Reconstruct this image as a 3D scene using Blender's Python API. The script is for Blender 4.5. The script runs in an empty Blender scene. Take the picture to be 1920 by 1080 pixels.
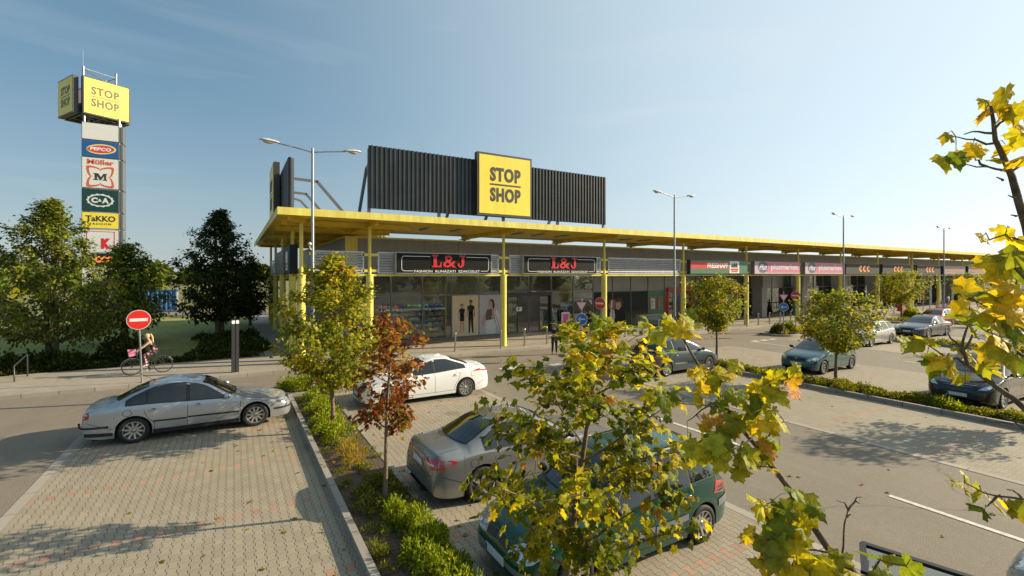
import bpy, bmesh, math, random
from mathutils import Vector, Matrix, Quaternion, noise
from mathutils.bvhtree import BVHTree
random.seed(7)
R = math.radians
scene = bpy.context.scene
COL = scene.collection

# ------------------------------------------------------------------ camera, world, sun, exposure
cam_d = bpy.data.cameras.new("camera"); cam = bpy.data.objects.new("camera", cam_d); COL.objects.link(cam)
cam_d.sensor_width = 36; cam_d.lens = 16.67; cam_d.shift_y = -0.0125
cam_d.clip_start = 0.05; cam_d.clip_end = 4000
cam.location = (0, 0, 4.35); cam.rotation_euler = (R(90), 0, R(-30.4))
scene.camera = cam
SUN_EL = 23.0
SUN_DIR = Vector((math.cos(R(SUN_EL)) * 0.950, -math.cos(R(SUN_EL)) * 0.312, math.sin(R(SUN_EL))))
w = bpy.data.worlds.new("World"); scene.world = w; w.use_nodes = True
nt = w.node_tree; bg = nt.nodes["Background"]
sky = nt.nodes.new("ShaderNodeTexSky"); sky.sky_type = 'NISHITA'; sky.sun_disc = False
sky.sun_elevation = R(SUN_EL); sky.sun_rotation = math.atan2(SUN_DIR.x, SUN_DIR.y)
sky.air_density = 1.0; sky.dust_density = 1.0; sky.ozone_density = 1.0; sky.altitude = 100
# thin streaks of high cloud, fixed in the sky by direction
tc = nt.nodes.new("ShaderNodeTexCoord"); mp = nt.nodes.new("ShaderNodeMapping")
mp.inputs['Scale'].default_value = (1.2, 2.6, 9.0); mp.inputs['Rotation'].default_value = (0.2, 0.1, 0.5)
nz = nt.nodes.new("ShaderNodeTexNoise"); nz.inputs['Scale'].default_value = 1.3; nz.inputs['Detail'].default_value = 6; nz.inputs['Distortion'].default_value = .5
cr = nt.nodes.new("ShaderNodeValToRGB"); cr.color_ramp.elements[0].position = .50; cr.color_ramp.elements[1].position = .86
cr.color_ramp.elements[1].color = (.24, .24, .24, 1)
# hazy lower air: blend the clear sky toward a milky blue that pales to the horizon and toward the sun
dt = nt.nodes.new("ShaderNodeVectorMath"); dt.operation = 'DOT_PRODUCT'; dt.inputs[1].default_value = SUN_DIR
sx = nt.nodes.new("ShaderNodeSeparateXYZ")
r1 = nt.nodes.new("ShaderNodeValToRGB"); e = r1.color_ramp.elements
e[0].position = 0.0; e[0].color = (.285, .345, .375, 1); e[1].position = .75; e[1].color = (.062, .146, .232, 1)
q = e.new(.10); q.color = (.215, .298, .350, 1); q = e.new(.30); q.color = (.115, .220, .305, 1)
r2 = nt.nodes.new("ShaderNodeValToRGB"); e = r2.color_ramp.elements
r2.color_ramp.interpolation = 'EASE'; e[0].position = .36; e[0].color = (0, 0, 0, 1); e[1].position = 1.0; e[1].color = (1, 1, 1, 1)
ma = nt.nodes.new("ShaderNodeMath"); ma.operation = 'MULTIPLY_ADD'; ma.inputs[1].default_value = .5; ma.inputs[2].default_value = .5
hz = nt.nodes.new("ShaderNodeMixRGB"); hz.inputs[2].default_value = (.57, .675, .71, 1)
gn = nt.nodes.new("ShaderNodeVectorMath"); gn.operation = 'SCALE'; gn.inputs['Scale'].default_value = 7.6
hm = nt.nodes.new("ShaderNodeMixRGB"); hm.inputs[0].default_value = .78
mx = nt.nodes.new("ShaderNodeMixRGB"); mx.inputs[2].default_value = (4.6, 4.8, 4.8, 1)
nt.links.new(tc.outputs['Generated'], mp.inputs[0]); nt.links.new(mp.outputs[0], nz.inputs['Vector'])
nt.links.new(nz.outputs['Fac'], cr.inputs[0]); nt.links.new(cr.outputs[0], mx.inputs[0])
nt.links.new(tc.outputs['Generated'], dt.inputs[0]); nt.links.new(tc.outputs['Generated'], sx.inputs[0])
nt.links.new(sx.outputs[2], r1.inputs[0]); nt.links.new(dt.outputs['Value'], ma.inputs[0]); nt.links.new(ma.outputs[0], r2.inputs[0]); nt.links.new(r2.outputs[0], hz.inputs[0])
nt.links.new(r1.outputs[0], hz.inputs[1]); nt.links.new(hz.outputs[0], gn.inputs[0])
nt.links.new(sky.outputs[0], hm.inputs[1]); nt.links.new(gn.outputs[0], hm.inputs[2])
nt.links.new(hm.outputs[0], mx.inputs[1]); nt.links.new(mx.outputs[0], bg.inputs['Color'])
bg.inputs['Strength'].default_value = 0.105
sl = bpy.data.lights.new("sun", 'SUN'); sl.energy = 5.0; sl.angle = R(0.53); sl.color = (1, .85, .60)
so = bpy.data.objects.new("sun", sl); COL.objects.link(so)
so.rotation_euler = SUN_DIR.to_track_quat('Z', 'Y').to_euler(); so.location = (60, -20, 40)
scene.view_settings.view_transform = 'Standard'; scene.view_settings.look = 'None'
scene.view_settings.gamma = 1; scene.view_settings.exposure = 0.80

# ------------------------------------------------------------------ helpers: materials
MATS = {}
def base_mat(name):
    m = bpy.data.materials.new(name); m.use_nodes = True; MATS[name] = m
    return m, m.node_tree, m.node_tree.nodes["Principled BSDF"]
def mat(name, col, rough=.6, metal=0, var=.12, scale=6, bump=0, coat=0, spec=.5, bscale=None, var2=0):
    m, t, p = base_mat(name)
    p.inputs['Roughness'].default_value = rough; p.inputs['Metallic'].default_value = metal
    p.inputs['Coat Weight'].default_value = coat; p.inputs['Coat Roughness'].default_value = .03
    p.inputs['Specular IOR Level'].default_value = spec
    if var or bump:
        co = t.nodes.new("ShaderNodeTexCoord"); n = t.nodes.new("ShaderNodeTexNoise")
        n.inputs['Scale'].default_value = scale; n.inputs['Detail'].default_value = 5
        t.links.new(co.outputs['Object'], n.inputs['Vector'])
        r = t.nodes.new("ShaderNodeValToRGB"); r.color_ramp.elements[0].position = .3; r.color_ramp.elements[1].position = .7
        a = [max(0, c * (1 - var)) for c in col]; b = [min(1, c * (1 + var)) for c in col]
        r.color_ramp.elements[0].color = (*a, 1); r.color_ramp.elements[1].color = (*b, 1)
        t.links.new(n.outputs['Fac'], r.inputs[0]); t.links.new(r.outputs[0], p.inputs['Base Color'])
        if bump:
            n2 = n
            if bscale:
                n2 = t.nodes.new("ShaderNodeTexNoise"); n2.inputs['Scale'].default_value = bscale; n2.inputs['Detail'].default_value = 3
                t.links.new(co.outputs['Object'], n2.inputs['Vector'])
            bp = t.nodes.new("ShaderNodeBump"); bp.inputs['Strength'].default_value = bump; bp.inputs['Distance'].default_value = .02
            t.links.new(n2.outputs['Fac'], bp.inputs['Height']); t.links.new(bp.outputs[0], p.inputs['Normal'])
    else:
        p.inputs['Base Color'].default_value = (*col, 1)
    return m
class G:                                     # tiny node-graph writer
    def __init__(s, t): s.t = t
    def n(s, kind, **kw):
        x = s.t.nodes.new("ShaderNode" + kind)
        for k, v in kw.items():
            if k.startswith('i_'): x.inputs[k[2:].replace('_', ' ')].default_value = v
            else: setattr(x, k, v)
        return x
    def m(s, op, a, b=None, c=None):
        x = s.t.nodes.new("ShaderNodeMath"); x.operation = op
        for i, v in enumerate((a, b, c)):
            if v is None: continue
            if isinstance(v, (int, float)): x.inputs[i].default_value = v
            else: s.t.links.new(v, x.inputs[i])
        return x.outputs[0]
    def mix(s, f, a, b, mode='MIX'):
        x = s.t.nodes.new("ShaderNodeMixRGB"); x.blend_type = mode
        for i, v in enumerate((f, a, b)):
            if isinstance(v, (int, float)): x.inputs[i].default_value = v
            elif isinstance(v, tuple): x.inputs[i].default_value = (*v, 1) if len(v) == 3 else v
            else: s.t.links.new(v, x.inputs[i])
        return x.outputs[0]
    def noise(s, vec, scale, detail=4, rough=.5):
        x = s.t.nodes.new("ShaderNodeTexNoise"); x.inputs['Scale'].default_value = scale; x.inputs['Detail'].default_value = detail
        x.inputs['Roughness'].default_value = rough
        s.t.links.new(vec, x.inputs['Vector']); return x.outputs['Fac']
    def ramp(s, f, a, b, ca=(0, 0, 0), cb=(1, 1, 1)):
        x = s.t.nodes.new("ShaderNodeValToRGB"); e = x.color_ramp.elements
        e[0].position = a; e[1].position = b; e[0].color = (*ca, 1); e[1].color = (*cb, 1)
        s.t.links.new(f, x.inputs[0]); return x.outputs[0]
    def link(s, a, b): s.t.links.new(a, b)

# ------------------------------------------------------------------ helpers: geometry
class MB:
    def __init__(s): s.v = []; s.f = []; s.mi = []; s.cur = 0
    def add(s, vs, fs, mi=None):
        o = len(s.v); s.v += [tuple(v) for v in vs]
        for f in fs: s.f.append(tuple(i + o for i in f)); s.mi.append(s.cur if mi is None else mi)
    def box(s, x0, x1, y0, y1, z0, z1, mi=None):
        s.add([(x0,y0,z0),(x1,y0,z0),(x1,y1,z0),(x0,y1,z0),(x0,y0,z1),(x1,y0,z1),(x1,y1,z1),(x0,y1,z1)],
              [(0,3,2,1),(4,5,6,7),(0,1,5,4),(1,2,6,5),(2,3,7,6),(3,0,4,7)], mi)
    def beam(s, a, b, w, h, mi=None, up=(0, 0, 1)):
        a = Vector(a); b = Vector(b); d = (b - a).normalized(); u = Vector(up)
        if abs(d.dot(u)) > .98: u = Vector((1, 0, 0))
        x = d.cross(u).normalized() * w / 2; y = x.cross(d).normalized() * h / 2
        s.add([a-x-y, a+x-y, a+x+y, a-x+y, b-x-y, b+x-y, b+x+y, b-x+y],
              [(0,1,2,3),(7,6,5,4),(0,4,5,1),(1,5,6,2),(2,6,7,3),(3,7,4,0)], mi)
    def tube(s, pts, rad, n=8, mi=None, cap=True):
        pts = [Vector(p) for p in pts]; k = len(pts)
        if isinstance(rad, (int, float)): rad = [rad] * k
        vs = []; prev = None
        for i, p in enumerate(pts):
            d = (pts[min(i+1, k-1)] - pts[max(i-1, 0)]).normalized()
            if prev is None:
                x = d.orthogonal().normalized()
            else:
                x = (prev - d * prev.dot(d)).normalized()
            prev = x; y = d.cross(x)
            for j in range(n):
                a = 2 * math.pi * j / n; vs.append(p + (x * math.cos(a) + y * math.sin(a)) * rad[i])
        fs = [(i*n+j, i*n+(j+1) % n, (i+1)*n+(j+1) % n, (i+1)*n+j) for i in range(k-1) for j in range(n)]
        if cap: fs += [tuple(range(n-1, -1, -1)), tuple(range((k-1)*n, k*n))]
        s.add(vs, fs, mi)
    def lathe(s, prof, c=(0, 0, 0), axis='z', n=24, mi=None, close=False):
        vs = []
        for r, h in prof:
            for j in range(n):
                a = 2 * math.pi * j / n; p = (r * math.cos(a), r * math.sin(a), h)
                if axis == 'y': p = (p[0], p[2], p[1])
                if axis == 'x': p = (p[2], p[0], p[1])
                vs.append((p[0]+c[0], p[1]+c[1], p[2]+c[2]))
        k = len(prof)
        fs = [(i*n+j, i*n+(j+1) % n, (i+1)*n+(j+1) % n, (i+1)*n+j) for i in range(k-1) for j in range(n)]
        s.add(vs, fs, mi)
    def ell(s, c, r, n=10, m=6, mi=None):
        prof = [(math.sin(math.pi*i/m), -math.cos(math.pi*i/m)) for i in range(m+1)]
        vs = []
        for a, h in prof:
            for j in range(n):
                t = 2*math.pi*j/n; vs.append((c[0]+r[0]*a*math.cos(t), c[1]+r[1]*a*math.sin(t), c[2]+r[2]*h))
        s.add(vs, [(i*n+j, i*n+(j+1) % n, (i+1)*n+(j+1) % n, (i+1)*n+j) for i in range(m) for j in range(n)], mi)
    def prism(s, poly, fn, d, mi=None):      # poly 2D -> fn(u,v) 3D, extruded by vector d
        a = [Vector(fn(*p)) for p in poly]; n = len(a); d = Vector(d)
        s.add(a + [p + d for p in a], [tuple(range(n)), tuple(range(2*n-1, n-1, -1))] +
              [(i, (i+1) % n, n+(i+1) % n, n+i) for i in range(n)], mi)
    def flat(s, poly, fn, mi=None):
        s.add([fn(*p) for p in poly], [tuple(range(len(poly)))], mi)
    def build(s, name, mats, parent=None, smooth=None, loc=None, tri=False):
        me = bpy.data.meshes.new(name)
        off = Vector((0, 0, 0))
        if loc is not None: off = Vector(loc)
        elif parent is not None and parent.get('_w'):
            off = Vector(parent['_w'])
        me.from_pydata([(v[0]-off.x, v[1]-off.y, v[2]-off.z) for v in s.v], [], s.f)
        if not isinstance(mats, (list, tuple)): mats = [mats]
        for m in mats: me.materials.append(MATS[m] if isinstance(m, str) else m)
        if len(mats) > 1: me.polygons.foreach_set('material_index', s.mi)
        bm = bmesh.new(); bm.from_mesh(me)
        bmesh.ops.recalc_face_normals(bm, faces=bm.faces); bm.to_mesh(me); bm.free()
        if smooth: me.shade_smooth(); me.set_sharp_from_angle(angle=R(smooth))
        o = bpy.data.objects.new(name, me); COL.objects.link(o)
        if loc is not None: o.location = loc
        if parent is not None: o.parent = parent
        if tri is None: pass
        return o
def tag(o, label=None, cat=None, group=None, kind=None):
    if label: o['label'] = label
    if cat: o['category'] = cat
    if group: o['group'] = group
    if kind: o['kind'] = kind
    return o
def thing(name, label, cat, loc=(0, 0, 0), rz=0, group=None, world=False):
    o = bpy.data.objects.new(name, None); COL.objects.link(o); o.empty_display_size = .2
    o.location = loc; o.rotation_euler = (0, 0, rz)
    if world: o['_w'] = list(loc)             # parts are given in world coordinates
    return tag(o, label, cat, group)
def copy_tree(o, parent=None):
    c = o.copy(); COL.objects.link(c); c.parent = parent
    for ch in [x for x in bpy.data.objects if x.parent == o]: copy_tree(ch, c)
    return c
def structure(name, mb, m, **kw):
    o = mb.build(name, m, **kw); o['kind'] = 'structure'; return o
def text_polys(txt, size, bold=0.0, sx=1.0, spacing=1.0, font_shear=0, align='LEFT'):
    cu = bpy.data.curves.new("t", 'FONT'); cu.body = txt; cu.size = size; cu.offset = bold; cu.space_character = spacing
    cu.shear = font_shear; cu.align_x = align; cu.resolution_u = 3
    o = bpy.data.objects.new("t", cu); COL.objects.link(o)
    bpy.context.view_layer.update()
    me = bpy.data.meshes.new_from_object(o.evaluated_get(bpy.context.evaluated_depsgraph_get()))
    vs = [(v.co.x * sx, v.co.y) for v in me.vertices]; fs = [tuple(p.vertices) for p in me.polygons]
    bpy.data.objects.remove(o); bpy.data.curves.remove(cu); bpy.data.meshes.remove(me)
    return vs, fs
def text_in(mb, txt, fn, u0, u1, v0, v1, bold=0.0, mi=None, spacing=1.0, shear=0, depth=None):
    """lettering fitted to the rectangle u0..u1, v0..v1 of the plane fn"""
    vs, fs = text_polys(txt, 1.0, bold, 1.0, spacing, shear)
    xs = [p[0] for p in vs]; ys = [p[1] for p in vs]
    ax, bx, ay, by = min(xs), max(xs), min(ys), max(ys)
    P = [(u0 + (x-ax)/(bx-ax)*(u1-u0), v0 + (y-ay)/(by-ay)*(v1-v0)) for x, y in vs]
    if depth is None: mb.add([fn(*p) for p in P], fs, mi)
    else:
        d = Vector(depth); n = len(P); A = [Vector(fn(*p)) for p in P]
        edges = {}
        for f in fs:
            for i in range(len(f)):
                e = (f[i], f[(i+1) % len(f)]); edges[e] = edges.get(e, 0) + 1
        side = [(a, b, b+n, a+n) for (a, b) in edges if (b, a) not in edges]
        mb.add([a + d for a in A] + A, fs + side, mi)
def interp(tab, s):
    """smooth (monotone-ish) interpolation through (s, v) pairs"""
    if s <= tab[0][0]: return tab[0][1]
    if s >= tab[-1][0]: return tab[-1][1]
    for i in range(len(tab)-1):
        if tab[i][0] <= s <= tab[i+1][0]: break
    x0, y0 = tab[i]; x1, y1 = tab[i+1]; h = x1 - x0
    def slope(j):
        if j <= 0 or j >= len(tab)-1: return None
        a = (tab[j][1]-tab[j-1][1])/(tab[j][0]-tab[j-1][0]); b = (tab[j+1][1]-tab[j][1])/(tab[j+1][0]-tab[j][0])
        return 0 if a*b <= 0 else 2*a*b/(a+b)
    d = (y1-y0)/h; m0 = slope(i); m1 = slope(i+1)
    m0 = d if m0 is None else m0; m1 = d if m1 is None else m1
    t = (s-x0)/h
    return (2*t**3-3*t*t+1)*y0 + (t**3-2*t*t+t)*h*m0 + (-2*t**3+3*t*t)*y1 + (t**3-t*t)*h*m1
# ------------------------------------------------------------------ materials
def asphalt(name, a, b):
    m, t, p = base_mat(name); g = G(t); co = g.n("TexCoord").outputs['Object']
    fine = g.noise(co, 55, 3, .7); mid = g.noise(co, 9, 3); big = g.noise(co, .22, 5, .6)
    c = g.ramp(fine, .32, .72, a, b)
    c = g.mix(.5, c, g.ramp(big, .3, .7, (.72, .72, .72), (1.12, 1.1, 1.06)), 'MULTIPLY')
    c = g.mix(.6, c, g.ramp(mid, .25, .75, (.86, .86, .86), (1.1, 1.1, 1.1)), 'MULTIPLY')
    mpx = g.n('Mapping'); mpx.inputs['Scale'].default_value = (.9, .035, 1) if True else (1, 1, 1); g.link(co, mpx.inputs[0])
    c = g.mix(.55, c, g.ramp(g.noise(mpx.outputs[0], 1.6, 4, .6), .32, .68, (.84, .835, .83), (1.08, 1.075, 1.06)), 'MULTIPLY')
    # tar-sealed cracks wandering along the lane
    v = g.n("TexVoronoi"); v.feature = 'DISTANCE_TO_EDGE'; v.inputs['Scale'].default_value = .13
    w1 = g.n("Mapping"); g.link(co, w1.inputs[0])
    dist = g.n("MixRGB"); dist.blend_type = 'ADD'; dist.inputs[0].default_value = 1
    nn = g.n("TexNoise"); nn.inputs['Scale'].default_value = .8; nn.inputs['Detail'].default_value = 4; g.link(co, nn.inputs['Vector'])
    g.link(w1.outputs[0], dist.inputs[1]); g.link(nn.outputs['Color'], dist.inputs[2]); g.link(dist.outputs[0], v.inputs['Vector'])
    crack = g.ramp(v.outputs['Distance'], .0012, .003, (.55, .55, .55), (1, 1, 1))
    c = g.mix(.8, c, crack, 'MULTIPLY')
    g.link(c, p.inputs['Base Color']); p.inputs['Roughness'].default_value = .85
    b_ = g.n("Bump"); b_.inputs['Strength'].default_value = .35; b_.inputs['Distance'].default_value = .01
    g.link(fine, b_.inputs['Height']); g.link(b_.outputs[0], p.inputs['Normal'])
asphalt('asphalt', (.118, .098, .074), (.31, .262, .20))
def pavers(name, cw=.143, ch=.2, red_x=None, red_rows=(12.5, 2.6), base=((.275, .235, .172), (.32, .275, .202))):
    """interlocking I-shaped concrete pavers, red ones mark the stalls"""
    m, t, p = base_mat(name); g = G(t); co = g.n("TexCoord").outputs['Object']
    s = g.n("SeparateXYZ"); g.link(co, s.inputs[0]); x, y = s.outputs[0], s.outputs[1]
    # wavy joint: every second boundary bulges the other way, every second column is half a paver down
    nb = g.m('ROUND', g.m('DIVIDE', x, cw)); npar = g.m('MODULO', g.m('ABSOLUTE', nb), 2)
    sgn = g.m('SUBTRACT', 1, g.m('MULTIPLY', npar, 2))
    cy_ = g.m('COSINE', g.m('MULTIPLY', y, 2 * math.pi / ch))
    wave = g.m('MULTIPLY', g.m('MULTIPLY', g.m('MINIMUM', g.m('MAXIMUM', g.m('MULTIPLY', cy_, 2.2), -1), 1), .0145), sgn)
    sd = g.m('ADD', g.m('SUBTRACT', x, g.m('MULTIPLY', nb, cw)), wave)
    col = g.m('SUBTRACT', nb, g.m('LESS_THAN', sd, 0)); ex = g.m('ABSOLUTE', sd)
    par = g.m('MODULO', g.m('ABSOLUTE', col), 2)
    yy = g.m('ADD', g.m('DIVIDE', y, ch), g.m('MULTIPLY', par, .5))
    row = g.m('FLOOR', yy); fy = g.m('FRACT', yy)
    jy = g.m('MINIMUM', fy, g.m('SUBTRACT', 1, fy))
    ey = g.m('MULTIPLY', jy, ch)
    jf = g.m('MINIMUM', g.m('DIVIDE', ex, .0062), g.m('DIVIDE', ey, .0030))
    joint = g.ramp(jf, .55, 1.0, (0, 0, 0), (1, 1, 1))
    cb = g.n("CombineXYZ"); g.link(col, cb.inputs[0]); g.link(row, cb.inputs[1])
    wn = g.n("TexWhiteNoise"); wn.noise_dimensions = '2D'; g.link(cb.outputs[0], wn.inputs['Vector'])
    c = g.mix(wn.outputs['Value'], *base)
    big = g.noise(co, .5, 5, .6); fine = g.noise(co, 70, 3, .7)
    if red_rows:
        y0, st = red_rows
        # distance of this paver's row centre from the nearest marking line
        yc = g.m('MULTIPLY', g.m('SUBTRACT', g.m('ADD', row, .5), g.m('MULTIPLY', par, .5)), ch)
        q = g.m('DIVIDE', g.m('SUBTRACT', yc, y0), st)
        dd = g.m('MULTIPLY', g.m('ABSOLUTE', g.m('SUBTRACT', q, g.m('ROUND', q))), st)
        isred = g.m('MULTIPLY', g.m('LESS_THAN', dd, .09), g.m('SUBTRACT', 1, par))
        redc = g.mix(wn.outputs['Value'], (.34, .19, .125), (.42, .255, .175))
        c = g.mix(isred, c, redc)
    c = g.mix(.55, c, g.ramp(big, .3, .7, (.82, .82, .82), (1.1, 1.09, 1.06)), 'MULTIPLY')
    c = g.mix(.5, c, g.ramp(fine, .2, .8, (.8, .8, .8), (1.15, 1.15, 1.15)), 'MULTIPLY')
    c = g.mix(joint, (.05, .042, .03), c)
    # oil drips
    v = g.n("TexVoronoi"); v.inputs['Scale'].default_value = .45; g.link(co, v.inputs['Vector'])
    c = g.mix(.7, c, g.ramp(v.outputs['Distance'], .05, .16, (.55, .53, .5), (1, 1, 1)), 'MULTIPLY')
    g.link(c, p.inputs['Base Color']); p.inputs['Roughness'].default_value = .8
    b_ = g.n("Bump"); b_.inputs['Strength'].default_value = .6; b_.inputs['Distance'].default_value = .006
    g.link(joint, b_.inputs['Height']); g.link(b_.outputs[0], p.inputs['Normal'])
pavers('pavers')
def slabs(name, a, b, w=.2, h=.1, joint=(.1, .085, .065), mortar=.012):
    m, t, p = base_mat(name); g = G(t); co = g.n("TexCoord").outputs['Object']
    br = g.n("TexBrick"); br.inputs['Scale'].default_value = 1; br.inputs['Brick Width'].default_value = w; br.inputs['Row Height'].default_value = h
    br.inputs['Mortar Size'].default_value = mortar; br.inputs['Color1'].default_value = (*a, 1); br.inputs['Color2'].default_value = (*b, 1)
    br.inputs['Mortar'].default_value = (*joint, 1); br.offset = .5; g.link(co, br.inputs['Vector'])
    big = g.noise(co, .4, 5, .6); fine = g.noise(co, 60, 3)
    c = g.mix(.6, br.outputs[0], g.ramp(big, .3, .7, (.76, .76, .76), (1.12, 1.1, 1.08)), 'MULTIPLY')
    c = g.mix(.4, c, g.ramp(fine, .2, .8, (.8, .8, .8), (1.2, 1.2, 1.2)), 'MULTIPLY')
    g.link(c, p.inputs['Base Color']); p.inputs['Roughness'].default_value = .85
slabs('sidewalk_pavers', (.30, .26, .205), (.37, .325, .26), .2, .1, (.15, .128, .1), .006)
slabs('kerb_stone', (.27, .24, .2), (.34, .305, .255), 1.0, 50, (.1, .09, .07), .012)
slabs('edge_concrete', (.32, .285, .23), (.36, .32, .265), 50, 1.0, (.12, .1, .08), .01)
slabs('kerb_stone_y', (.26, .235, .2), (.33, .3, .255), 60, 1.0, (.1, .09, .07), .012)
mat('soil', (.085, .058, .036), .95, var=.5, scale=18, bump=.8)
def grassmat(name, a, b, c3):
    m, t, p = base_mat(name); g = G(t); co = g.n("TexCoord").outputs['Object']
    f1 = g.noise(co, 3.5, 6, .7); f2 = g.noise(co, .12, 4, .6)
    c = g.ramp(f1, .3, .7, a, b); c = g.mix(g.ramp(f2, .42, .62), c, c3)
    g.link(c, p.inputs['Base Color']); p.inputs['Roughness'].default_value = .9
    bp = g.n("Bump"); bp.inputs['Strength'].default_value = .7; bp.inputs['Distance'].default_value = .05
    g.link(g.noise(co, 25, 4, .7), bp.inputs['Height']); g.link(bp.outputs[0], p.inputs['Normal'])
grassmat('lawn', (.085, .125, .018), (.205, .235, .036), (.25, .24, .06))
grassmat('field', (.16, .15, .05), (.26, .22, .085), (.13, .14, .045))
mat('road_paint', (.56, .53, .47), .7, var=.2, scale=12)
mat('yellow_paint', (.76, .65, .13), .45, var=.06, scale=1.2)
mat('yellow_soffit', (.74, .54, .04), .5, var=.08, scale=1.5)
mat('cladding', (.25, .255, .262), .5, var=.05, scale=.7)
mat('louvre_metal', (.52, .54, .57), .45, metal=.45, var=.1, scale=5)
mat('cladding_joint', (.08, .08, .08), .6, var=0)
mat('roof_felt', (.12, .12, .115), .9)
mat('galv', (.30, .315, .325), .45, metal=.75, var=.15, scale=8)
mat('galv_light', (.42, .44, .45), .5, metal=.4, var=.12, scale=5)
mat('frame_dark', (.045, .045, .05), .4, metal=.3, var=.05)
mat('frame_grey', (.16, .165, .17), .4, metal=.4, var=.05)
mat('steel', (.36, .36, .35), .3, metal=.9, var=.12, scale=14)
mat('anthracite', (.045, .050, .055), .4, metal=.3, var=.18, scale=1.2)
mat('black_gloss', (.006, .006, .007), .18, var=0)
mat('sign_black', (.007, .007, .007), .5, var=.1, spec=.2)
mat('charcoal', (.014, .017, .020), .55, var=.1, scale=2, spec=.25)
mat('sign_yellow', (.82, .66, .07), .4, var=.03, scale=.8)
mat('lettering_dark', (.035, .032, .028), .5, var=0)
mat('lettering_grey', (.10, .088, .055), .5, var=0)
mat('lettering_white', (.80, .80, .78), .5, var=0)
mat('lettering_red', (.56, .018, .028), .42, var=0)
mat('sign_red', (.60, .045, .045), .35, var=.04)
mat('sign_green', (.035, .17, .10), .4, var=.1)
mat('sign_teal', (.010, .050, .050), .5, var=.05, spec=.3)
mat('sign_pink', (.62, .16, .30), .42, var=.04)
mat('sign_lilac', (.50, .42, .47), .45, var=.05)
mat('sign_navy', (.10, .085, .20), .45, var=.05)
mat('sign_blue', (.012, .09, .30), .4, var=.03)
mat('sign_white', (.62, .63, .62), .42, var=.03)
m = mat('sign_orange', (.85, .24, .04), .45, var=0); m.node_tree.nodes['Principled BSDF'].inputs['Emission Color'].default_value = (.9, .25, .05, 1); m.node_tree.nodes['Principled BSDF'].inputs['Emission Strength'].default_value = .35
mat('road_sign_red', (.58, .022, .016), .32, var=.05)
mat('road_sign_blue', (.015, .14, .42), .32, var=.05)
mat('sign_grey', (.20, .185, .185), .45, var=.06)
mat('coral', (.50, .13, .12), .45, var=0)
mat('logo_rust', (.56, .10, .035), .45, var=0)
mat('interior', (.11, .105, .095), .9, var=.3, scale=.8)
mat('interior_floor', (.16, .14, .12), .5, var=.2)
mat('clerestory', (.24, .255, .25), .3, var=.1, scale=.6)
mat('panel_dark', (.085, .09, .092), .35, var=.08)
mat('poster_beige', (.62, .52, .36), .5, var=.08, scale=.8)
mat('poster_lilac', (.46, .45, .52), .5, var=.08, scale=.8)
mat('skin', (.50, .28, .19), .55, var=.05)
mat('skin_dark', (.33, .17, .11), .55, var=.05)
mat('cloth_black', (.014, .014, .017), .8, var=.2)
mat('cloth_white', (.62, .62, .64), .8)
mat('cloth_pink', (.70, .12, .30), .7)
mat('cloth_red', (.45, .03, .06), .7)
mat('cloth_teal', (.10, .34, .36), .7)
mat('cloth_grey', (.10, .10, .11), .8)
mat('hair_blonde', (.50, .36, .19), .6, var=.3, scale=30)
mat('hair_brown', (.06, .03, .02), .6, var=.3, scale=30)
mat('wood', (.25, .13, .06), .6, var=.3, scale=5)
mat('terracotta', (.35, .12, .05), .7)
mat('container_blue', (.025, .09, .23), .5, var=.15)
mat('shop_red', (.50, .03, .03), .4, var=.05)
mat('rubber', (.014, .014, .014), .75, var=.2, scale=20)
mat('bark', (.115, .088, .064), .9, var=.4, scale=25, bump=.8)
mat('bark_young', (.16, .115, .07), .85, var=.35, scale=22, bump=.5)
mat('rock', (.36, .33, .28), .8)
def streaks(name, amount=.16, sc=(5, 5, .35)):
    t = MATS[name].node_tree; g = G(t); p = t.nodes['Principled BSDF']; src = p.inputs['Base Color'].links[0].from_socket
    co = g.n("TexCoord").outputs['Object']; mp_ = g.n("Mapping"); mp_.inputs['Scale'].default_value = sc; g.link(co, mp_.inputs[0])
    a = 1-amount; c = g.mix(1, src, g.ramp(g.noise(mp_.outputs[0], 1.0, 5, .65), .35, .62, (a, a*.97, a*.92), (1.03, 1.03, 1.03)), 'MULTIPLY'); g.link(c, p.inputs['Base Color'])
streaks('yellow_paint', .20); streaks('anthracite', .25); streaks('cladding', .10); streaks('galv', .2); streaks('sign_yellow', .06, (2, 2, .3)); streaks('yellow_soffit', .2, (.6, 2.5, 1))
# shop glass: mirror-like with a view of the dim interior
m, t, p = base_mat('shop_glass'); g = G(t)
fr = g.n("Fresnel"); fr.inputs[0].default_value = 1.5
gl = g.n("BsdfGlossy"); gl.inputs['Roughness'].default_value = .015; gl.inputs['Color'].default_value = (.9, .95, .95, 1)
tr = g.n("BsdfTransparent"); tr.inputs[0].default_value = (.80, .83, .80, 1)
ms = g.n("MixShader"); out = t.nodes['Material Output']
g.link(g.m('MINIMUM', g.m('MULTIPLY_ADD', fr.outputs[0], .9, .03), 1), ms.inputs[0])
g.link(tr.outputs[0], ms.inputs[1]); g.link(gl.outputs[0], ms.inputs[2]); g.link(ms.outputs[0], out.inputs[0])
m, t, p = base_mat('car_glass'); g = G(t)
p.inputs['Base Color'].default_value = (.010, .014, .016, 1); p.inputs['Roughness'].default_value = .03
p.inputs['IOR'].default_value = 1.55; p.inputs['Coat Weight'].default_value = .5; p.inputs['Coat Roughness'].default_value = .01
m, t, p = base_mat('clear_glass'); g = G(t)
gl = g.n("BsdfGlossy"); gl.inputs['Roughness'].default_value = .02; tr = g.n("BsdfTransparent"); tr.inputs[0].default_value = (.66, .78, .78, 1)
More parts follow.
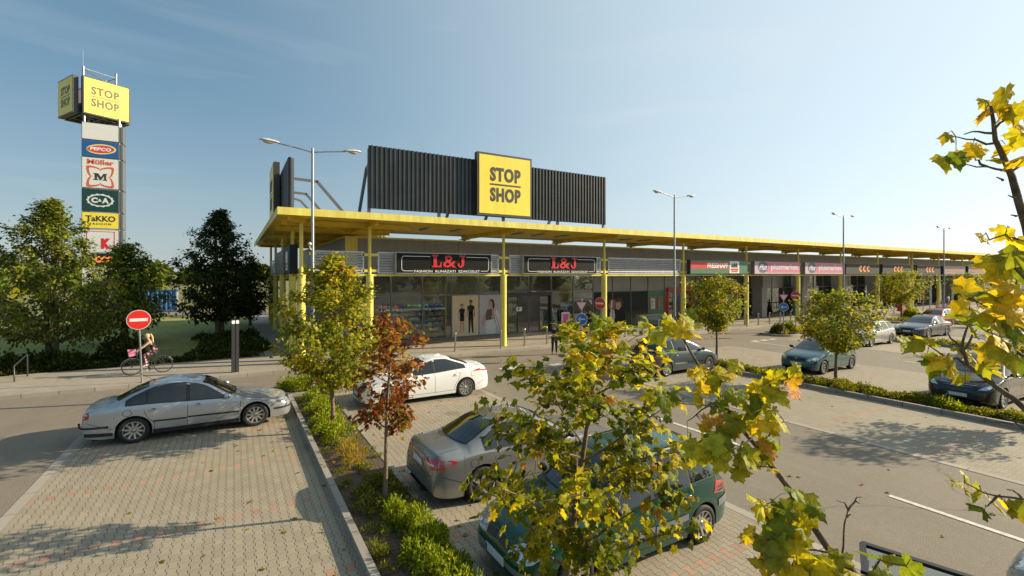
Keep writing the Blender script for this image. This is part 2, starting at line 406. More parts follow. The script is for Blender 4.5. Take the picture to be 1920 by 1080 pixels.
ms = g.n("MixShader"); ms.inputs[0].default_value = .12; g.link(tr.outputs[0], ms.inputs[1]); g.link(gl.outputs[0], ms.inputs[2]); g.link(ms.outputs[0], t.nodes['Material Output'].inputs[0])
m, t, p = base_mat('lamp_glow'); p.inputs['Emission Color'].default_value = (1, .95, .85, 1); p.inputs['Emission Strength'].default_value = 15
def leafmat(name):
    m, t, p = base_mat(name); g = G(t)
    at = g.n("Attribute"); at.attribute_name = 'leafcol'
    p.inputs['Roughness'].default_value = .55; p.inputs['Specular IOR Level'].default_value = .18
    co = g.n("TexCoord").outputs['Object']; blot = g.noise(co, 34, 4, .7)
    lc = g.mix(1, at.outputs['Color'], g.ramp(blot, .36, .60, (.66, .58, .46), (1.1, 1.08, 1.0)), 'MULTIPLY')
    g.link(lc, p.inputs['Base Color'])
    bp = g.n("Bump"); bp.inputs['Strength'].default_value = .55; bp.inputs['Distance'].default_value = .02
    g.link(g.noise(co, 26, 3, .6), bp.inputs['Height']); g.link(bp.outputs[0], p.inputs['Normal'])
    tl = g.n("BsdfTranslucent"); g.link(g.mix(1, lc, (1.7, 1.6, .6), 'MULTIPLY'), tl.inputs[0])
    ms = g.n("MixShader"); ms.inputs[0].default_value = .42
    g.link(p.outputs[0], ms.inputs[1]); g.link(tl.outputs[0], ms.inputs[2]); g.link(ms.outputs[0], t.nodes['Material Output'].inputs[0])
leafmat('leaf')

# ------------------------------------------------------------------ ground
def sheet(name, x0, x1, y0, y1, z, m, kind='structure', lab=None, cat=None):
    b = MB(); b.add([(x0,y0,z),(x1,y0,z),(x1,y1,z),(x0,y1,z)], [(0,1,2,3)]); o = b.build(name, m); o['kind'] = kind
    return o
b = MB()                                      # terrain: one sheet to the horizon
nx = 24
xs = [-3000, -900, -300, -120, -60, -30, 0, 60, 150, 400, 1200, 3000]; ys = [-1500, -300, -60, 0, 40, 60, 90, 140, 250, 600, 1500, 3500]
b.add([(x, y, -.03) for y in ys for x in xs], [(j*12+i, j*12+i+1, (j+1)*12+i+1, (j+1)*12+i) for j in range(11) for i in range(11)])
structure('ground', b, 'field')
sheet('parking_road', -90, 175, -60, 23.3, 0, 'asphalt')
sheet('lawn', -90, 1.4, 28.02, 60, .06, 'lawn')
sheet('access_road', -300, 30, 62, 68, .012, 'asphalt')
PAVE = [(-3.4, 1.65), (3.1, 7.95), (14.3, 19.3), (20.95, 26.1), (32.3, 37.2), (38.9, 43.7), (50, 54.9), (56.6, 61.5), (68, 73), (74.6, 79.5)]
for i, (a, c) in enumerate(PAVE):
    sheet('parking_pavement', a, c, -12, 18.4 if i else 18.0, .004, 'pavers')
for a in (-3.6, 7.95, 14.1, 26.1, 32.1, 43.7, 49.8):
    sheet('edging_strip', a, a+.2, -12, 18.2, .008, 'edge_concrete')
b = MB()                                      # sidewalk with a real kerb
b.box(-90, 175, 23.42, 28, -.02, .12); structure('sidewalk', b, 'sidewalk_pavers')
b = MB(); b.box(1.42, 175, 28.0, 29.6, -.02, .119); b.box(1.42, 5.9, 29.6, 60, -.02, .119); structure('sidewalk', b, 'sidewalk_pavers')
b = MB(); b.box(-90, 175, 23.28, 23.42, -.02, .125); structure('kerb', b, 'kerb_stone')
def island(x0, x1, y0, y1, hl=.15, hr=.07):
    b = MB(); r = .8
    b.box(x0+.12, x1-.12, y0, y1-.12, -.02, .06); structure('planting_bed', b, 'soil')
    b = MB(); b.box(x0, x0+.12, y0, y1-.12, -.02, hl); b.box(x1-.12, x1, y0, y1-.12, -.02, hr); structure('kerb', b, 'kerb_stone_y')
    b = MB(); b.box(x0, x1, y1-.12, y1, -.02, hl); structure('kerb', b, 'kerb_stone')
island(1.65, 3.1, -12, 18.45); island(19.1, 20.75, -12, 17.9); island(37.25, 38.9, -12, 17.9); island(55, 56.6, -12, 17.9); island(73, 74.6, -12, 17.9)
CAPS = [(1.2, 4.9, 18.5, 20.6), (15.2, 24.5, 18.9, 21.2), (33.2, 43, 18.9, 21.2), (51.5, 61.5, 18.9, 21.2), (69.5, 79, 18.9, 21.2)]
for x0, x1, y0, y1 in CAPS:
    pts = []
    r = 1.0
    for cx, cy, a0 in ((x1-r, y0+r, -90), (x1-r, y1-r, 0), (x0+r, y1-r, 90), (x0+r, y0+r, 180)):
        for k in range(7):
            a = R(a0 + 15*k); pts.append((cx+r*math.cos(a), cy+r*math.sin(a), cx+(r-.14)*math.cos(a), cy+(r-.14)*math.sin(a)))
    n = len(pts); b = MB()
    b.add([(p[0], p[1], -.02) for p in pts] + [(p[0], p[1], .13) for p in pts] + [(p[2], p[3], .13) for p in pts] + [(p[2], p[3], -.02) for p in pts],
          [(k*n+i, k*n+(i+1) % n, (k+1)*n+(i+1) % n, (k+1)*n+i) for k in range(3) for i in range(n)])
    structure('kerb', b, 'kerb_stone')
    b = MB(); b.add([(p[2], p[3], .07) for p in pts], [tuple(range(n))]); structure('planting_bed', b, 'soil')
# lane paint
b = MB()
def stripe(x0, x1, y0, y1): b.add([(x0,y0,.009),(x1,y0,.009),(x1,y1,.009),(x0,y1,.009)], [(0,1,2,3)])
for cx in (11.15, 29.2, 47, 65):
    stripe(cx-.06, cx+.06, 14.4, 18.9)
    for k in range(7): 
        y1 = 10.6 - 6.3*k; stripe(cx-.06, cx+.06, y1-3.2, y1)
    for k in range(3): stripe(cx+.15+k*.95, cx+.7+k*.95, 18.6, 19.0)
stripe(10.6, 11.75, 18.95, 19.35)
structure('road_marking', b, 'road_paint')
# ------------------------------------------------------------------ shopping centre
CY = 24.8; WY = 29.5; XE = 165
CX = [6.04, 13.96, 21.86, 29.82, 37.74, 45.65, 53.5, 61.45, 69.32, 70.22, 78.0, 86, 93.9, 101.9, 110, 118, 126, 134, 142, 150, 158]
B = thing('shopping_centre', 'long single storey grey shopping centre under a yellow canopy on yellow columns', 'shopping centre', (5.8, 29.5, 0), world=True)
b = MB(); b.box(5.8, XE, WY, WY+.2, 4.36, 6.6); b.box(5.8, 6.0, WY+.2, 50, 0.1, 6.6); b.box(5.8, XE, 49.8, 50, 0.1, 6.6); b.box(XE-.2, XE, WY+.2, 49.8, .1, 6.6)
b.cur = 1
x = 5.9
while x < 110:
    b.box(x, x+.015, WY-.004, WY+.01, 4.4, 6.55); x += 1.2
for y in range(30, 50): b.box(5.796, 5.81, y, y+.015, .2, 6.55)
b.build('wall', ['cladding', 'cladding_joint'], B)
b = MB(); b.box(5.7, XE, WY-.1, WY+.25, 6.6, 6.70); b.box(5.7, 6.05, WY+.25, 50, 6.6, 6.7); b.box(5.74, 6.45, WY-.06, WY-.005, 4.36, 6.6)
b.build('trim', 'yellow_paint', B)
b = MB(); b.box(6, XE-.2, WY+.2, 49.8, 6.3, 6.45); b.build('roof', 'roof_felt', B)
# interior shell
b = MB(); b.box(6, XE-.2, WY+.2, 37, .05, .10); b.build('floor', 'interior_floor', B)
b = MB(); b.box(6.0, XE-.2, 37, 37.1, .1, 4.6); b.box(6, XE-.2, WY+.2, 37, 4.45, 4.6)
for x in (26.3, 37.6, 53.4, 77.6, 94, 110, 126): b.box(x-.1, x+.1, WY+.2, 37, .1, 4.45)
b.build('inner_wall', 'interior', B)
for i in range(26):
    x = 7.5+2.6*i
    for y in (30.6, 33.2): b = MB(); b.box(x, x+1.3, y, y+.14, 4.36, 4.42); b.build('ceiling_lamp', 'lamp_glow', B)
# canopy slab, fascia, ribbed soffit over the side walkway
FY, FX, CB = 23.05, 1.64, 30.75
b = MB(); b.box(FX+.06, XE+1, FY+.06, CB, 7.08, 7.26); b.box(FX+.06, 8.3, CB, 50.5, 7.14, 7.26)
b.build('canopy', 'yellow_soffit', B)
b = MB()
x = FX
xs_ = [FX] + [c for c in CX if c > 9] + [XE+1]
seg = [FX]
while seg[-1] < XE: seg.append(seg[-1]+3.96)
for i in range(len(seg)-1): b.box(seg[i]+(.008 if i else 0), seg[i+1], FY, FY+.06, 7.02, 7.33)
b.box(seg[0], seg[-1], FY, FY+.3, 7.33, 7.35)
b.build('fascia', 'yellow_paint', B)
b = MB(); b.box(FX, FX+.06, FY+.06, 50.5, 7.02, 7.33); b.box(FX, FX+.3, FY+.3, 50.5, 7.33, 7.35); b.build('fascia', 'yellow_paint', B)
b = MB(); b.box(FX, seg[-1], FY+.3, CB, 7.26, 7.30); b.build('roof', 'galv_light', B)
b = MB()
x = FX + .25
while x < 8.2:
    b.add([(x, CB-4.2, 7.14), (x+.1, CB-4.2, 7.02), (x+.22, CB-4.2, 7.02), (x+.32, CB-4.2, 7.14), (x, 50.4, 7.14), (x+.1, 50.4, 7.02), (x+.22, 50.4, 7.02), (x+.32, 50.4, 7.14)],
          [(0,1,5,4),(1,2,6,5),(2,3,7,6),(0,3,2,1)]); x += .42
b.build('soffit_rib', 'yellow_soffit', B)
SY = [28.8, 34.9, 41.0, 46.4]
def ibeam(b, a, c, h, w=.14):
    a = Vector(a); c = Vector(c); b.beam(a-Vector((0,0,.012)), c-Vector((0,0,.012)), w, .024); b.beam(a-Vector((0,0,h/2)), c-Vector((0,0,h/2)), .02, h-.05)
    b.beam(a-Vector((0,0,h-.012)), c-Vector((0,0,h-.012)), w, .024)
for x in CX:
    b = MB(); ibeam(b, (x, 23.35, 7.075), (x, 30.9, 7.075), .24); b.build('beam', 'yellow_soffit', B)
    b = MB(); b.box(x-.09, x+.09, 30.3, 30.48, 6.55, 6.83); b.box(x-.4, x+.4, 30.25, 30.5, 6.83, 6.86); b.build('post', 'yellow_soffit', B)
for y in SY + [CY+.2]:
    b = MB(); ibeam(b, (1.95, y, 7.015), (8.2, y, 7.015), .24); b.build('beam', 'yellow_soffit', B)
b = MB(); ibeam(b, (2.1, 23.6, 7.075), (6.0, 29.2, 7.075), .22); b.build('beam', 'yellow_soffit', B)
def column(x, y, thick=True, z1=6.84):
    b = MB()
    b.tube([(x, y, .1), (x, y, 4.40)], .185, 20); b.tube([(x, y, 4.40), (x, y, z1)], .088, 14); b.tube([(x, y, .1), (x, y, .15)], .22, 20)
    return b.build('column', 'yellow_paint', B, smooth=40)
column(2.8, CY)
for x in CX: column(x, CY)
for y in SY: column(2.8, y, z1=6.78)
b = MB(); b.box(2.8, XE, CY-.06, CY+.06, 4.30, 4.40); b.box(2.74, 2.86, CY+.06, 47, 4.30, 4.40); b.build('cross_beam', 'yellow_paint', B)
for x in [3.05] + CX:
    for s in ((-1, 1) if x > 3.1 else (1,)):
        for z in (4.58, 5.40):
            b = MB(); b.box(min(x+s*.08, x+s*.42), max(x+s*.08, x+s*.42), CY-.05, CY-.02, z-.07, z+.07); b.build('bracket', 'yellow_paint', B)
def louvre(x0, x1, y, axis='x'):
    b = MB(); z0, z1 = 4.44, 5.56
    f = (lambda a0, a1, d0, d1, c0, c1: b.box(a0, a1, y+d0, y+d1, c0, c1)) if axis == 'x' else (lambda a0, a1, d0, d1, c0, c1: b.box(y+d0, y+d1, a0, a1, c0, c1))
    for a in (x0, x1-.07): f(a, a+.07, -.05, .05, z0, z1)
    for c in (z0, z1-.06): f(x0+.07, x1-.07, -.04, .04, c, c+.06)
    n = max(1, round((x1-x0)/1.9))
    for k in range(1, n): a = x0+(x1-x0)*k/n; f(a-.025, a+.025, .015, .045, z0+.06, z1-.06)
    for k in range(7):
        z = z0+.12+k*.138
        if axis == 'x': b.add([(x0+.07,y-.06,z),(x1-.07,y-.06,z),(x1-.07,y+.01,z+.085),(x0+.07,y+.01,z+.085),(x0+.07,y-.06,z+.012),(x1-.07,y-.06,z+.012),(x1-.07,y+.01,z+.097),(x0+.07,y+.01,z+.097)],[(0,1,2,3),(4,7,6,5),(0,4,5,1),(3,2,6,7)])
        else: b.add([(y-.06,x0+.07,z),(y-.06,x1-.07,z),(y+.01,x1-.07,z+.085),(y+.01,x0+.07,z+.085),(y-.06,x0+.07,z+.012),(y-.06,x1-.07,z+.012),(y+.01,x1-.07,z+.097),(y+.01,x0+.07,z+.097)],[(3,2,1,0),(4,5,6,7),(0,1,5,4),(3,7,6,2)])
    b.build('louvre_panel', 'louvre_metal', B)
louvre(3.25, 5.75, CY); louvre(6.45, 13.6, CY); louvre(14.35, 21.5, CY); louvre(22.2, 29.45, CY)
for i in range(12, 17): louvre(CX[i]+.4, CX[i+1]-.4, CY)
louvre(86.4, 86.8, CY)
louvre(35.3, 40.6, 2.8, 'y'); louvre(41.4, 46.0, 2.8, 'y')
# linear lamps under the canopy
for i in range(46):
    x = 7.6 + 1.98*i + .35*(i % 4 == 0)
    if min(abs(x+.1-c) for c in CX) < .35: continue
    b = MB(); b.box(x-.09, x+.09, 25.7, 27.1, 6.98, 7.07, 0); b.box(x-.11, x+.11, 25.66, 27.14, 7.045, 7.078, 1)
    b.build('strip_light', ['galv_light', 'frame_grey'], B)
# ---- shopfront
ST = 2.04
def window(x0, x1, upper='shop_glass', lower='shop_glass'):
    b = MB(); b.box(x0, x0+.06, WY-.06, WY+.06, .1, 4.36); b.box(x0+.06, x1, WY-.05, WY+.05, 2.98, 3.05); b.box(x0+.06, x1, WY-.05, WY+.05, .1, .22); b.box(x0+.06, x1, WY-.05, WY+.05, 4.28, 4.36)
    fr = b.build('window', 'frame_grey', B); fr['_w'] = B['_w']
    for z0, z1, m in ((3.05, 4.28, upper), (.22, 2.98, lower)):
        if m is None: continue
        b = MB(); b.box(x0+.06, x1, WY-.012, WY+.012, z0, z1); b.build('pane', m, fr)
    return fr
cx_ = lambda k: 6.45 + ST*k
for k in range(0, 50):
    x0, x1 = cx_(k), cx_(k+1)
    if k in (3, 4): window(x0, x1, 'shop_glass', 'frame_grey')
    elif k in (5, 6): window(x0, x1, 'shop_glass', None)
    elif k in (13, 14): window(x0, x1, 'clerestory', None)
    elif 9 <= k < 12: window(x0, x1, 'clerestory', 'panel_dark')
    elif k == 12: window(x0, x1, 'clerestory', 'sign_green')
    elif 15 <= k < 17: window(x0, x1, 'clerestory', 'panel_dark')
    elif k in (17, 18): window(x0, x1, 'panel_dark', 'shop_glass')
    elif 19 <= k < 22: window(x0, x1, 'clerestory', 'shop_glass')
    elif k < 44: window(x0, x1)
    else: window(x0, x1, 'panel_dark', 'shop_glass')
b = MB(); b.box(cx_(50), XE-.2, WY-.02, WY+.02, .1, 4.36); b.build('pane', 'shop_glass', B)
FN = lambda y: (lambda u, v: (u, y, v))
# sliding doors and the red portal
def door(x0, x1, m_f, z1=2.85, header=None, text=None):
    b = MB(); b.box(x0, x0+.12, WY-.2, WY+.1, .1, z1); b.box(x1-.12, x1, WY-.2, WY+.1, .1, z1); b.box(x0, x1, WY-.22, WY+.1, z1, z1+.28)
    if text: 
        b.cur = 1; text_in(b, text, FN(WY-.225), x0+.62*(x1-x0)-.45, x0+.62*(x1-x0)+.45, z1+.07, z1+.2, .02)
    d = b.build('door', [m_f, 'lettering_white'], B); d['_w'] = B['_w']
    w = (x1-x0-.24)/4
    for i in (0, 3):
        a = x0+.12+i*w; b = MB()
        for q in (a, a+w-.05): b.box(q, q+.05, WY-.03, WY+.03, .12, z1)
        b.box(a+.05, a+w-.05, WY-.03, WY+.03, .12, .22); b.box(a+.05, a+w-.05, WY-.03, WY+.03, z1-.08, z1)
        b.build('door_leaf', 'frame_dark', d)
        b = MB(); b.box(a+.05, a+w-.05, WY-.008, WY+.008, .22, z1-.08); b.build('pane', 'shop_glass', d)
    return d
door(cx_(5)+.1, cx_(7)-.05, 'frame_dark')
door(33.25, 36.6, 'shop_red', 2.95, text='BEJARAT')
b = MB(); b.box(cx_(5)+.9, cx_(5)+1.35, WY-.245, WY-.235, 1.75, 2.05); b.cur = 1; text_in(b, 'P', FN(WY-.25), cx_(5)+1.0, cx_(5)+1.2, 1.8, 2.0, .03)
b.build('notice', ['lettering_white', 'lettering_dark'], B)
# concrete pillars in front of the far shops
for x in (38.4, 45.9, 53.2, 61.6, 69.9, 78, 86, 94, 102):
    b = MB(); b.box(x-.42, x+.42, 28.2, 29.2, .1, 3.1); b.box(x-.6, x+.6, 28.0, 29.3, 3.1, 4.36); b.build('pillar', 'cladding', B)
# ------------------------------------------------------------------ posters and glued pictures on the shopfront
def pic_person(b, x, z, h, top, low, skin=3, hair=4, y=WY-.04, dress=False, flip=1):
    fn = FN(y); fn2 = FN(y-.003); fn3 = FN(y-.006); k = h
    P = lambda pts, f, mi: b.flat([(x+flip*u*k, z+v*k) for u, v in pts], f, mi)
    P([(-.075,0),(-.03,0),(-.012,.25),(0,.45),(.012,.25),(.05,0),(.095,0),(.085,.28),(.08,.5),(-.075,.5)], fn, skin if dress else low)
    P([(-.085,.40),(.09,.40),(.085,.55),(.07,.63),(-.065,.63),(-.08,.55)], fn2, low)
    P([(-.07,.56),(.07,.56),(.085,.70),(.125,.80),(.04,.845),(-.04,.845),(-.12,.80),(-.085,.7)], fn2, top)
    P([(-.125,.80),(-.095,.81),(-.10,.62),(-.12,.50),(-.145,.50),(-.135,.62)], fn, skin)
    P([(.125,.80),(.095,.81),(.10,.62),(.115,.48),(.145,.48),(.14,.62)], fn, skin)
    P([(-.03,.84),(.03,.84),(.045,.90),(.04,.96),(.0,.985),(-.04,.96),(-.045,.90)], fn2, skin)
    P([(-.05,.92),(-.03,.955),(.03,.96),(.05,.91),(.055,.97),(.02,1.01),(-.03,1.0),(-.055,.965)], fn3, hair)
PM = ['poster_beige', 'cloth_black', 'poster_lilac', 'skin', 'hair_brown', 'cloth_white', 'cloth_pink', 'cloth_teal', 'cloth_grey', 'skin_dark']
t = thing('poster', 'beige poster of a man and woman in black holding hands, glued to the shop window', 'poster', (cx_(3)+1, WY-.03, .3), world=True)
x0, x1 = cx_(3)+.06, cx_(4)
b = MB(); b.box(x0, x1, WY-.035, WY-.015, .2, 2.97); b.build('backing', 'poster_beige', t)
b = MB(); pic_person(b, x0+.72, .45, 1.95, 1, 1, 3, 4, dress=True); pic_person(b, x0+1.38, .4, 2.25, 1, 1, 9, 1); b.build('picture', PM, t)
t = thing('poster', 'lilac poster of a laughing long haired woman carrying shopping bags, beside the entrance', 'poster', (cx_(4)+1, WY-.03, .3), world=True)
x0, x1 = cx_(4)+.06, cx_(5)
b = MB(); b.box(x0, x1, WY-.035, WY-.015, .2, 2.97); b.build('backing', 'poster_lilac', t)
b = MB(); fn = FN(WY-.05); fn0 = FN(WY-.045); fn2 = FN(WY-.053)
for i, (m, dx) in enumerate(((7, .0), (5, .14), (6, .27), (5, .36))):
    b.flat([(x0+1.0+dx*.6, 1.9-dx*.3), (x0+1.05+dx*.7, 2.05-dx*.3), (x0+1.72+dx*.15, 1.15-dx*.25+.3), (x0+1.58+dx*.2, .62-dx*.1), (x0+1.25+dx, .7)], FN(WY-.040-.001*i), m)
b.flat([(x0+.55,.25),(x0+1.25,.25),(x0+1.3,.9),(x0+1.05,1.35),(x0+.6,1.3),(x0+.45,.8)], fn0, 5)
b.flat([(x0+.5,1.2),(x0+1.05,1.25),(x0+1.12,1.85),(x0+.95,2.0),(x0+.6,1.95),(x0+.42,1.7)], fn, 8)
b.flat([(x0+.42,1.75),(x0+.58,1.9),(x0+.42,1.3),(x0+.35,.85),(x0+.2,.82),(x0+.25,1.3)], fn2, 3)
b.flat([(x0+.95,2.0),(x0+1.1,1.85),(x0+1.2,1.45),(x0+.95,1.3),(x0+.9,1.45),(x0+1.0,1.6)], fn2, 3)
b.flat([(x0+.85,2.0),(x0+1.0,2.05),(x0+1.02,2.45),(x0+.88,2.6),(x0+.72,2.5),(x0+.70,2.25)], fn2, 3)
b.flat([(x0+.72,2.5),(x0+.9,2.7),(x0+1.12,2.6),(x0+1.2,2.2),(x0+1.1,1.9),(x0+1.02,2.1),(x0+1.0,2.45),(x0+.88,2.55)], FN(WY-.056), 4)
b.build('picture', PM, t)
# photo of a dog and a man on the dark panels, with tall grass
t = thing('window_picture', 'dark window picture of a brown and white dog cuddling a man in tall grass', 'window picture', (26.5, WY-.03, .2), world=True)
b = MB(); b.box(cx_(9)+.06, cx_(12)-.02, WY-.035, WY-.015, .22, 2.97); b.build('backing', 'charcoal', t)
random.seed(3); b = MB(); xa = cx_(9)+.3
for i in range(420):
    gx = random.choice((random.uniform(cx_(9)+.1, 26.1), random.uniform(28.2, cx_(12)-.1))); h = random.uniform(.5, 1.9)*(1 if gx < 27 else .75); q = random.uniform(-.12, .12); yy = WY-.038-random.random()*.002
    b.flat([(gx, .24), (gx+.025, .24), (gx+q+.012, .24+h)], FN(yy), random.randint(0, 1))
b.build('grass_picture', [mat('grass_pic_a', (.10, .17, .06), .5, var=0), mat('grass_pic_b', (.22, .30, .13), .5, var=0)], t)
b = MB(); f0, f1, f2, f3 = FN(WY-.042), FN(WY-.044), FN(WY-.046), FN(WY-.048)
b.flat([(26.0,.24),(28.3,.24),(28.3,1.1),(28.0,1.6),(27.5,1.85),(26.7,1.7),(26.2,1.3)], f0, 0)
b.flat([(26.6,.35),(27.0,.35),(27.15,1.0),(27.0,1.6),(26.7,1.6),(26.55,1.0)], f1, 1)
b.flat([(26.5,1.55),(27.05,1.5),(27.2,1.9),(27.1,2.25),(26.9,2.35),(26.55,2.3),(26.4,1.95)], f1, 2)
b.flat([(26.38,2.25),(26.6,2.35),(26.5,1.95),(26.35,1.9)], f2, 0); b.flat([(27.0,2.35),(27.2,2.3),(27.22,1.95),(27.1,1.95)], f2, 2)
b.flat([(26.68,1.5),(26.9,1.5),(26.93,1.85),(26.83,2.3),(26.74,2.3),(26.66,1.85)], f2, 1)
b.ell((26.79, WY-.05, 1.6), (.06, .004, .05), mi=0); b.ell((26.62, WY-.05, 1.98), (.03, .004, .03), mi=0); b.ell((26.96, WY-.05, 1.98), (.03, .004, .03), mi=0)
b.flat([(27.2,1.55),(27.6,1.5),(27.85,1.8),(27.8,2.2),(27.5,2.3),(27.25,2.1)], f2, 3); b.flat([(27.2,2.1),(27.4,2.5),(27.9,2.45),(28.0,2.0),(27.85,1.8),(27.7,2.15)], f3, 4)
b.build('picture', ['cloth_black', 'cloth_white', 'wood', 'skin', 'hair_brown'], t)
for dx, m, lab in ((.28, 'coral', 'left one of two framed notices on the green panel beside the red portal'), (1.15, 'shop_red', 'right one of two framed notices on the green panel beside the red portal')):
    xx = cx_(12)+dx; t = thing('notice_board', lab, 'notice', (xx+.3, WY-.03, 1.4), world=True)
    b = MB(); b.box(xx, xx+.62, WY-.05, WY-.013, 1.35, 2.45); b.build('frame', m, t)
    b = MB(); b.box(xx+.06, xx+.56, WY-.056, WY-.05, 1.45, 2.3); b.build('sheet', 'sign_white' if dx < 1 else 'sign_green', t)
    b = MB()
    for k in range(7): b.box(xx+.1, xx+.1+.4*(.6+.4*((k*7) % 3)/2), WY-.059, WY-.056, 1.55+k*.1, 1.585+k*.1)
    b.build('print', 'charcoal' if dx < 1 else 'coral', t)
# ------------------------------------------------------------------ fascia signs
SYF = 24.42
def fascia_sign(x0, x1, lab, back, cat='shop sign', z0=4.44, z1=5.56, frame='galv_light', group=None):
    t = thing('shop_sign', lab, cat, ((x0+x1)/2, SYF+.1, z0), world=True, group=group)
    b = MB(); b.box(x0, x1, SYF+.02, CY-.09, z0, z1); b.build('cabinet', frame, t)
    b = MB(); b.box(x0+.04, x1-.04, SYF, SYF+.02, z0+.04, z1-.04); b.build('panel', back, t)
    return t
def slab_letter(ch, fn, x0, x1, z0, z1, b, d, mi=0):
    w = x1-x0; h = z1-z0
    if ch == 'L': poly = [(0,0),(1,0),(1,.42),(.88,.42),(.80,.13),(.5,.13),(.5,.87),(.66,.87),(.66,1),(.0,1),(0,.87),(.16,.87),(.16,.13),(0,.13)]
    if ch == 'J': poly = [(.22,1),(1,1),(1,.87),(.86,.87),(.86,.30),(.78,.12),(.62,.02),(.40,-.02),(.18,.03),(.05,.14),(.02,.26),(.08,.34),(.20,.36),(.30,.30),(.28,.18),(.38,.10),(.48,.14),(.52,.26),(.52,.87),(.22,.87)]
    if ch == 'M': poly = [(0,0),(.36,0),(.36,.13),(.27,.13),(.27,.68),(.48,.0),(.56,.0),(.78,.68),(.78,.13),(.68,.13),(.68,0),(1,0),(1,.13),(.93,.13),(.93,.87),(1,.87),(1,1),(.74,1),(.55,.45),(.36,1),(0,1),(0,.87),(.1,.87),(.1,.13),(0,.13)]
    b.prism([(x0+u*w, z0+v*h) for u, v in poly], fn, d, mi)
def lj(x0, x1, lab, px0, px1):
    t = fascia_sign(x0, x1, lab, 'sign_black'); W = x1-x0; y = SYF-.004
    b = MB(); f = FN(SYF-.002); u = lambda a: x0+W*a; cxm = (px0+px1)/2; d = (0, -.035, 0)
    z0, z1 = 4.78, 5.46; fn = FN(SYF-.001)
    slab_letter('L', fn, u(px0), u(px0)+W*.098, z0, z1, b, d); slab_letter('J', fn, u(px1)-W*.085, u(px1), z0, z1, b, d)
    text_in(b, '&', fn, u(px0)+W*.112, u(px1)-W*.098, z0-.01, z1-.02, .015, 0, depth=(0, -.03, 0))
    b.build('lettering', 'lettering_red', t)
    b = MB(); text_in(b, 'FASHION  RUHÁZATI  SZAKÜZLET', FN(SYF-.003), u(.175), u(.865), 4.50, 4.66, .009)
    th = .018
    def line(p, q):
        p = Vector((p[0], p[1])); q = Vector((q[0], q[1])); n_ = Vector((-(q-p).y, (q-p).x)).normalized()*th/2*1.4
        b.flat([tuple(p-n_), tuple(q-n_), tuple(q+n_), tuple(p+n_)], FN(SYF-.003), 0)
    for s, e0 in ((1, px0-.015), (-1, px1+.015)):
        xe = u(.055) if s > 0 else u(.965)
        line((u(e0), 5.36), (xe+s*.14, 5.36)); line((xe, 5.22), (xe, 4.72)); line((xe+s*.14, 4.58), (u(.165 if s > 0 else .875), 4.58))
        for q in range(5):
            a0, a1 = R(90*q/5), R(90*(q+1)/5)
            line((xe+s*(.14-.14*math.cos(a0)), 5.22+.14*math.sin(a0)), (xe+s*(.14-.14*math.cos(a1)), 5.22+.14*math.sin(a1)))
            line((xe+s*(.14-.14*math.cos(a0)), 4.72-.14*math.sin(a0)), (xe+s*(.14-.14*math.cos(a1)), 4.72-.14*math.sin(a1)))
    b.build('print', 'lettering_white', t)
lj(7.3, 12.95, 'wider black sign with two big red letters, nearest the corner of the building', .35, .70)
lj(15.15, 20.9, 'black sign with two big red letters, narrower one over the shop entrance', .35, .70)
# red and green pet shop sign
t = fascia_sign(30.15, 37.35, 'red over green shop sign with white capital lettering and a small picture', 'sign_green', frame='frame_dark')
b = MB(); b.box(30.2, 34.8, SYF-.006, SYF, 4.86, 5.40); b.build('red_band', 'sign_red', t)
b = MB(); text_in(b, 'FRESSNAPF', FN(SYF-.010), 32.15, 34.72, 4.93, 5.33, .035); b.build('lettering', 'lettering_white', t)
b = MB(); b.box(34.95, 36.2, SYF-.006, SYF, 4.52, 5.5, 0)
rb = [(35.1,5.0),(35.25,5.35),(35.4,5.15),(35.55,5.42),(35.7,5.2),(35.85,5.4),(36.0,5.05),(36.1,4.95)]
b.flat([(35.08,4.98)]+rb[1:-1]+[(36.08,4.98)], FN(SYF-.009), 1); b.box(35.08, 36.08, SYF-.012, SYF-.008, 4.74, 4.90, 2); b.box(35.15, 36.0, SYF-.012, SYF-.008, 4.60, 4.70, 2); b.build('emblem', ['lettering_white', 'charcoal', 'sign_red'], t)
def plus(x0, x1, lab):
    t = fascia_sign(x0+.0, x1, lab, 'sign_pink', frame='sign_grey'); y = SYF
    W = x1-x0
    b = MB(); b.box(x0+.04, x0+W*.10, y-.004, y, 4.48, 5.52, 0); b.box(x0+W*.10, x1-.04, y-.004, y, 4.48, 4.58, 0)
    b.build('border', 'sign_lilac', t)
    b = MB(); c = (x0+W*.175, 5.05); r = W*.105
    b.flat([(c[0]+r*math.cos(2*math.pi*k/24), c[1]+.50*math.sin(2*math.pi*k/24)) for k in range(24)], FN(y-.008), 0)
    text_in(b, 'Plus', FN(y-.012), c[0]-r*.75, c[0]+r*.8, 4.82, 5.3, .012, 1, shear=.5)
    b.build('emblem', ['sign_navy', 'lettering_white'], t)
    b = MB(); text_in(b, 'plusmarket', FN(y-.010), x0+W*.34, x0+W*.95, 4.70, 5.36, .035); b.build('lettering', 'sign_white', t)
plus(38.3, 45.3, 'pink shop sign with a navy oval emblem, nearer one of two alike')
plus(46.15, 53.1, 'pink shop sign with a navy oval emblem, farther one next to the black signs')
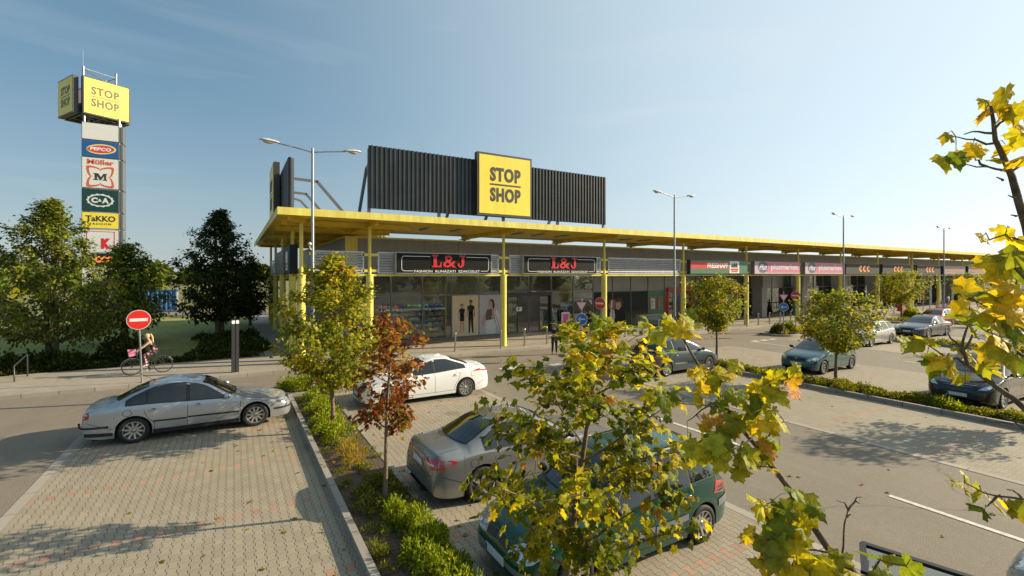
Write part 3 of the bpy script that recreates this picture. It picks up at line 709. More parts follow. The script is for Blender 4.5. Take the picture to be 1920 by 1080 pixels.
def ccc(x0, x1, lab):
    t = fascia_sign(x0, x1, lab, 'charcoal', frame='frame_dark'); b = MB(); W = x1-x0
    for i in range(3):
        c = x0+W*.385+i*W*.115+W*.05; r = W*.046; R_ = .32
        for k in range(14):
            a0, a1 = R(48+264*k/14), R(48+264*(k+1)/14)
            b.flat([(c+r*math.cos(a0), 5.02+R_*math.sin(a0)), (c+r*math.cos(a1), 5.02+R_*math.sin(a1)), (c+r*.46*math.cos(a1), 5.02+R_*.58*math.sin(a1)), (c+r*.46*math.cos(a0), 5.02+R_*.58*math.sin(a0))], FN(SYF-.006))
    b.build('lettering', 'sign_orange', t)
ccc(53.7, 60.9, 'black shop sign with three orange letters, nearest of three beside the pink signs')
ccc(61.7, 68.9, 'black shop sign with three orange letters, middle one of three')
ccc(70.5, 77.5, 'black shop sign with three orange letters, farthest of three next to the coral lettering')
for x0, x1, lab in ((78.4, 85.7, 'grey shop sign with faint coral lettering, nearer one of two'), (86.9, 93.4, 'grey shop sign with faint coral lettering, farther one before the bare louvres')):
    t = fascia_sign(x0, x1, lab, 'sign_grey', frame='frame_dark'); b = MB(); W = x1-x0
    text_in(b, 'NEWYORKER', FN(SYF-.006), x0+W*.16, x0+W*.86, 4.66, 5.1, .04)
    b.flat([(x0+W*.40, 5.12), (x0+W*.36, 5.5), (x0+W*.47, 5.2)], FN(SYF-.006)); b.flat([(x0+W*.62, 5.12), (x0+W*.66, 5.5), (x0+W*.55, 5.2)], FN(SYF-.006)); b.build('lettering', 'coral', t)
t = thing('shop_sign', 'small yellow square sign among the far louvres', 'shop sign', (96.5, 24.4, 4.5), world=True)
b = MB(); b.box(95.6, 97.8, 24.4, 24.7, 4.44, 5.56); b.build('cabinet', 'frame_dark', t); b = MB(); b.box(95.65, 97.75, 24.38, 24.4, 4.5, 5.5); b.build('panel', 'sign_yellow', t)
# side signs around the corner
FS = lambda x: (lambda u, v: (x, -u, v))
t = thing('shop_sign', 'dark green sign with a white panel, on the shaded side of the corner column', 'shop sign', (2.5, 27, 4.4), world=True)
b = MB(); b.box(2.35, 2.7, 25.3, 28.4, 4.42, 5.85); b.build('cabinet', 'charcoal', t)
b = MB(); b.box(2.33, 2.35, 25.34, 28.36, 4.46, 5.81); b.build('panel', 'sign_teal', t)
b = MB(); b.box(2.32, 2.33, 26.3, 27.2, 4.6, 5.55, 0); b.box(2.315, 2.32, 26.4, 27.1, 4.7, 4.8, 1); b.box(2.315, 2.32, 26.4, 27.1, 4.86, 4.98, 1); b.build('emblem', ['lettering_white', 'sign_red'], t)
t = thing('shop_sign', 'plain brushed grey sign box on the shaded side of the canopy', 'shop sign', (2.5, 31, 4.4), world=True)
b = MB(); b.box(2.35, 2.7, 29.2, 34.3, 4.42, 5.75); b.build('cabinet', 'sign_grey', t)
b = MB(); b.box(2.33, 2.35, 29.3, 34.2, 4.5, 5.67); b.build('panel', 'galv', t)

# ------------------------------------------------------------------ roof billboards
def stopshop(b, fn, c, z, w, h, d, mi=0):
    """two words with a rule between; c,z centre, w,h overall size"""
    text_in(b, 'STOP', fn, c-w/2, c+w/2, z+h*.09, z+h*.5, .045, mi, spacing=1.12, depth=d)
    text_in(b, 'SHOP', fn, c-w/2, c+w/2, z-h*.5, z-h*.09, .045, mi, spacing=1.12, depth=d)
    b.prism([(c-w/2, z-h*.022), (c+w/2, z-h*.022), (c+w/2, z+h*.022), (c-w/2, z+h*.022)], fn, d, mi)
def corrugated(b, P, L, z0, z1, pitch=.235, amp=.075):
    """P(u, depth, z) -> 3D, ribs run upright"""
    n = int(round(L/pitch)); vs = []
    for i in range(n):
        u = L*i/n; q = L/n
        for du, dd in ((0, 0), (.38*q, 0), (.5*q, amp), (.88*q, amp)): vs.append((u+du, dd))
    vs.append((L, 0)); m_ = len(vs)
    b.add([P(u, d, z0) for u, d in vs] + [P(u, d, z1) for u, d in vs], [(i, i+1, m_+i+1, m_+i) for i in range(m_-1)])
t = thing('roof_billboard', 'wide charcoal corrugated billboard with a yellow square sign standing on the canopy above the shopfronts', 'billboard', (13.5, 24, 7.3), world=True)
b = MB(); corrugated(b, lambda u, d, z: (5.8+u, 24.05-d, z), 15.5, 7.7, 10.85); b.box(5.8, 21.3, 24.06, 24.1, 7.7, 10.85); b.build('cladding', 'anthracite', t)
b = MB()
for x in (5.86, 9.6, 13.6, 17.5, 21.24): b.box(x-.07, x+.07, 24.12, 24.26, 7.28, 10.7)
for z in (8.2, 9.3, 10.4): b.box(5.8, 21.3, 24.101, 24.118, z, z+.1)
b.build('frame', 'frame_grey', t)
for x in (5.9, 11.0, 13.6, 18.4):
    b = MB(); b.beam((x, 24.2, 10.0), (x-.0, 24.9, 9.8), .14, .14); b.beam((x, 24.85, 9.87), (x, 26.9, 7.3), .14, .14); b.build('strut', 'frame_grey', t)
b = MB(); b.box(11.62, 15.2, 23.60, 23.95, 7.7, 11.22); b.build('sign_box', 'lettering_dark', t)
b = MB(); b.box(11.74, 15.08, 23.585, 23.60, 7.82, 11.10); b.build('sign_panel', 'sign_yellow', t)
b = MB(); stopshop(b, FN(23.583), 13.42, 9.48, 2.0, 1.95, (0, -.01, 0)); b.build('lettering', 'lettering_dark', t)
t = thing('roof_billboard', 'second corrugated billboard seen edge on above the shaded side of the canopy', 'billboard', (2.6, 34, 7.3), world=True)
b = MB(); corrugated(b, lambda u, d, z: (2.65-d, 28.6+u, z), 13, 7.7, 10.85); b.box(2.66, 2.72, 28.6, 41.6, 7.7, 10.85); b.build('cladding', 'anthracite', t)
b = MB()
for y in (28.68, 32, 36, 41.5): b.box(2.73, 2.87, y-.07, y+.07, 7.2, 10.8)
b.build('frame', 'frame_grey', t)
for y in (28.75, 33.5):
    b = MB(); b.beam((2.85, y, 9.7), (4.1, y, 9.65), .14, .14); b.beam((4.05, y, 9.68), (6.1, y, 7.3), .14, .14)
    b.beam((2.85, y, 8.6), (3.2, y, 8.5), .1, .1); b.beam((3.2, y, 8.5), (4.3, y, 7.3), .1, .1); b.build('strut', 'frame_grey', t)
b = MB(); b.box(2.15, 2.5, 33.2, 36.9, 7.8, 11.48); b.build('sign_box', 'lettering_dark', t)
b = MB(); b.box(2.13, 2.15, 33.35, 36.75, 7.93, 11.35); b.build('sign_panel', 'sign_yellow', t)
b = MB(); stopshop(b, lambda u, v: (2.128, -u, v), -35.05, 9.6, 1.95, 1.95, (-.01, 0, 0)); b.build('lettering', 'lettering_dark', t)

# ------------------------------------------------------------------ sign pylon
def uw(px, d, py):                 # metres at camera depth d
    xc = (px-960)/889*d; return Vector((.8625*xc+.506*d, -.506*xc+.8625*d, 4.35+(516-py)/889*d))
P0 = uw(155, 38, 516); px0, py0 = P0.x, P0.y
PW, PD = 2.27, 1.4
t = thing('sign_pylon', 'tall pylon stacked with shop signs under a yellow rotated box, rising behind the left trees', 'sign pylon', (px0, py0, 0), world=True)
b = MB()
legs = [(px0+.08, py0+.08), (px0+PW-.0, py0+.1), (px0+PW-.1, py0+PD-.1), (px0+.1, py0+PD-.1)]
for x, y in legs: b.tube([(x, y, 0), (x, y, 17.25)], .09, 10)
tops = [uw(156, 38.55, 516), uw(217.5, 40.6, 516), uw(198, 41.4, 516)]
for i, p in enumerate(tops): b.tube([(p.x, p.y, 17.25), (p.x, p.y, (21.35, 21.6, 21.3)[i])], .075, 10)
for i in range(3): p, q = tops[i], tops[(i+1) % 3]; b.tube([(p.x, p.y, 21.2), (q.x, q.y, 21.2)], .035, 6); b.tube([(p.x, p.y, 17.4), (q.x, q.y, 17.4)], .05, 6)
z = 1.0
while z < 15.7:
    for i in range(4):
        a, c = legs[i], legs[(i+1) % 4]; b.beam((*a, z), (*c, z), .05, .05); b.beam((*a, z), (*c, z+1.4), .035, .035)
    z += 1.4
b.tube([(tops[0].x, tops[0].y, 21.3), (tops[0].x, tops[0].y, 22.6)], .012, 5)
b.build('truss', 'galv', t)
zy = lambda y: 4.35+(516-y)/889*38
def pyl(y0, y1, m, lab=None):
    b = MB(); b.box(px0-.02, px0+PW+.05, py0-.22, py0-.02, zy(y1), zy(y0)); b.box(px0+PW+.09, px0+PW+.25, py0, py0+PD, zy(y1)+.02, zy(y0)-.02)
    o = b.build('sign_box', 'frame_grey', t); o['_w'] = t['_w']
    b = MB(); b.box(px0+.02, px0+PW, py0-.235, py0-.22, zy(y1)+.04, zy(y0)-.04); b.build('panel', m, o)
    return o
PF = lambda k=0: (lambda u, v: (px0+PW*u, py0-.24-.004*k, v))
pyl(229, 261, 'sign_white')
o = pyl(262, 293, 'sign_blue')
def ellip(b, cu, cz, ru, rz, k, mi, n=32, rot=0, a0=0, a1=360):
    pts = []
    for i in range(n+(a1-a0 < 360)):
        a = R(a0+(a1-a0)*i/n); u, v = ru*math.cos(a)*PW, rz*math.sin(a); pts.append((cu+(u*math.cos(rot)-v*math.sin(rot))/PW, cz+u*math.sin(rot)+v*math.cos(rot)))
    b.flat(pts, PF(k), mi)
zc = zy(277.5); b = MB()
ellip(b, .53, zc, .41, .40, 1, 0, rot=.08); ellip(b, .53, zc+.0, .36, .31, 2, 1, rot=.08); ellip(b, .5, zc, .36, .27, 3, 2, rot=.08)
text_in(b, 'PEPCO', PF(4), .22, .80, zc-.13, zc+.13, .03, 3, shear=.15); b.build('emblem', ['sign_yellow', 'sign_blue', 'sign_red', 'lettering_white'], o)
o = pyl(294, 352, 'sign_white'); b = MB()
text_in(b, 'Müller', PF(1), .14, .88, zy(307), zy(297.5), .03, 0)
c = .50; zc = zy(330)
def clover(s, k, mi):
    pts = []
    for q in range(4):
        for i in range(12):
            a = R(90*q+45+ (i-5.5)*7.2); r_ = s*(1.0+.26*math.cos(R((i-5.5)*16)))
            sx = math.cos(a); sz = math.sin(a); m_ = max(abs(sx), abs(sz))
            pts.append((c+r_*sx/m_*.80/PW, zc+r_*sz/m_*.80))
        a = R(90*q+90); pts.append((c+s*.66*math.cos(a)/PW, zc+s*.66*math.sin(a)))
    b.flat(pts, PF(k), mi)
clover(.86, 1, 0); clover(.70, 2, 1)
slab_letter('M', PF(3), c-.19, c+.19, zc-.28, zc+.28, b, (0, -.004, 0), 2); b.build('emblem', ['logo_rust', 'sign_white', 'lettering_dark'], o)
o = pyl(353, 396, 'sign_teal'); b = MB(); zc = zy(374.5)
pts = []
for i in range(96):
    a = 2*math.pi*i/96; k = 1+.05*math.cos(14*a); pts.append((.5+.37*k*math.cos(a), zc+.52*k*math.sin(a)))
b.flat(pts, PF(1), 0); ellip(b, .5, zc, .31, .41, 2, 1)
text_in(b, 'C', PF(3), .25, .43, zc-.22, zc+.22, .06, 0); text_in(b, '&', PF(3), .44, .54, zc-.12, zc+.12, .03, 0); text_in(b, 'A', PF(3), .545, .74, zc-.22, zc+.22, .06, 0)
b.build('emblem', ['sign_white', 'sign_teal'], o)
o = pyl(397, 428, 'sign_yellow'); b = MB()
text_in(b, 'TaKKO', PF(1), .10, .92, zy(414.5), zy(403.5), .03); text_in(b, 'FASHION', PF(1), .22, .80, zy(421), zy(417), .01, spacing=1.3); b.build('lettering', 'lettering_dark', o)
o = pyl(429.5, 473, 'sign_white'); b = MB()
for q in ((.12, .14, 0, 1), (.88, .90, 0, 1)): b.box(px0+PW*q[0], px0+PW*q[1], py0-.245, py0-.24, zy(470), zy(433))
text_in(b, 'K', PF(1), .52, .80, zy(466), zy(446), .09); b.box(px0+PW*.14, px0+PW*.88, py0-.245, py0-.24, zy(434), zy(433)); b.build('emblem', 'lettering_red', o)
o = pyl(474, 500, 'charcoal'); b = MB(); text_in(b, 'CCC', PF(1), .35, .85, zy(492), zy(480), .06); b.build('lettering', 'sign_orange', o)
o = pyl(501, 540, 'sign_white')
# rotated yellow box on top
b = MB(); ang = R(29.3); ca, sa = math.cos(ang), math.sin(ang); BL = 3.12
C0 = uw(153, 38, 516); cx0, cy0 = C0.x-.12, C0.y-.12
def BX(u, v, z): return (cx0+ca*u-sa*v, cy0+sa*u+ca*v, z)
zb0, zb1 = 17.3, 20.3
def bbox(b, u0, u1, v0, v1, z0, z1, mi=None):
    b.add([BX(u, v, z) for z in (z0, z1) for u, v in ((u0, v0), (u1, v0), (u1, v1), (u0, v1))], [(0,3,2,1),(4,5,6,7),(0,1,5,4),(1,2,6,5),(2,3,7,6),(3,0,4,7)], mi)
b = MB(); bbox(b, .12, BL+.1, -.35, 0, zb0, zb1); bbox(b, -.35, 0, .12, BL+.1, zb0, zb1); bbox(b, .12, BL+.1, BL, BL+.35, zb0, zb1); bbox(b, BL, BL+.35, .12, BL-.05, zb0, zb1)
bx_ = b.build('light_box', 'frame_dark', t); bx_['_w'] = t['_w']
b = MB(); bbox(b, .2, BL+.02, -.37, -.35, zb0+.1, zb1-.1); b.build('panel', 'sign_yellow', bx_)
b = MB(); bbox(b, -.37, -.35, .2, BL+.02, zb0+.1, zb1-.1); b.build('panel', 'sign_yellow', bx_)
b = MB(); stopshop(b, lambda u, v: BX(u, -.372, v), BL/2, (zb0+zb1)/2, 1.85, 1.62, (.003, -.006, 0)); b.build('lettering', 'lettering_grey', bx_)
b = MB(); stopshop(b, lambda u, v: BX(-.372, -u, v), -BL/2, (zb0+zb1)/2, 1.85, 1.62, (-.006, -.003, 0)); b.build('lettering', 'lettering_grey', bx_)
b = MB()
for u in (.3, 1.6, 2.9): b.beam(BX(u, 0, zb0+.08), BX(u, BL, zb0+.08), .08, .08)
for v in (.3, 1.6, 2.9): b.beam(BX(0, v, zb0+.16), BX(BL, v, zb0+.16), .08, .08)
b.build('truss', 'frame_grey', t)
# ------------------------------------------------------------------ cars
def paint(name, col, metal=.55, rough=.28, flake=.1):
    m, t, p = base_mat(name); g = G(t); co = g.n("TexCoord").outputs['Object']
    p.inputs['Metallic'].default_value = metal; p.inputs['Coat Weight'].default_value = .55; p.inputs['Coat Roughness'].default_value = .03
    n1 = g.noise(co, 900, 1); n2 = g.noise(co, 2.2, 4, .6)
    c = g.mix(flake, col, g.ramp(n1, .3, .7, tuple(v*.5 for v in col), tuple(min(1, v*1.6) for v in col)))
    g.link(c, p.inputs['Base Color']); g.link(g.m('ADD', g.m('MULTIPLY', n2, .16), rough-.06), p.inputs['Roughness'])
    # road dust low on the body
    s = g.n("SeparateXYZ"); g.link(co, s.inputs[0])
    dust = g.m('MULTIPLY', g.m('SUBTRACT', 1, g.m('MINIMUM', g.m('DIVIDE', s.outputs[2], .55), 1)), .3)
    c2 = g.mix(g.m('MAXIMUM', g.m('MULTIPLY', dust, n2), 0), c, (.14, .12, .095)); g.link(c2, p.inputs['Base Color'])
paint('paint_silver', (.42, .44, .46)); paint('paint_white', (.74, .74, .73), 0, .3, 0); paint('paint_grey', (.25, .255, .255), .6, .26)
paint('paint_green', (.003, .062, .043), .3, .22); paint('paint_bluegrey', (.085, .115, .14), .55); paint('paint_teal', (.035, .10, .115), .45)
paint('paint_black', (.006, .006, .007), .0, .25); paint('paint_darkgrey', (.06, .065, .075), .4); paint('paint_red', (.34, .014, .026), .15)
paint('paint_lightsilver', (.46, .47, .48), .5); paint('paint_navy', (.004, .006, .010), .1, .2)
mat('trim_black', (.016, .016, .017), .5, var=.1); mat('trim_grey', (.17, .175, .18), .5, var=.08); mat('seam', (.012, .012, .012), .7, var=0)
mat('chrome', (.62, .62, .62), .14, metal=1, var=0); mat('alloy', (.50, .50, .50), .3, metal=.8, var=.08, scale=20); mat('alloy_dark', (.05, .05, .05), .4, metal=.5, var=0)
mat('light_clear', (.46, .49, .52), .1, metal=.45, var=.35, scale=14, coat=1); mat('light_red', (.38, .012, .018), .12, var=.2, scale=18, coat=1); mat('light_amber', (.55, .16, .02), .15, var=.1, coat=1)
mat('plate', (.62, .63, .62), .4, var=.05); mat('plate_blue', (.02, .09, .38), .4, var=0); mat('well', (.008, .008, .008), .95, var=0); mat('seat_cloth', (.03, .03, .032), .9)
mat('light_lens', (.75, .78, .8), .06, metal=.85, var=.15, scale=30, coat=1)

def chaikin(p, it=2):
    for _ in range(it):
        q = [p[0]]
        for a, b in zip(p, p[1:]):
            q.append((a[0]*.75+b[0]*.25, a[1]*.75+b[1]*.25)); q.append((a[0]*.25+b[0]*.75, a[1]*.25+b[1]*.75))
        q.append(p[-1]); p = q
    return p
class Car:
    def __init__(c, S, label, mat_, loc, rz, cat='car', name='parked_car', group=None):
        c.S = S; c.L = S['L']; c.W = S['W']; c.hw = c.W/2; c.mat = mat_
        c.root = thing(name, label, cat, loc, rz, group)
        c.sw = (S['fo'], S['fo']+S['wb']); c.r = S['r']; c.Ra = c.r+.055
        c.build_body()
    def zt(c, s): return interp(c.S['top'], s)
    def crown(c, s):
        sl = abs(c.zt(s+.03)-c.zt(s-.03))/.06
        e = min(1, min(s, c.L-s)/.25)
        return .03+.085*min(1, sl)*e
    def zte(c, s): return c.zt(s)-c.crown(s)
    def zs(c, s): return min(interp(c.S['belt'], s), c.zte(s)-.012)
    def w(c, s): return interp(c.S['wsh'], s)*c.hw
    def wr(c, s): return min(interp(c.S['wr'], s), c.w(s)*.97)
    def zl(c, s):
        z = interp(c.S['bot'], s)
        for q in c.sw:
            d = abs(s-q)
            if d < c.Ra: z = max(z, c.r+math.sqrt(c.Ra**2-d*d))
        return z
    def g(c, z, zsv):
        u = (z-.18)/(max(zsv, .5)-.18)
        return 1-.045*(1-min(u, 1)/.62)**2 if u < .62 else 1-.035*((u-.62)/.38)**2
    def section(c, s):
        w = c.w(s); zl = c.zl(s); zs = c.zs(s); zt = c.zt(s); ze = c.zte(s); wr = c.wr(s)
        zl = min(zl, zs-.03)
        P = []
        for k in range(6):
            z = zl+(zs-zl)*k/5; P.append((w*c.g(z, zs), z))
        P = [(P[0][0]*.985, P[0][1])]+P
        tall = ze-zs > .1
        if tall: P += [(wr+(P[-1][0]-wr)*.5+.012, zs+(ze-zs)*.5)]
        P += [(wr, ze), (wr*.62, ze+(zt-ze)*.62), (0, zt)]
        if not tall: P.insert(-3, ((P[-4][0]+wr)/2, (P[-4][1]+ze)/2))
        return chaikin(P)
    def build_body(c):
        ss = set(round(c.L*k/90, 4) for k in range(91)) | {.015, .03, .06, .1, c.L-.015, c.L-.03, c.L-.06, c.L-.1}
        for q in c.sw:
            ss |= {round(q+c.Ra*math.cos(R(a)), 4) for a in range(0, 181, 10)} | {q-c.Ra-.004, q+c.Ra+.004}
        ss = sorted(ss); out = [ss[0]]
        for s in ss[1:]:
            if s-out[-1] > .0035: out.append(s)
        ss = out
        mb = MB(); rings = []
        for s in ss:
            P = c.section(s); x = c.L/2-s
            ring = [(x, y, z) for y, z in P]+[(x, -y, z) for y, z in reversed(P[:-1])]
            rings.append(ring)
        n = len(rings[0]); vs = [v for r_ in rings for v in r_]
        fs = [(i*n+j, i*n+j+1, (i+1)*n+j+1, (i+1)*n+j) for i in range(len(rings)-1) for j in range(n-1)]
        fs += [tuple(range(n)), tuple(range(len(vs)-1, len(vs)-n-1, -1))]
        mb.add(vs, fs)
        # rolled-in lip along the lower edge, so the shell has a thickness at arches and sills
        for side in (0, n-1):
            a = [r_[side] for r_ in rings]; b = [(v[0], v[1]*.955, v[2]+.0) for v in a]
            mb.add(a+b, [(i, i+1, len(a)+i+1, len(a)+i) for i in range(len(a)-1)])
        c.body = mb.build('body', c.mat, c.root, smooth=38)
        me = c.body.data
        c.bvh = BVHTree.FromPolygons([v.co.copy() for v in me.vertices], [tuple(p.vertices) for p in me.polygons])
        # dark underside and wheel wells
        b = MB(); b.box(-c.L/2+.25, c.L/2-.25, -c.hw*.86, c.hw*.86, .17, .30)
        for q in c.sw:
            x = c.L/2-q
            for sd in (-1, 1):
                prof = [(c.Ra-.004, sd*(c.hw*.945)), (c.Ra-.004, sd*(c.hw-.34)), (.001, sd*(c.hw-.34))]
                vs = []; m_ = 25
                for r_, y in prof:
                    for k in range(m_): a = R(-12+204*k/(m_-1)); vs.append((x+r_*math.cos(a), y, c.r+r_*math.sin(a)))
                b.add(vs, [(i*m_+j, i*m_+j+1, (i+1)*m_+j+1, (i+1)*m_+j) for i in range(2) for j in range(m_-1)])
        b.build('underbody', 'well', c.root)
    # ---- projection of patches on the body
    def hit(c, p, d, off):
        d = Vector(d).normalized(); p = Vector(p)
        loc, nor, i, _ = c.bvh.ray_cast(p-d*3, d)
        if loc is None: return None
        if nor.dot(d) > 0: nor = -nor
        return loc+nor*off
    def proj(c, mode, u, v, off):
        L = c.L
        if mode in ('l', 'r'):
            y = 1 if mode == 'l' else -1
            for k in range(8):
                h = c.hit((L/2-u, y*2, v-k*.01), (0, -y, 0), off)
                if h is not None and h.y*y > 0: return h
            return Vector((L/2-u, y*c.hw*.9, v))
        if mode in ('t',): o, d = (L/2-u, v, 3), (0, 0, -1)
        for k in range(10):
            f = 1-.015*k
            if mode == 'f': o, d = (L/2+1, u*f, v), (-1, 0, 0)
            if mode == 'b': o, d = (-L/2-1, u*f, v), (1, 0, 0)
            if mode == 't': o = (L/2-u, v*f, 3); d = (0, 0, -1)
            h = c.hit(o, d, off)
            if h is not None: return h
        return Vector(o)+Vector(d)
    def grid(c, mb, mode, pts, off, mi=None):
        """pts: rows of (u,v)"""
        n = len(pts[0]); vs = [c.proj(mode, u, v, off) for row in pts for u, v in row]
        mb.add(vs, [(i*n+j, i*n+j+1, (i+1)*n+j+1, (i+1)*n+j) for i in range(len(pts)-1) for j in range(n-1)], mi)
    def poly(c, mb, mode, P, off, mi=None, rnd=1, fine=.09):
        if rnd:
            for _ in range(rnd):
                q = []
                for i in range(len(P)):
                    a, b = P[i], P[(i+1) % len(P)]; q += [(a[0]*.8+b[0]*.2, a[1]*.8+b[1]*.2), (a[0]*.2+b[0]*.8, a[1]*.2+b[1]*.8)]
                P = q
        bm = bmesh.new(); vs = [bm.verts.new((p[0], p[1], 0)) for p in P]; bm.faces.new(vs)
        bmesh.ops.triangulate(bm, faces=bm.faces[:])
        for _ in range(4):
            es = [e for e in bm.edges if e.calc_length() > fine]
            if not es: break
            bmesh.ops.subdivide_edges(bm, edges=es, cuts=1); bmesh.ops.triangulate(bm, faces=bm.faces[:])
        bm.verts.ensure_lookup_table()
        V = [c.proj(mode, v.co.x, v.co.y, off) for v in bm.verts]; F = [tuple(v.index for v in f.verts) for f in bm.faces]
        bm.verts.index_update(); F = [tuple(v.index for v in f.verts) for f in bm.faces]; bm.free()
        mb.add(V, F, mi)
    def ribbon(c, mb, mode, P, wd, off, mi=None, step=.08):
        Q = [P[0]]
        for a, b in zip(P, P[1:]):
            d = math.hypot(b[0]-a[0], b[1]-a[1]); k = max(1, int(d/step))
            Q += [(a[0]+(b[0]-a[0])*i/k, a[1]+(b[1]-a[1])*i/k) for i in range(1, k+1)]
        rows = []
        for i, p in enumerate(Q):
            a = Q[max(i-1, 0)]; b = Q[min(i+1, len(Q)-1)]; d = Vector((b[0]-a[0], b[1]-a[1])).normalized()
            rows.append([(p[0]-d.y*wd/2, p[1]+d.x*wd/2), (p[0]+d.y*wd/2, p[1]-d.x*wd/2)])
        c.grid(mb, mode, rows, off, mi)
    def part(c, name, m, fn, smooth=60, parent=None, label=None):
        b = MB(); fn(b); o = b.build(name, m, parent or c.root, smooth=smooth)
        if label: o['label'] = label
        return o
    # ---- fittings
    def win_top(c, s): return min(c.zte(s-.07), c.zte(s+.07), c.zte(s))-.03
    def windows(c, panes, bot=.03):
        a0, a1 = panes[0][0]-.03, panes[-1][1]+.03
        def strip(s0, s1, gb, gt, n=22):
            rows = []
            for i in range(n+1):
                s = s0+(s1-s0)*i/n; zb = c.zs(s)+bot+gb; zt_ = c.win_top(s)-gt
                if zt_ < zb+.004: 
                    if rows: zt_ = zb+.004
                    else: continue
                rows.append([(s, zb+(zt_-zb)*k/6) for k in range(7)])
            return rows
        for sd in 'lr':
            c.part('window_trim', 'trim_black', lambda b: c.grid(b, sd, strip(a0, a1, -.02, -.012, 40), .004))
            for s0, s1 in panes:
                rows = strip(s0, s1, 0, .006)
                if len(rows) > 2: c.part('side_window', 'car_glass', lambda b: c.grid(b, sd, rows, .008))
    def screen(c, s0, s1, inset=.06, bow0=.12, bow1=.05, name='windscreen', rear=False):
        def rows(e):
            out = []
            for i in range(13):
                t = i/12; row = []
                for j in range(17):
                    q = -1+2*j/16
                    a = s0-e+(bow0 if not rear else -bow0)*q*q*0; b_ = s1+e
                    aa = (s0-e)+(bow0*q*q if not rear else -bow1*q*q); bb = (s1+e)+(bow1*q*q if not rear else -bow0*q*q)
                    s = aa+(bb-aa)*t; row.append((s, q*(c.wr(s)-inset+e)))
                out.append(row)
            return out
        c.part(name+'_seal', 'trim_black', lambda b: c.grid(b, 't', rows(.022), .004))
        c.part(name, 'car_glass', lambda b: c.grid(b, 't', rows(0), .008))
    def seams(c, sides=(), tops=(), fronts=(), backs=()):
        def f(b):
            for P in sides:
                for sd in 'lr': c.ribbon(b, sd, P, .010, .002)
            for P in tops:
                c.ribbon(b, 't', P, .010, .002); c.ribbon(b, 't', [(u, -v) for u, v in P], .010, .002)
            for P in fronts: c.ribbon(b, 'f', P, .010, .002)
            for P in backs: c.ribbon(b, 'b', P, .010, .002)
        c.part('panel_gap', 'seam', f)
    def doors(c, fs, bs, rs, handle_z=None, flap=None, mould=None, msize=.05, mmat='trim_black', rear_cut=True):
        """fs front edge, bs B pillar, rs rear edge of the rear door (station values)"""
        q = c.sw[1]; zb = lambda s: c.zl(s)+.10 if abs(s-q) > c.Ra else c.zl(s)+.03
        sides = [[(fs, c.zs(fs)-.01), (fs+.02, .6), (fs+.03, .30)], [(bs, c.zs(bs)+.02), (bs+.01, .30)], [(fs+.03, .30), (bs+.01, .29), (min(rs or 9, q-c.Ra-.02), .30)]]
        if rs: sides.append([(rs+.05, c.zs(rs)+.0), (rs+.06, .80), (min(rs, q-c.Ra*.72), c.zl(min(rs, q-c.Ra*.72))+.06), (q-c.Ra-.05, .45), (q-c.Ra-.04, .30)])
        c.seams(sides)
        hz = handle_z or c.zs(bs)-.11
        for sd in 'lr':
            y = 1 if sd == 'l' else -1
            for s in ((bs-.20, rs-.10) if rs else (bs-.2,)):
                def h(b, s=s):
                    p = c.proj(sd, s, hz, 0); b.ell((p.x, p.y+y*.018, p.z), (.085, .014, .016), 12, 6)
                    b.ell((p.x+.03, p.y, p.z+.01), (.05, .004, .03), 10, 5, 1)
                c.part('door_handle', [c.mat if c.S.get('hm') is None else c.S['hm'], 'seam'], h)
            if mould:
                def mo(b):
                    for s0, s1 in ((fs+.05, bs-.005), (bs+.025, rs)):
                        if s1 > q-c.Ra: s1 = q-c.Ra-.02
                        c.ribbon(b, sd, [(s0, mould), (s1, mould+.02)], msize, .012)
                        c.ribbon(b, sd, [(s0, mould-msize/2), (s1, mould+.02-msize/2)], .012, .006)
                c.part('side_moulding', mmat, mo)
    def mirrors(c, s, z=None, m=None):
        for y in (1, -1):
            zz = z or c.zs(s)+.10
            def f(b):
                p = c.proj('l' if y > 0 else 'r', s, c.zs(s)+.02, 0)
                b.ell((p.x-.02, p.y+y*.13, zz), (.07, .105, .065), 12, 8); b.beam((p.x-.02, p.y-y*.02, zz-.06), (p.x-.02, p.y+y*.09, zz-.03), .05, .04)
                b.cur = 1; b.ell((p.x-.055, p.y+y*.13, zz), (.04, .09, .052), 12, 6)
            c.part('mirror', [m or c.mat, 'car_glass'], f)
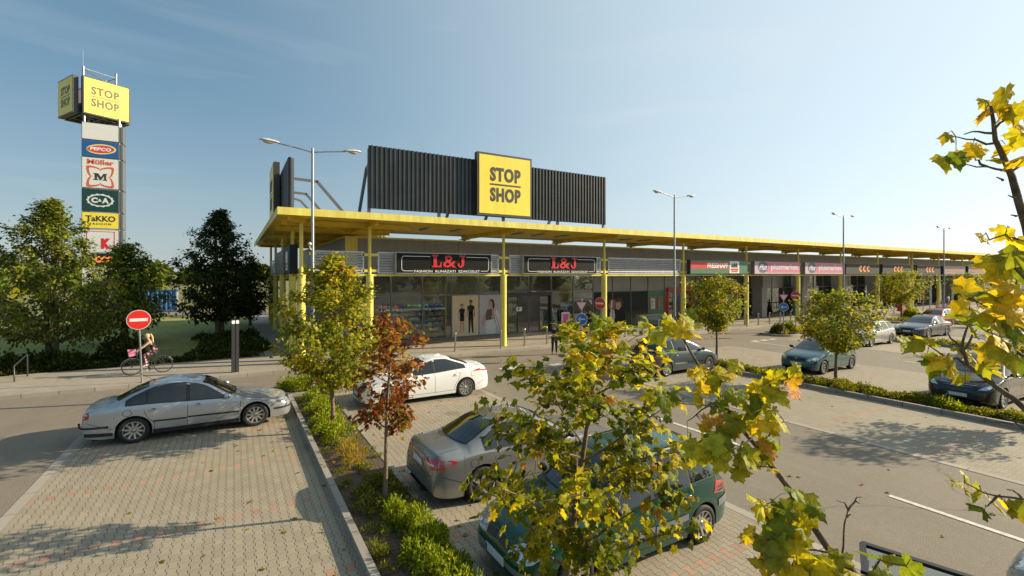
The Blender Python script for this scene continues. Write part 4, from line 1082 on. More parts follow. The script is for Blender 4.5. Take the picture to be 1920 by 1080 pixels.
    def wheels(c, kind='spoke', n=10, rimm='alloy', rr=.70, dark='alloy_dark', wd=.205):
        first = {}
        for i, q in enumerate(c.sw):
            for y in (1, -1):
                x = c.L/2-q; yy = y*(c.hw-.115)
                w_ = bpy.data.objects.new('wheel', None); COL.objects.link(w_); w_.parent = c.root; w_.location = (x, yy, c.r)
                w_.rotation_euler = (0, random.uniform(0, 3), 0) if y > 0 else (0, random.uniform(0, 3), math.pi)
                if 'tyre' in first:
                    for o in first.values(): 
                        k = o.copy(); COL.objects.link(k); k.parent = w_
                    continue
                r = c.r; ri = r*rr; h = wd/2; b = MB()
                b.lathe([(ri*.9, -h*.8), (ri, -h*.96), (r-.03, -h), (r-.006, -h*.84), (r, -h*.55), (r, h*.55), (r-.006, h*.84), (r-.03, h), (ri+.012, h*.98), (ri, h*.88), (ri*.94, h*.6)], axis='y', n=40)
                first['tyre'] = b.build('tyre', 'rubber', w_, smooth=50)
                b = MB(); b.lathe([(ri*.97, -h*.6), (ri*.97, h*.55), (ri*1.0, h*.80), (ri*1.0, h*.93), (ri*.955, h*.95), (ri*.93, h*.8), (ri*.91, h*.45), (ri*.90, -h*.3)], axis='y', n=40)
                yo = h*.72
                if kind == 'spoke' or kind == 'twin' or kind == 'star':
                    for k in range(n):
                        a = 2*math.pi*k/n; segs = [(a, a)]
                        if kind == 'twin': segs = [(a-.11, a-.05), (a+.11, a+.05)]
                        for a1, a2 in segs:
                            wdo = {'spoke': .020, 'twin': .011, 'star': .022}[kind]; wdi = {'spoke': .026, 'twin': .013, 'star': .048}[kind]
                            ro, rin = ri*.95, ri*.16
                            t1 = Vector((-math.sin(a1), 0, math.cos(a1))); d1 = Vector((math.cos(a1), 0, math.sin(a1))); d2 = Vector((math.cos(a2), 0, math.sin(a2)))
                            o1 = d1*ro+Vector((0, yo+.004, 0)); i1 = d2*rin+Vector((0, yo-.012, 0)); mid = (o1+i1)/2+Vector((0, -.008, 0)); dp = Vector((0, -.03, 0))
                            vs = [i1-t1*wdi, i1+t1*wdi, mid-t1*(wdi+wdo)/2, mid+t1*(wdi+wdo)/2, o1-t1*wdo, o1+t1*wdo]
                            vs += [v+dp for v in vs]
                            b.add(vs, [(0, 1, 3, 2), (2, 3, 5, 4), (6, 8, 9, 7), (8, 10, 11, 9), (0, 2, 8, 6), (2, 4, 10, 8), (1, 7, 9, 3), (3, 9, 11, 5)])
                    b.lathe([(.001, yo+.004), (ri*.13, yo+.002), (ri*.20, yo-.008), (ri*.24, yo-.03)], axis='y', n=20)
                    b.cur = 1; b.lathe([(.001, yo-.055), (ri*.93, yo-.055)], axis='y', n=30)
                else:                       # pressed wheel trim with slots
                    b.lathe([(.001, yo+.01), (ri*.25, yo+.008), (ri*.5, yo-.004), (ri*.80, yo-.002), (ri*.94, yo+.004)], axis='y', n=40)
                    b.cur = 1
                    for k in range(n):
                        a = 2*math.pi*k/n; d = Vector((math.cos(a), 0, math.sin(a))); t_ = Vector((-math.sin(a), 0, math.cos(a)))
                        pr = [(ri*.46, .012), (ri*.82, .030), (ri*.86, .018), (ri*.86, -.018), (ri*.82, -.030), (ri*.46, -.012)]
                        b.add([d*u+t_*v+Vector((0, yo+.007, 0)) for u, v in pr], [(0, 1, 2, 3, 4, 5)])
                for k in range(5):
                    a = 2*math.pi*(k+.5)/5; b.cur = 1; b.lathe([(.001, 0), (.010, 0)], c=(ri*.14*math.cos(a), yo+.0085 if kind != 'cap' else yo+.012, ri*.14*math.sin(a)), axis='y', n=8)
                first['rim'] = b.build('rim', [rimm, dark], w_, smooth=35)
    def lamp(c, name, m, mode, P, both=True, off=.006, extra=None, rnd=1):
        for s in ((1, -1) if both else (1,)):
            Q = [(s*u, v) for u, v in P] if mode in 'fb' else P
            def f(b):
                c.poly(b, mode, Q, off, 0, rnd)
                if extra:
                    for (cu, cv, ru, rv, mi) in extra:
                        c.poly(b, mode, [(s*(cu+ru*math.cos(2*math.pi*k/14)), cv+rv*math.sin(2*math.pi*k/14)) for k in range(14)], off+.004, mi, 0)
            c.part(name, m, f)
    def patch(c, name, m, mode, P, off=.005, rnd=0, both=False, fine=.09):
        for s in ((1, -1) if both else (1,)):
            c.part(name, m, lambda b: c.poly(b, mode, [(s*u, v) for u, v in P] if mode in 'fb' else P, off, None, rnd, fine))
    def plate(c, mode, z, wd=.52, ht=.11, off=.02):
        x = c.proj(mode, 0, z, off).x; s = 1 if mode == 'f' else -1
        b = MB(); b.box(min(x, x-s*.012), max(x, x-s*.012), -wd/2, wd/2, z-ht/2, z+ht/2, 0)
        y0 = -wd/2 if mode == 'b' else wd/2-.05
        ya, yb = (wd/2-.05, wd/2) if mode == 'b' else (-wd/2, -wd/2+.05)
        b.box(min(x+s*.0006, x+s*.002), max(x+s*.0006, x+s*.002), ya, yb, z-ht/2+.004, z+ht/2-.004, 1)
        return b.build('number_plate', ['plate', 'plate_blue'], c.root)
WSH = lambda L, f=(.56, .76), r=(.60, .80): [(0, f[0]), (.05, f[1]), (.14, .875), (.32, .95), (.65, .985), (1.3, 1), (L-1.1, 1), (L-.6, .98), (L-.3, .945), (L-.12, .88), (L-.04, r[1]), (L, r[0])]
BOT = lambda L, z=.20: [(0, .30), (.1, z+.02), (.4, z), (L-.5, z), (L-.12, z+.06), (L, .36)]

# ---- silver saloon, left
S = dict(L=4.70, W=1.76, wb=2.70, fo=.93, r=.325, top=[(0,.50),(.04,.60),(.16,.70),(.5,.78),(1.0,.86),(1.32,.93),(1.42,.97),(2.08,1.36),(2.4,1.435),(2.8,1.46),(3.25,1.425),(3.7,1.27),(4.1,1.06),(4.22,1.02),(4.5,.985),(4.62,.93),(4.68,.78),(4.70,.55)],
  belt=[(0,.48),(.1,.58),(.4,.68),(1.3,.86),(2.5,.915),(3.6,.95),(4.3,.94),(4.6,.86),(4.7,.5)], wsh=WSH(4.70), wr=[(0,.42),(.3,.60),(1.3,.70),(1.45,.70),(2.2,.60),(3.2,.59),(3.7,.62),(4.15,.68),(4.5,.66),(4.7,.5)], bot=BOT(4.7, .19))
c = Car(S, 'silver saloon with tow ball and black side strip, parked alone on the left', 'paint_silver', (-.92, 16.38, 0.004), 0); c.root.scale = (1.025, 1.02, 1.01)
c.windows([(1.56, 2.46), (2.54, 3.34), (3.40, 3.78)]); c.screen(1.40, 2.12, .07); c.screen(3.42, 4.06, .09, rear=True, name='rear_window')
c.doors(1.28, 2.50, 3.36, mould=.50, msize=.035); c.mirrors(1.62); c.wheels('spoke', 10, 'alloy', .70)
c.lamp('headlight', ['light_clear', 'light_lens'], 'f', [(.46,.53),(.50,.66),(.80,.70),(.84,.62),(.80,.54)], extra=[(.6,.6,.05,.045,1),(.72,.61,.05,.045,1)])
c.lamp('tail_light', ['light_red'], 'b', [(.56,.72),(.56,.90),(.76,.91),(.80,.80),(.79,.70)])
c.patch('grille', 'trim_black', 'f', [(-.34,.52),(.34,.52),(.38,.66),(-.38,.66)]); c.patch('bumper_strip', 'trim_black', 'f', [(-.78,.42),(.78,.42),(.78,.47),(-.78,.47)])
for sd in 'lr':
    c.part('bumper_strip', 'trim_black', lambda b: c.ribbon(b, sd, [(.06,.445),(.46,.445)], .05, .010)); c.part('bumper_strip', 'trim_black', lambda b: c.ribbon(b, sd, [(4.12,.50),(4.64,.50)], .05, .010))
c.patch('bumper_strip', 'trim_black', 'b', [(-.8,.475),(.8,.475),(.8,.525),(-.8,.525)], .01); c.patch('lower_skirt', 'trim_black', 'b', [(-.7,.30),(.7,.30),(.7,.37),(-.7,.37)])
for sd in 'lr': c.part('lower_skirt', 'trim_black', lambda b: (c.ribbon(b, sd, [(1.32,.245),(3.24,.245)], .11, .006), c.ribbon(b, sd, [(4.04,.30),(4.6,.33)], .09, .006)))
c.seams([[(3.76+.09*math.cos(a/8*math.pi), .79+.08*math.sin(a/8*math.pi)) for a in range(17)], [(.62, .69), (1.28, .84)], [(4.05,.42),(4.62,.66)]], [[(.3,.62),(.7,.70),(1.26,.72)], [(4.16,.68),(4.6,.62)]])
c.plate('f', .46); c.plate('b', .66)
b = MB(); b.tube([(-2.33, 0, .33), (-2.46, 0, .32), (-2.50, 0, .36), (-2.50, 0, .42)], .02, 8); b.ell((-2.50, 0, .44), (.03, .03, .03)); b.build('tow_ball', 'trim_black', c.root, smooth=50)
b = MB(); b.tube([(-.95, .0, 1.42), (-1.25, 0, 1.62)], .006, 5); b.lathe([(.001, 1.45), (.03, 1.43), (.035, 1.40)], c=(-.95, 0, 0)); b.build('antenna', 'trim_black', c.root)
c.part('wiper', 'trim_black', lambda b: (c.ribbon(b, 't', [(1.42, .55), (1.40, .0)], .02, .02), c.ribbon(b, 't', [(1.40, .0), (1.43, -.55)], .02, .02)))

# ---- white saloon
S = dict(L=4.63, W=1.78, wb=2.70, fo=.93, r=.325, top=[(0,.52),(.04,.62),(.14,.72),(.5,.82),(1.0,.91),(1.2,.95),(1.3,.99),(2.1,1.36),(2.5,1.43),(3.0,1.42),(3.5,1.28),(4.0,1.10),(4.15,1.07),(4.45,1.055),(4.53,1.0),(4.60,.80),(4.63,.55)],
  belt=[(0,.48),(.1,.62),(.4,.72),(1.2,.88),(2.5,.93),(3.6,.99),(4.2,.98),(4.5,.90),(4.63,.5)], wsh=WSH(4.63), wr=[(0,.42),(.3,.62),(1.2,.70),(2.1,.60),(3.2,.57),(3.9,.64),(4.4,.66),(4.63,.5)], bot=BOT(4.63, .18))
c = Car(S, 'white saloon parked beyond the brown leaved young tree', 'paint_white', (5.85, 16.35, 0.004), math.pi)
c.windows([(1.5, 2.42), (2.52, 3.3), (3.34, 3.62)], bot=.045); c.screen(1.28, 2.12, .07); c.screen(3.25, 3.92, .09, rear=True, name='rear_window')
c.doors(1.22, 2.46, 3.34); c.mirrors(1.56); c.wheels('twin', 10, 'alloy', .74)
c.lamp('headlight', ['light_clear', 'light_lens'], 'f', [(.42,.66),(.78,.72),(.86,.72),(.80,.64),(.50,.62)], extra=[(.6,.665,.04,.02,1)])
c.lamp('tail_light', ['light_red', 'trim_black'], 'b', [(.42,.86),(.44,.95),(.82,.97),(.87,.90),(.80,.84)])
c.patch('grille', 'trim_black', 'f', [(-.5,.28),(.5,.28),(.62,.44),(.5,.58),(-.5,.58),(-.62,.44)]); c.patch('spoiler', 'paint_white', 'f', [(-.7,.22),(.7,.22),(.7,.25),(-.7,.25)], .03)
b = MB(); b.add([(-.62,0,1.49),(-.42,-.02,1.425),(-.42,.02,1.425),(-.66,.02,1.42),(-.66,-.02,1.42)], [(0,1,2),(0,2,3),(0,3,4),(0,4,1)]); b.build('antenna', 'paint_white', c.root)
c.plate('f', .42); c.plate('b', .72); c.seams([[(3.85,.72),(4.0,.72),(4.0,.86),(3.85,.86),(3.85,.72)], [(4.1,.40),(4.5,.60)]], [[(.3,.6),(1.2,.72)], [(4.0,.62),(4.45,.60)]])

# ---- grey saloon, rear to the left
S = dict(L=4.70, W=1.83, wb=2.81, fo=.87, r=.335, top=[(0,.50),(.04,.62),(.14,.72),(.5,.80),(1.0,.88),(1.3,.93),(1.4,.97),(2.15,1.345),(2.5,1.415),(2.95,1.425),(3.4,1.34),(3.85,1.14),(4.1,1.045),(4.3,1.03),(4.56,1.01),(4.63,.95),(4.68,.72),(4.70,.5)],
  belt=[(0,.48),(.1,.6),(.4,.7),(1.3,.86),(2.5,.90),(3.6,.94),(4.2,.93),(4.55,.88),(4.7,.45)], wsh=WSH(4.70, r=(.68, .84)), wr=[(0,.42),(.3,.62),(1.3,.72),(2.2,.61),(3.2,.58),(3.9,.66),(4.4,.70),(4.7,.55)], bot=BOT(4.7, .18))
c = Car(S, 'grey saloon with five spoke wheels, its red tail lights toward the planted strip', 'paint_grey', (5.46, 9.02, 0.004), 0)
c.windows([(1.55, 2.45), (2.53, 3.3), (3.34, 3.60)]); c.screen(1.38, 2.14, .07); c.screen(3.30, 4.02, .08, rear=True, name='rear_window')
c.doors(1.28, 2.49, 3.36); c.mirrors(1.60); c.wheels('star', 5, 'alloy', .76)
c.lamp('headlight', ['light_clear', 'light_lens'], 'f', [(.44,.56),(.48,.68),(.84,.72),(.84,.60)], extra=[(.6,.62,.05,.04,1)])
c.lamp('tail_light', ['light_red', 'light_clear'], 'b', [(.36,.80),(.40,.91),(.84,.91),(.88,.84),(.84,.73),(.60,.73)], extra=[(.60,.81,.13,.018,1)])
c.patch('plate_recess', 'paint_grey', 'b', [(-.30,.66),(.30,.66),(.33,.84),(-.33,.84)], .006); c.patch('chrome_strip', 'chrome', 'b', [(-.34,.86),(.34,.86),(.34,.875),(-.34,.875)], .012)
c.plate('b', .745, off=.022); c.patch('lower_skirt', 'trim_black', 'b', [(-.62,.27),(.62,.27),(.66,.36),(-.66,.36)], .008)
b = MB()
for k in range(4):
    x = c.proj('b', 0, .93, .012).x; cc = (x, -.085+.057*k, .93)
    vs = []
    for r_ in (.030, .022):
        for j in range(18): a = 2*math.pi*j/18; vs.append((cc[0], cc[1]+r_*math.cos(a), cc[2]+r_*math.sin(a)))
    b.add(vs, [(j, (j+1) % 18, 18+(j+1) % 18, 18+j) for j in range(18)])
b.build('emblem', 'chrome', c.root)
c.seams([[(3.86+.085*math.cos(a/8*math.pi), .78+.075*math.sin(a/8*math.pi)) for a in range(17)], [(4.1,.46),(4.5,.62)]], [[(.3,.62),(1.28,.74)], [(4.08,.62),(4.56,.66)]], backs=[[(-.86,.62),(.86,.62)], [(-.62,.64),(-.66,.94)], [(.62,.64),(.66,.94)]])

# ---- green MPV behind the yellow tree
S = dict(L=4.17, W=1.72, wb=2.58, fo=.80, r=.305, top=[(0,.50),(.04,.62),(.14,.74),(.5,.88),(.9,.98),(1.05,1.03),(1.2,1.11),(1.85,1.50),(2.2,1.59),(2.8,1.61),(3.4,1.585),(3.66,1.52),(3.84,1.30),(3.96,1.02),(4.08,.92),(4.14,.75),(4.17,.5)],
  belt=[(0,.48),(.1,.62),(.4,.76),(1.0,.90),(2.5,.97),(3.6,1.0),(3.95,.93),(4.1,.8),(4.17,.45)], wsh=WSH(4.17), wr=[(0,.42),(.3,.60),(1.0,.68),(1.9,.60),(3.0,.60),(3.6,.60),(3.95,.68),(4.17,.55)], bot=BOT(4.17, .19))
c = Car(S, 'dark green car with grey mouldings, behind the large yellow tree', 'paint_green', (5.27, 5.90, 0.004), math.pi)
c.windows([(1.45, 2.22), (2.30, 3.06), (3.12, 3.64)]); c.screen(1.14, 1.88, .06); c.screen(3.66, 3.92, .10, 0.03, .03, rear=True, name='rear_window')
c.doors(1.14, 2.26, 3.10, mould=.52, msize=.10, mmat='trim_grey', handle_z=.86); c.mirrors(1.42, m='trim_black'); c.wheels('spoke', 11, 'alloy', .70)
c.lamp('headlight', ['light_clear', 'light_lens'], 'f', [(.30,.55),(.36,.70),(.76,.80),(.82,.70),(.72,.56)], extra=[(.62,.66,.09,.07,1)])
c.lamp('tail_light', 'light_red', 'b', [(.66,.72),(.66,1.02),(.78,1.05),(.82,.9),(.84,.72)])
c.patch('grille', 'trim_black', 'f', [(.04,.60),(.28,.58),(.34,.66),(.06,.70)], .008, both=True); c.patch('bumper_strip', 'trim_grey', 'f', [(-.76,.38),(.76,.38),(.76,.46),(-.76,.46)])
b = MB(); x = c.proj('f', 0, .64, .02).x; b.add([(x, 0, .70), (x, .035, .64), (x, 0, .58), (x, -.035, .64), (x, 0, .675), (x, .018, .64), (x, 0, .605), (x, -.018, .64)], [(0,1,5,4),(1,2,6,5),(2,3,7,6),(3,0,4,7)]); b.build('emblem', 'chrome', c.root)
for sd in 'lr': c.part('rear_bumper_corner', 'trim_grey', lambda b: c.ribbon(b, sd, [(3.78,.56),(4.10,.60)], .12, .012))
c.plate('f', .42); c.plate('b', .60); c.seams([], [[(.25,.55),(1.0,.70)]])
c.part('wiper', 'trim_black', lambda b: (c.ribbon(b, 't', [(1.16, .5), (1.12, .0)], .02, .02), c.ribbon(b, 't', [(1.12, .0), (1.18, -.5)], .02, .02)))
for s_ in (1, -1): c.part('roof_rail', 'trim_black', lambda b: c.ribbon(b, 't', [(1.95, s_*.55), (3.5, s_*.55)], .03, .02))

# ---- blue grey MPV seen from the rear
S = dict(L=4.28, W=1.75, wb=2.76, fo=.80, r=.31, top=[(0,.50),(.04,.62),(.12,.74),(.4,.90),(.8,1.05),(1.2,1.24),(1.8,1.50),(2.3,1.62),(2.8,1.64),(3.3,1.58),(3.75,1.36),(4.0,1.14),(4.1,1.0),(4.2,.80),(4.28,.5)],
  belt=[(0,.48),(.1,.62),(.4,.78),(1.0,.92),(2.5,.98),(3.6,1.0),(4.0,.93),(4.15,.8),(4.28,.45)], wsh=WSH(4.28), wr=[(0,.42),(.3,.60),(.9,.70),(1.9,.60),(3.0,.58),(3.7,.62),(4.05,.72),(4.28,.55)], bot=BOT(4.28, .20))
c = Car(S, 'blue grey rounded family car seen from behind, tall red tail lights', 'paint_bluegrey', (17.42, 15.0, 0.004), 0)
c.windows([(1.1, 2.2), (2.28, 3.05), (3.10, 3.62)]); c.screen(.86, 1.78, .07); c.screen(3.34, 4.06, .08, .03, .05, rear=True, name='rear_window')
c.doors(1.2, 2.24, 3.08, mould=.50, msize=.04, mmat='chrome', handle_z=.86); c.mirrors(1.3, m='trim_black'); c.wheels('cap', 10, 'alloy', .72)
c.lamp('headlight', 'light_clear', 'f', [(.42,.58),(.48,.74),(.80,.80),(.80,.60)]); c.lamp('tail_light', 'light_red', 'b', [(.62,.62),(.62,.94),(.74,1.0),(.84,.90),(.84,.62)])
c.plate('b', .72); c.plate('f', .42); c.patch('bumper_strip', 'trim_black', 'b', [(-.80,.42),(.80,.42),(.80,.50),(-.80,.50)], .01); c.seams([], backs=[[(-.6,.55),(.6,.55)]])

# ---- teal hatchback
S = dict(L=3.92, W=1.65, wb=2.46, fo=.78, r=.30, top=[(0,.52),(.04,.63),(.12,.74),(.4,.84),(.85,.94),(.98,.99),(1.75,1.37),(2.1,1.455),(2.6,1.465),(3.2,1.42),(3.42,1.36),(3.64,1.12),(3.76,.98),(3.86,.80),(3.92,.5)],
  belt=[(0,.48),(.1,.62),(.4,.74),(1.0,.88),(2.5,.93),(3.4,.97),(3.7,.88),(3.85,.7),(3.92,.45)], wsh=WSH(3.92), wr=[(0,.42),(.3,.60),(.9,.66),(1.8,.57),(2.8,.56),(3.4,.56),(3.7,.64),(3.92,.5)], bot=BOT(3.92, .20))
c = Car(S, 'teal hatchback facing the camera with black steel wheels, behind the round topped young tree', 'paint_teal', (23.46, 11.78, 0.004), math.pi)
c.windows([(1.32, 2.12), (2.2, 2.9), (2.95, 3.28)]); c.screen(1.0, 1.78, .07); c.screen(3.44, 3.66, .10, .02, .03, rear=True, name='rear_window')
c.doors(1.06, 2.16, 2.92, mould=.54, msize=.035, mmat='paint_teal', handle_z=.82); c.mirrors(1.28, m='trim_black'); c.wheels('cap', 8, 'alloy_dark', .62, 'alloy')
c.lamp('headlight', ['light_clear', 'light_lens'], 'f', [(.42,.60),(.46,.68),(.60,.74),(.76,.76),(.78,.66),(.70,.58),(.54,.57)], extra=[(.54,.64,.05,.045,1),(.68,.67,.05,.05,1)])
c.patch('grille', 'trim_black', 'f', [(-.34,.55),(.34,.55),(.40,.69),(-.40,.69)], rnd=1); c.patch('air_intake', 'trim_black', 'f', [(-.36,.24),(.36,.24),(.40,.36),(-.40,.36)], rnd=1); c.patch('fog_lamp_recess', 'trim_black', 'f', [(.46,.27),(.72,.29),(.72,.36),(.46,.36)], both=True)
c.plate('f', .46)
def vw(c, z, r=.055):
    b = MB(); x = c.proj('f', 0, z, .018).x; vs = []
    for r_ in (r, r*.84):
        for j in range(20): a = 2*math.pi*j/20; vs.append((x, r_*math.cos(a), z+r_*math.sin(a)))
    b.add(vs, [(j, (j+1) % 20, 20+(j+1) % 20, 20+j) for j in range(20)])
    def ln(p, q): 
        p = Vector((x, p[0]*r, z+p[1]*r)); q = Vector((x, q[0]*r, z+q[1]*r)); b.beam(p, q, .008, .004, up=(1, 0, 0))
    ln((-.42,.74),(0,.02)); ln((.42,.74),(0,.02)); ln((-.78,.3),(-.38,-.72)); ln((-.38,-.72),(0,-.05)); ln((0,-.05),(.38,-.72)); ln((.38,-.72),(.78,.3))
    b.build('emblem', 'chrome', c.root)
vw(c, .66); c.seams([], [[(.2,.5),(.9,.66)]]); c.lamp('tail_light', 'light_red', 'b', [(.55,.72),(.55,.92),(.78,.92),(.80,.72)])

# ---- black MPV, right
S = dict(L=4.38, W=1.83, wb=2.65, fo=.88, r=.325, top=[(0,.52),(.04,.66),(.12,.78),(.4,.90),(.85,1.01),(1.0,1.07),(1.85,1.51),(2.3,1.61),(2.8,1.62),(3.5,1.56),(3.8,1.47),(4.05,1.15),(4.2,1.0),(4.33,.8),(4.38,.5)],
  belt=[(0,.48),(.1,.66),(.4,.80),(1.0,.95),(2.5,1.01),(3.6,1.06),(4.0,1.0),(4.2,.85),(4.38,.45)], wsh=WSH(4.38), wr=[(0,.42),(.3,.62),(.9,.74),(1.9,.62),(3.0,.60),(3.7,.62),(4.05,.72),(4.38,.55)], bot=BOT(4.38, .19))
c = Car(S, 'black family car facing the camera with chrome grille lines, at the right edge', 'paint_black', (22.86, 6.02, 0.004), math.pi+R(-2))
c.windows([(1.25, 2.3), (2.38, 3.15), (3.2, 3.75)]); c.screen(1.02, 1.88, .07); c.screen(3.78, 4.05, .10, .02, .03, rear=True, name='rear_window')
c.doors(1.2, 2.34, 3.18, handle_z=.90); c.mirrors(1.34); c.wheels('spoke', 7, 'alloy', .74)
c.lamp('headlight', ['light_clear', 'light_lens'], 'f', [(.48,.62),(.56,.68),(.80,.84),(.86,.84),(.86,.72),(.74,.64)], extra=[(.62,.67,.05,.03,1),(.75,.72,.05,.035,1)])
c.patch('grille', 'trim_black', 'f', [(-.56,.30),(.56,.30),(.70,.28),(.46,.54),(-.46,.54),(-.70,.28)], .006); c.patch('upper_grille', 'trim_black', 'f', [(-.36,.68),(.36,.68),(.46,.74),(-.46,.74)])
c.part('chrome_strip', 'chrome', lambda b: (c.ribbon(b, 'f', [(-.72,.28),(-.4,.235),(0,.225),(.4,.235),(.72,.28)], .014, .016), c.ribbon(b, 'f', [(-.46,.75),(0,.74),(.46,.75)], .010, .012), c.ribbon(b, 'f', [(-.38,.69),(0,.68),(.38,.69)], .010, .012)))
b = MB(); x = c.proj('f', 0, .71, .022).x; vs = [(x, .075*math.cos(2*math.pi*j/20), .712+.032*math.sin(2*math.pi*j/20)) for j in range(20)]; b.add(vs, [tuple(range(20))], 0)
vs = [(x+.002, .066*math.cos(2*math.pi*j/20), .712+.025*math.sin(2*math.pi*j/20)) for j in range(20)]; b.add(vs, [tuple(range(20))], 1); b.build('emblem', ['chrome', 'plate_blue'], c.root)
c.plate('f', .42, off=.03); c.seams([], [[(.2,.5),(.9,.74)]]); c.lamp('tail_light', 'light_red', 'b', [(.6,.8),(.6,1.05),(.82,1.05),(.86,.8)])
c.part('side_moulding', 'chrome', lambda b: [c.ribbon(b, sd, [(1.2,.22),(3.1,.22)], .02, .01) for sd in 'lr'])

# ---- farther cars
S = dict(L=4.35, W=1.74, wb=2.60, fo=.85, r=.31, top=[(0,.52),(.04,.63),(.12,.74),(.5,.86),(.95,.96),(1.1,1.02),(1.85,1.38),(2.2,1.46),(2.8,1.48),(3.5,1.45),(3.9,1.38),(4.1,1.12),(4.22,.98),(4.3,.8),(4.35,.5)],
  belt=[(0,.48),(.1,.62),(.4,.74),(1.0,.88),(2.5,.93),(3.6,.98),(4.0,.94),(4.25,.75),(4.35,.45)], wsh=WSH(4.35), wr=[(0,.42),(.3,.60),(1,.70),(1.9,.60),(3.0,.58),(3.8,.60),(4.1,.68),(4.35,.5)], bot=BOT(4.35, .2))
c = Car(S, 'light silver estate car half hidden behind the round topped young tree', 'paint_lightsilver', (34.7, 14.6, 0.004), math.pi)
c.windows([(1.45, 2.3), (2.38, 3.1), (3.16, 3.9)]); c.screen(1.1, 1.88, .07); c.screen(3.92, 4.1, .1, .02, .03, rear=True, name='rear_window'); c.doors(1.15, 2.34, 3.12); c.mirrors(1.4); c.wheels('cap', 9, 'alloy', .7)
c.lamp('tail_light', 'light_red', 'b', [(.6,.7),(.6,.95),(.8,.95),(.84,.7)]); c.lamp('headlight', 'light_clear', 'f', [(.44,.56),(.48,.70),(.82,.74),(.82,.6)]); c.plate('b', .7)
S = dict(L=4.92, W=1.86, wb=2.84, fo=.95, r=.34, top=[(0,.52),(.04,.64),(.14,.74),(.5,.83),(1.1,.92),(1.4,.97),(1.5,1.01),(2.3,1.38),(2.7,1.45),(3.1,1.455),(3.6,1.36),(4.1,1.13),(4.3,1.06),(4.75,1.02),(4.85,.9),(4.92,.5)],
  belt=[(0,.48),(.1,.6),(.4,.72),(1.4,.90),(2.5,.93),(3.8,.97),(4.4,.95),(4.8,.8),(4.92,.45)], wsh=WSH(4.92), wr=[(0,.42),(.3,.62),(1.4,.74),(2.3,.62),(3.3,.60),(4.1,.68),(4.7,.68),(4.92,.5)], bot=BOT(4.92, .18))
c = Car(S, 'dark grey saloon with chrome ringed grille, between the silver and red estates', 'paint_darkgrey', (42.9, 14.5, 0.004), math.pi+R(-2))
c.windows([(1.7, 2.6), (2.7, 3.45), (3.5, 3.85)]); c.screen(1.5, 2.3, .07); c.screen(3.5, 4.2, .09, rear=True, name='rear_window'); c.doors(1.4, 2.65, 3.5); c.mirrors(1.75); c.wheels('spoke', 7, 'alloy', .76)
c.lamp('headlight', ['light_clear'], 'f', [(.42,.58),(.46,.70),(.84,.74),(.84,.6)]); c.patch('grille', 'trim_black', 'f', [(-.34,.30),(.34,.30),(.40,.68),(-.40,.68)], .008)
c.part('chrome_strip', 'chrome', lambda b: c.ribbon(b, 'f', [(-.34,.30),(.34,.30),(.40,.69),(-.40,.69),(-.34,.30)], .02, .012)); c.plate('f', .46)
def tailgate(c, hinge, tip, wd, m, lamp_=True, bottom=.0):
    """raised tailgate: hinge and tip are (x, z) in the car's own frame"""
    h = Vector((hinge[0], 0, hinge[1])); t_ = Vector((tip[0], 0, tip[1])); d = (t_-h); n_ = Vector((-d.z, 0, d.x)).normalized()*.018
    if n_.z < 0: n_ = -n_
    def pt(u, y, k): return h+d*u+Vector((0, y, 0))+n_*k
    def slab(b, u0, u1, ya, yb, yc, yd):
        A = [(u0, ya), (u0, yb), (u1, yd), (u1, yc)]; vs = [pt(u, y, 1) for u, y in A]+[pt(u, y, -1) for u, y in A]
        b.add(vs, [(0,1,2,3),(7,6,5,4),(0,4,5,1),(1,5,6,2),(2,6,7,3),(3,7,4,0)])
    w0, w1 = wd*.88, wd
    b = MB(); slab(b, 0, .08, -w0, w0, -w0, w0); slab(b, .90, 1, -w1, w1, -w1*.96, w1*.96)
    for s in (1, -1):
        a = [s*w0, s*(w0-.06)]; q = [s*w1, s*(w1-.06)]; slab(b, .08, .90, min(a), max(a), min(q), max(q))
    o = b.build('tailgate', m, c.root)
    b = MB(); vs = [pt(.08, -w0+.06, 0), pt(.08, w0-.06, 0), pt(.90, w1-.06, 0), pt(.90, -w1+.06, 0)]; b.add(vs, [(0,1,2,3)]); b.build('rear_window', 'clear_glass', o)
    b = MB()
    for s in (1, -1): b.tube([h+Vector((-.05, s*w0*.95, -.35)), pt(.5, s*w0*.95, -1)], .012, 6)
    b.build('gas_strut', 'chrome', c.root)
S = dict(L=4.45, W=1.70, wb=2.52, fo=.88, r=.30, top=[(0,.50),(.04,.60),(.12,.72),(.5,.82),(1.0,.90),(1.2,.95),(1.3,1.0),(1.95,1.33),(2.3,1.41),(2.9,1.43),(3.7,1.41),(4.1,1.36),(4.25,1.1),(4.33,.92),(4.41,.7),(4.45,.45)],
  belt=[(0,.46),(.1,.58),(.4,.70),(1.2,.84),(2.5,.88),(3.8,.90),(4.2,.86),(4.35,.7),(4.45,.4)], wsh=WSH(4.45), wr=[(0,.42),(.3,.62),(1.2,.70),(2.0,.58),(3.0,.57),(4.0,.58),(4.25,.66),(4.45,.5)], bot=BOT(4.45, .2))
c = Car(S, 'dark red estate car with its tailgate raised, farthest car in the lot', 'paint_red', (53.2, 17.1, 0.004), math.pi)
c.windows([(1.6, 2.35), (2.43, 3.2), (3.27, 4.0)]); c.screen(1.28, 1.98, .06); c.doors(1.25, 2.39, 3.22, mould=.5, msize=.05); c.mirrors(1.55, m='trim_black'); c.wheels('cap', 7, 'alloy', .66)
c.lamp('headlight', 'light_clear', 'f', [(.44,.54),(.46,.66),(.8,.68),(.8,.56)]); c.patch('grille', 'trim_black', 'f', [(-.4,.55),(.4,.55),(.4,.65),(-.4,.65)]); c.patch('boot_opening', 'well', 'b', [(-.6,.5),(.6,.5),(.55,1.3),(-.55,1.3)], .01)
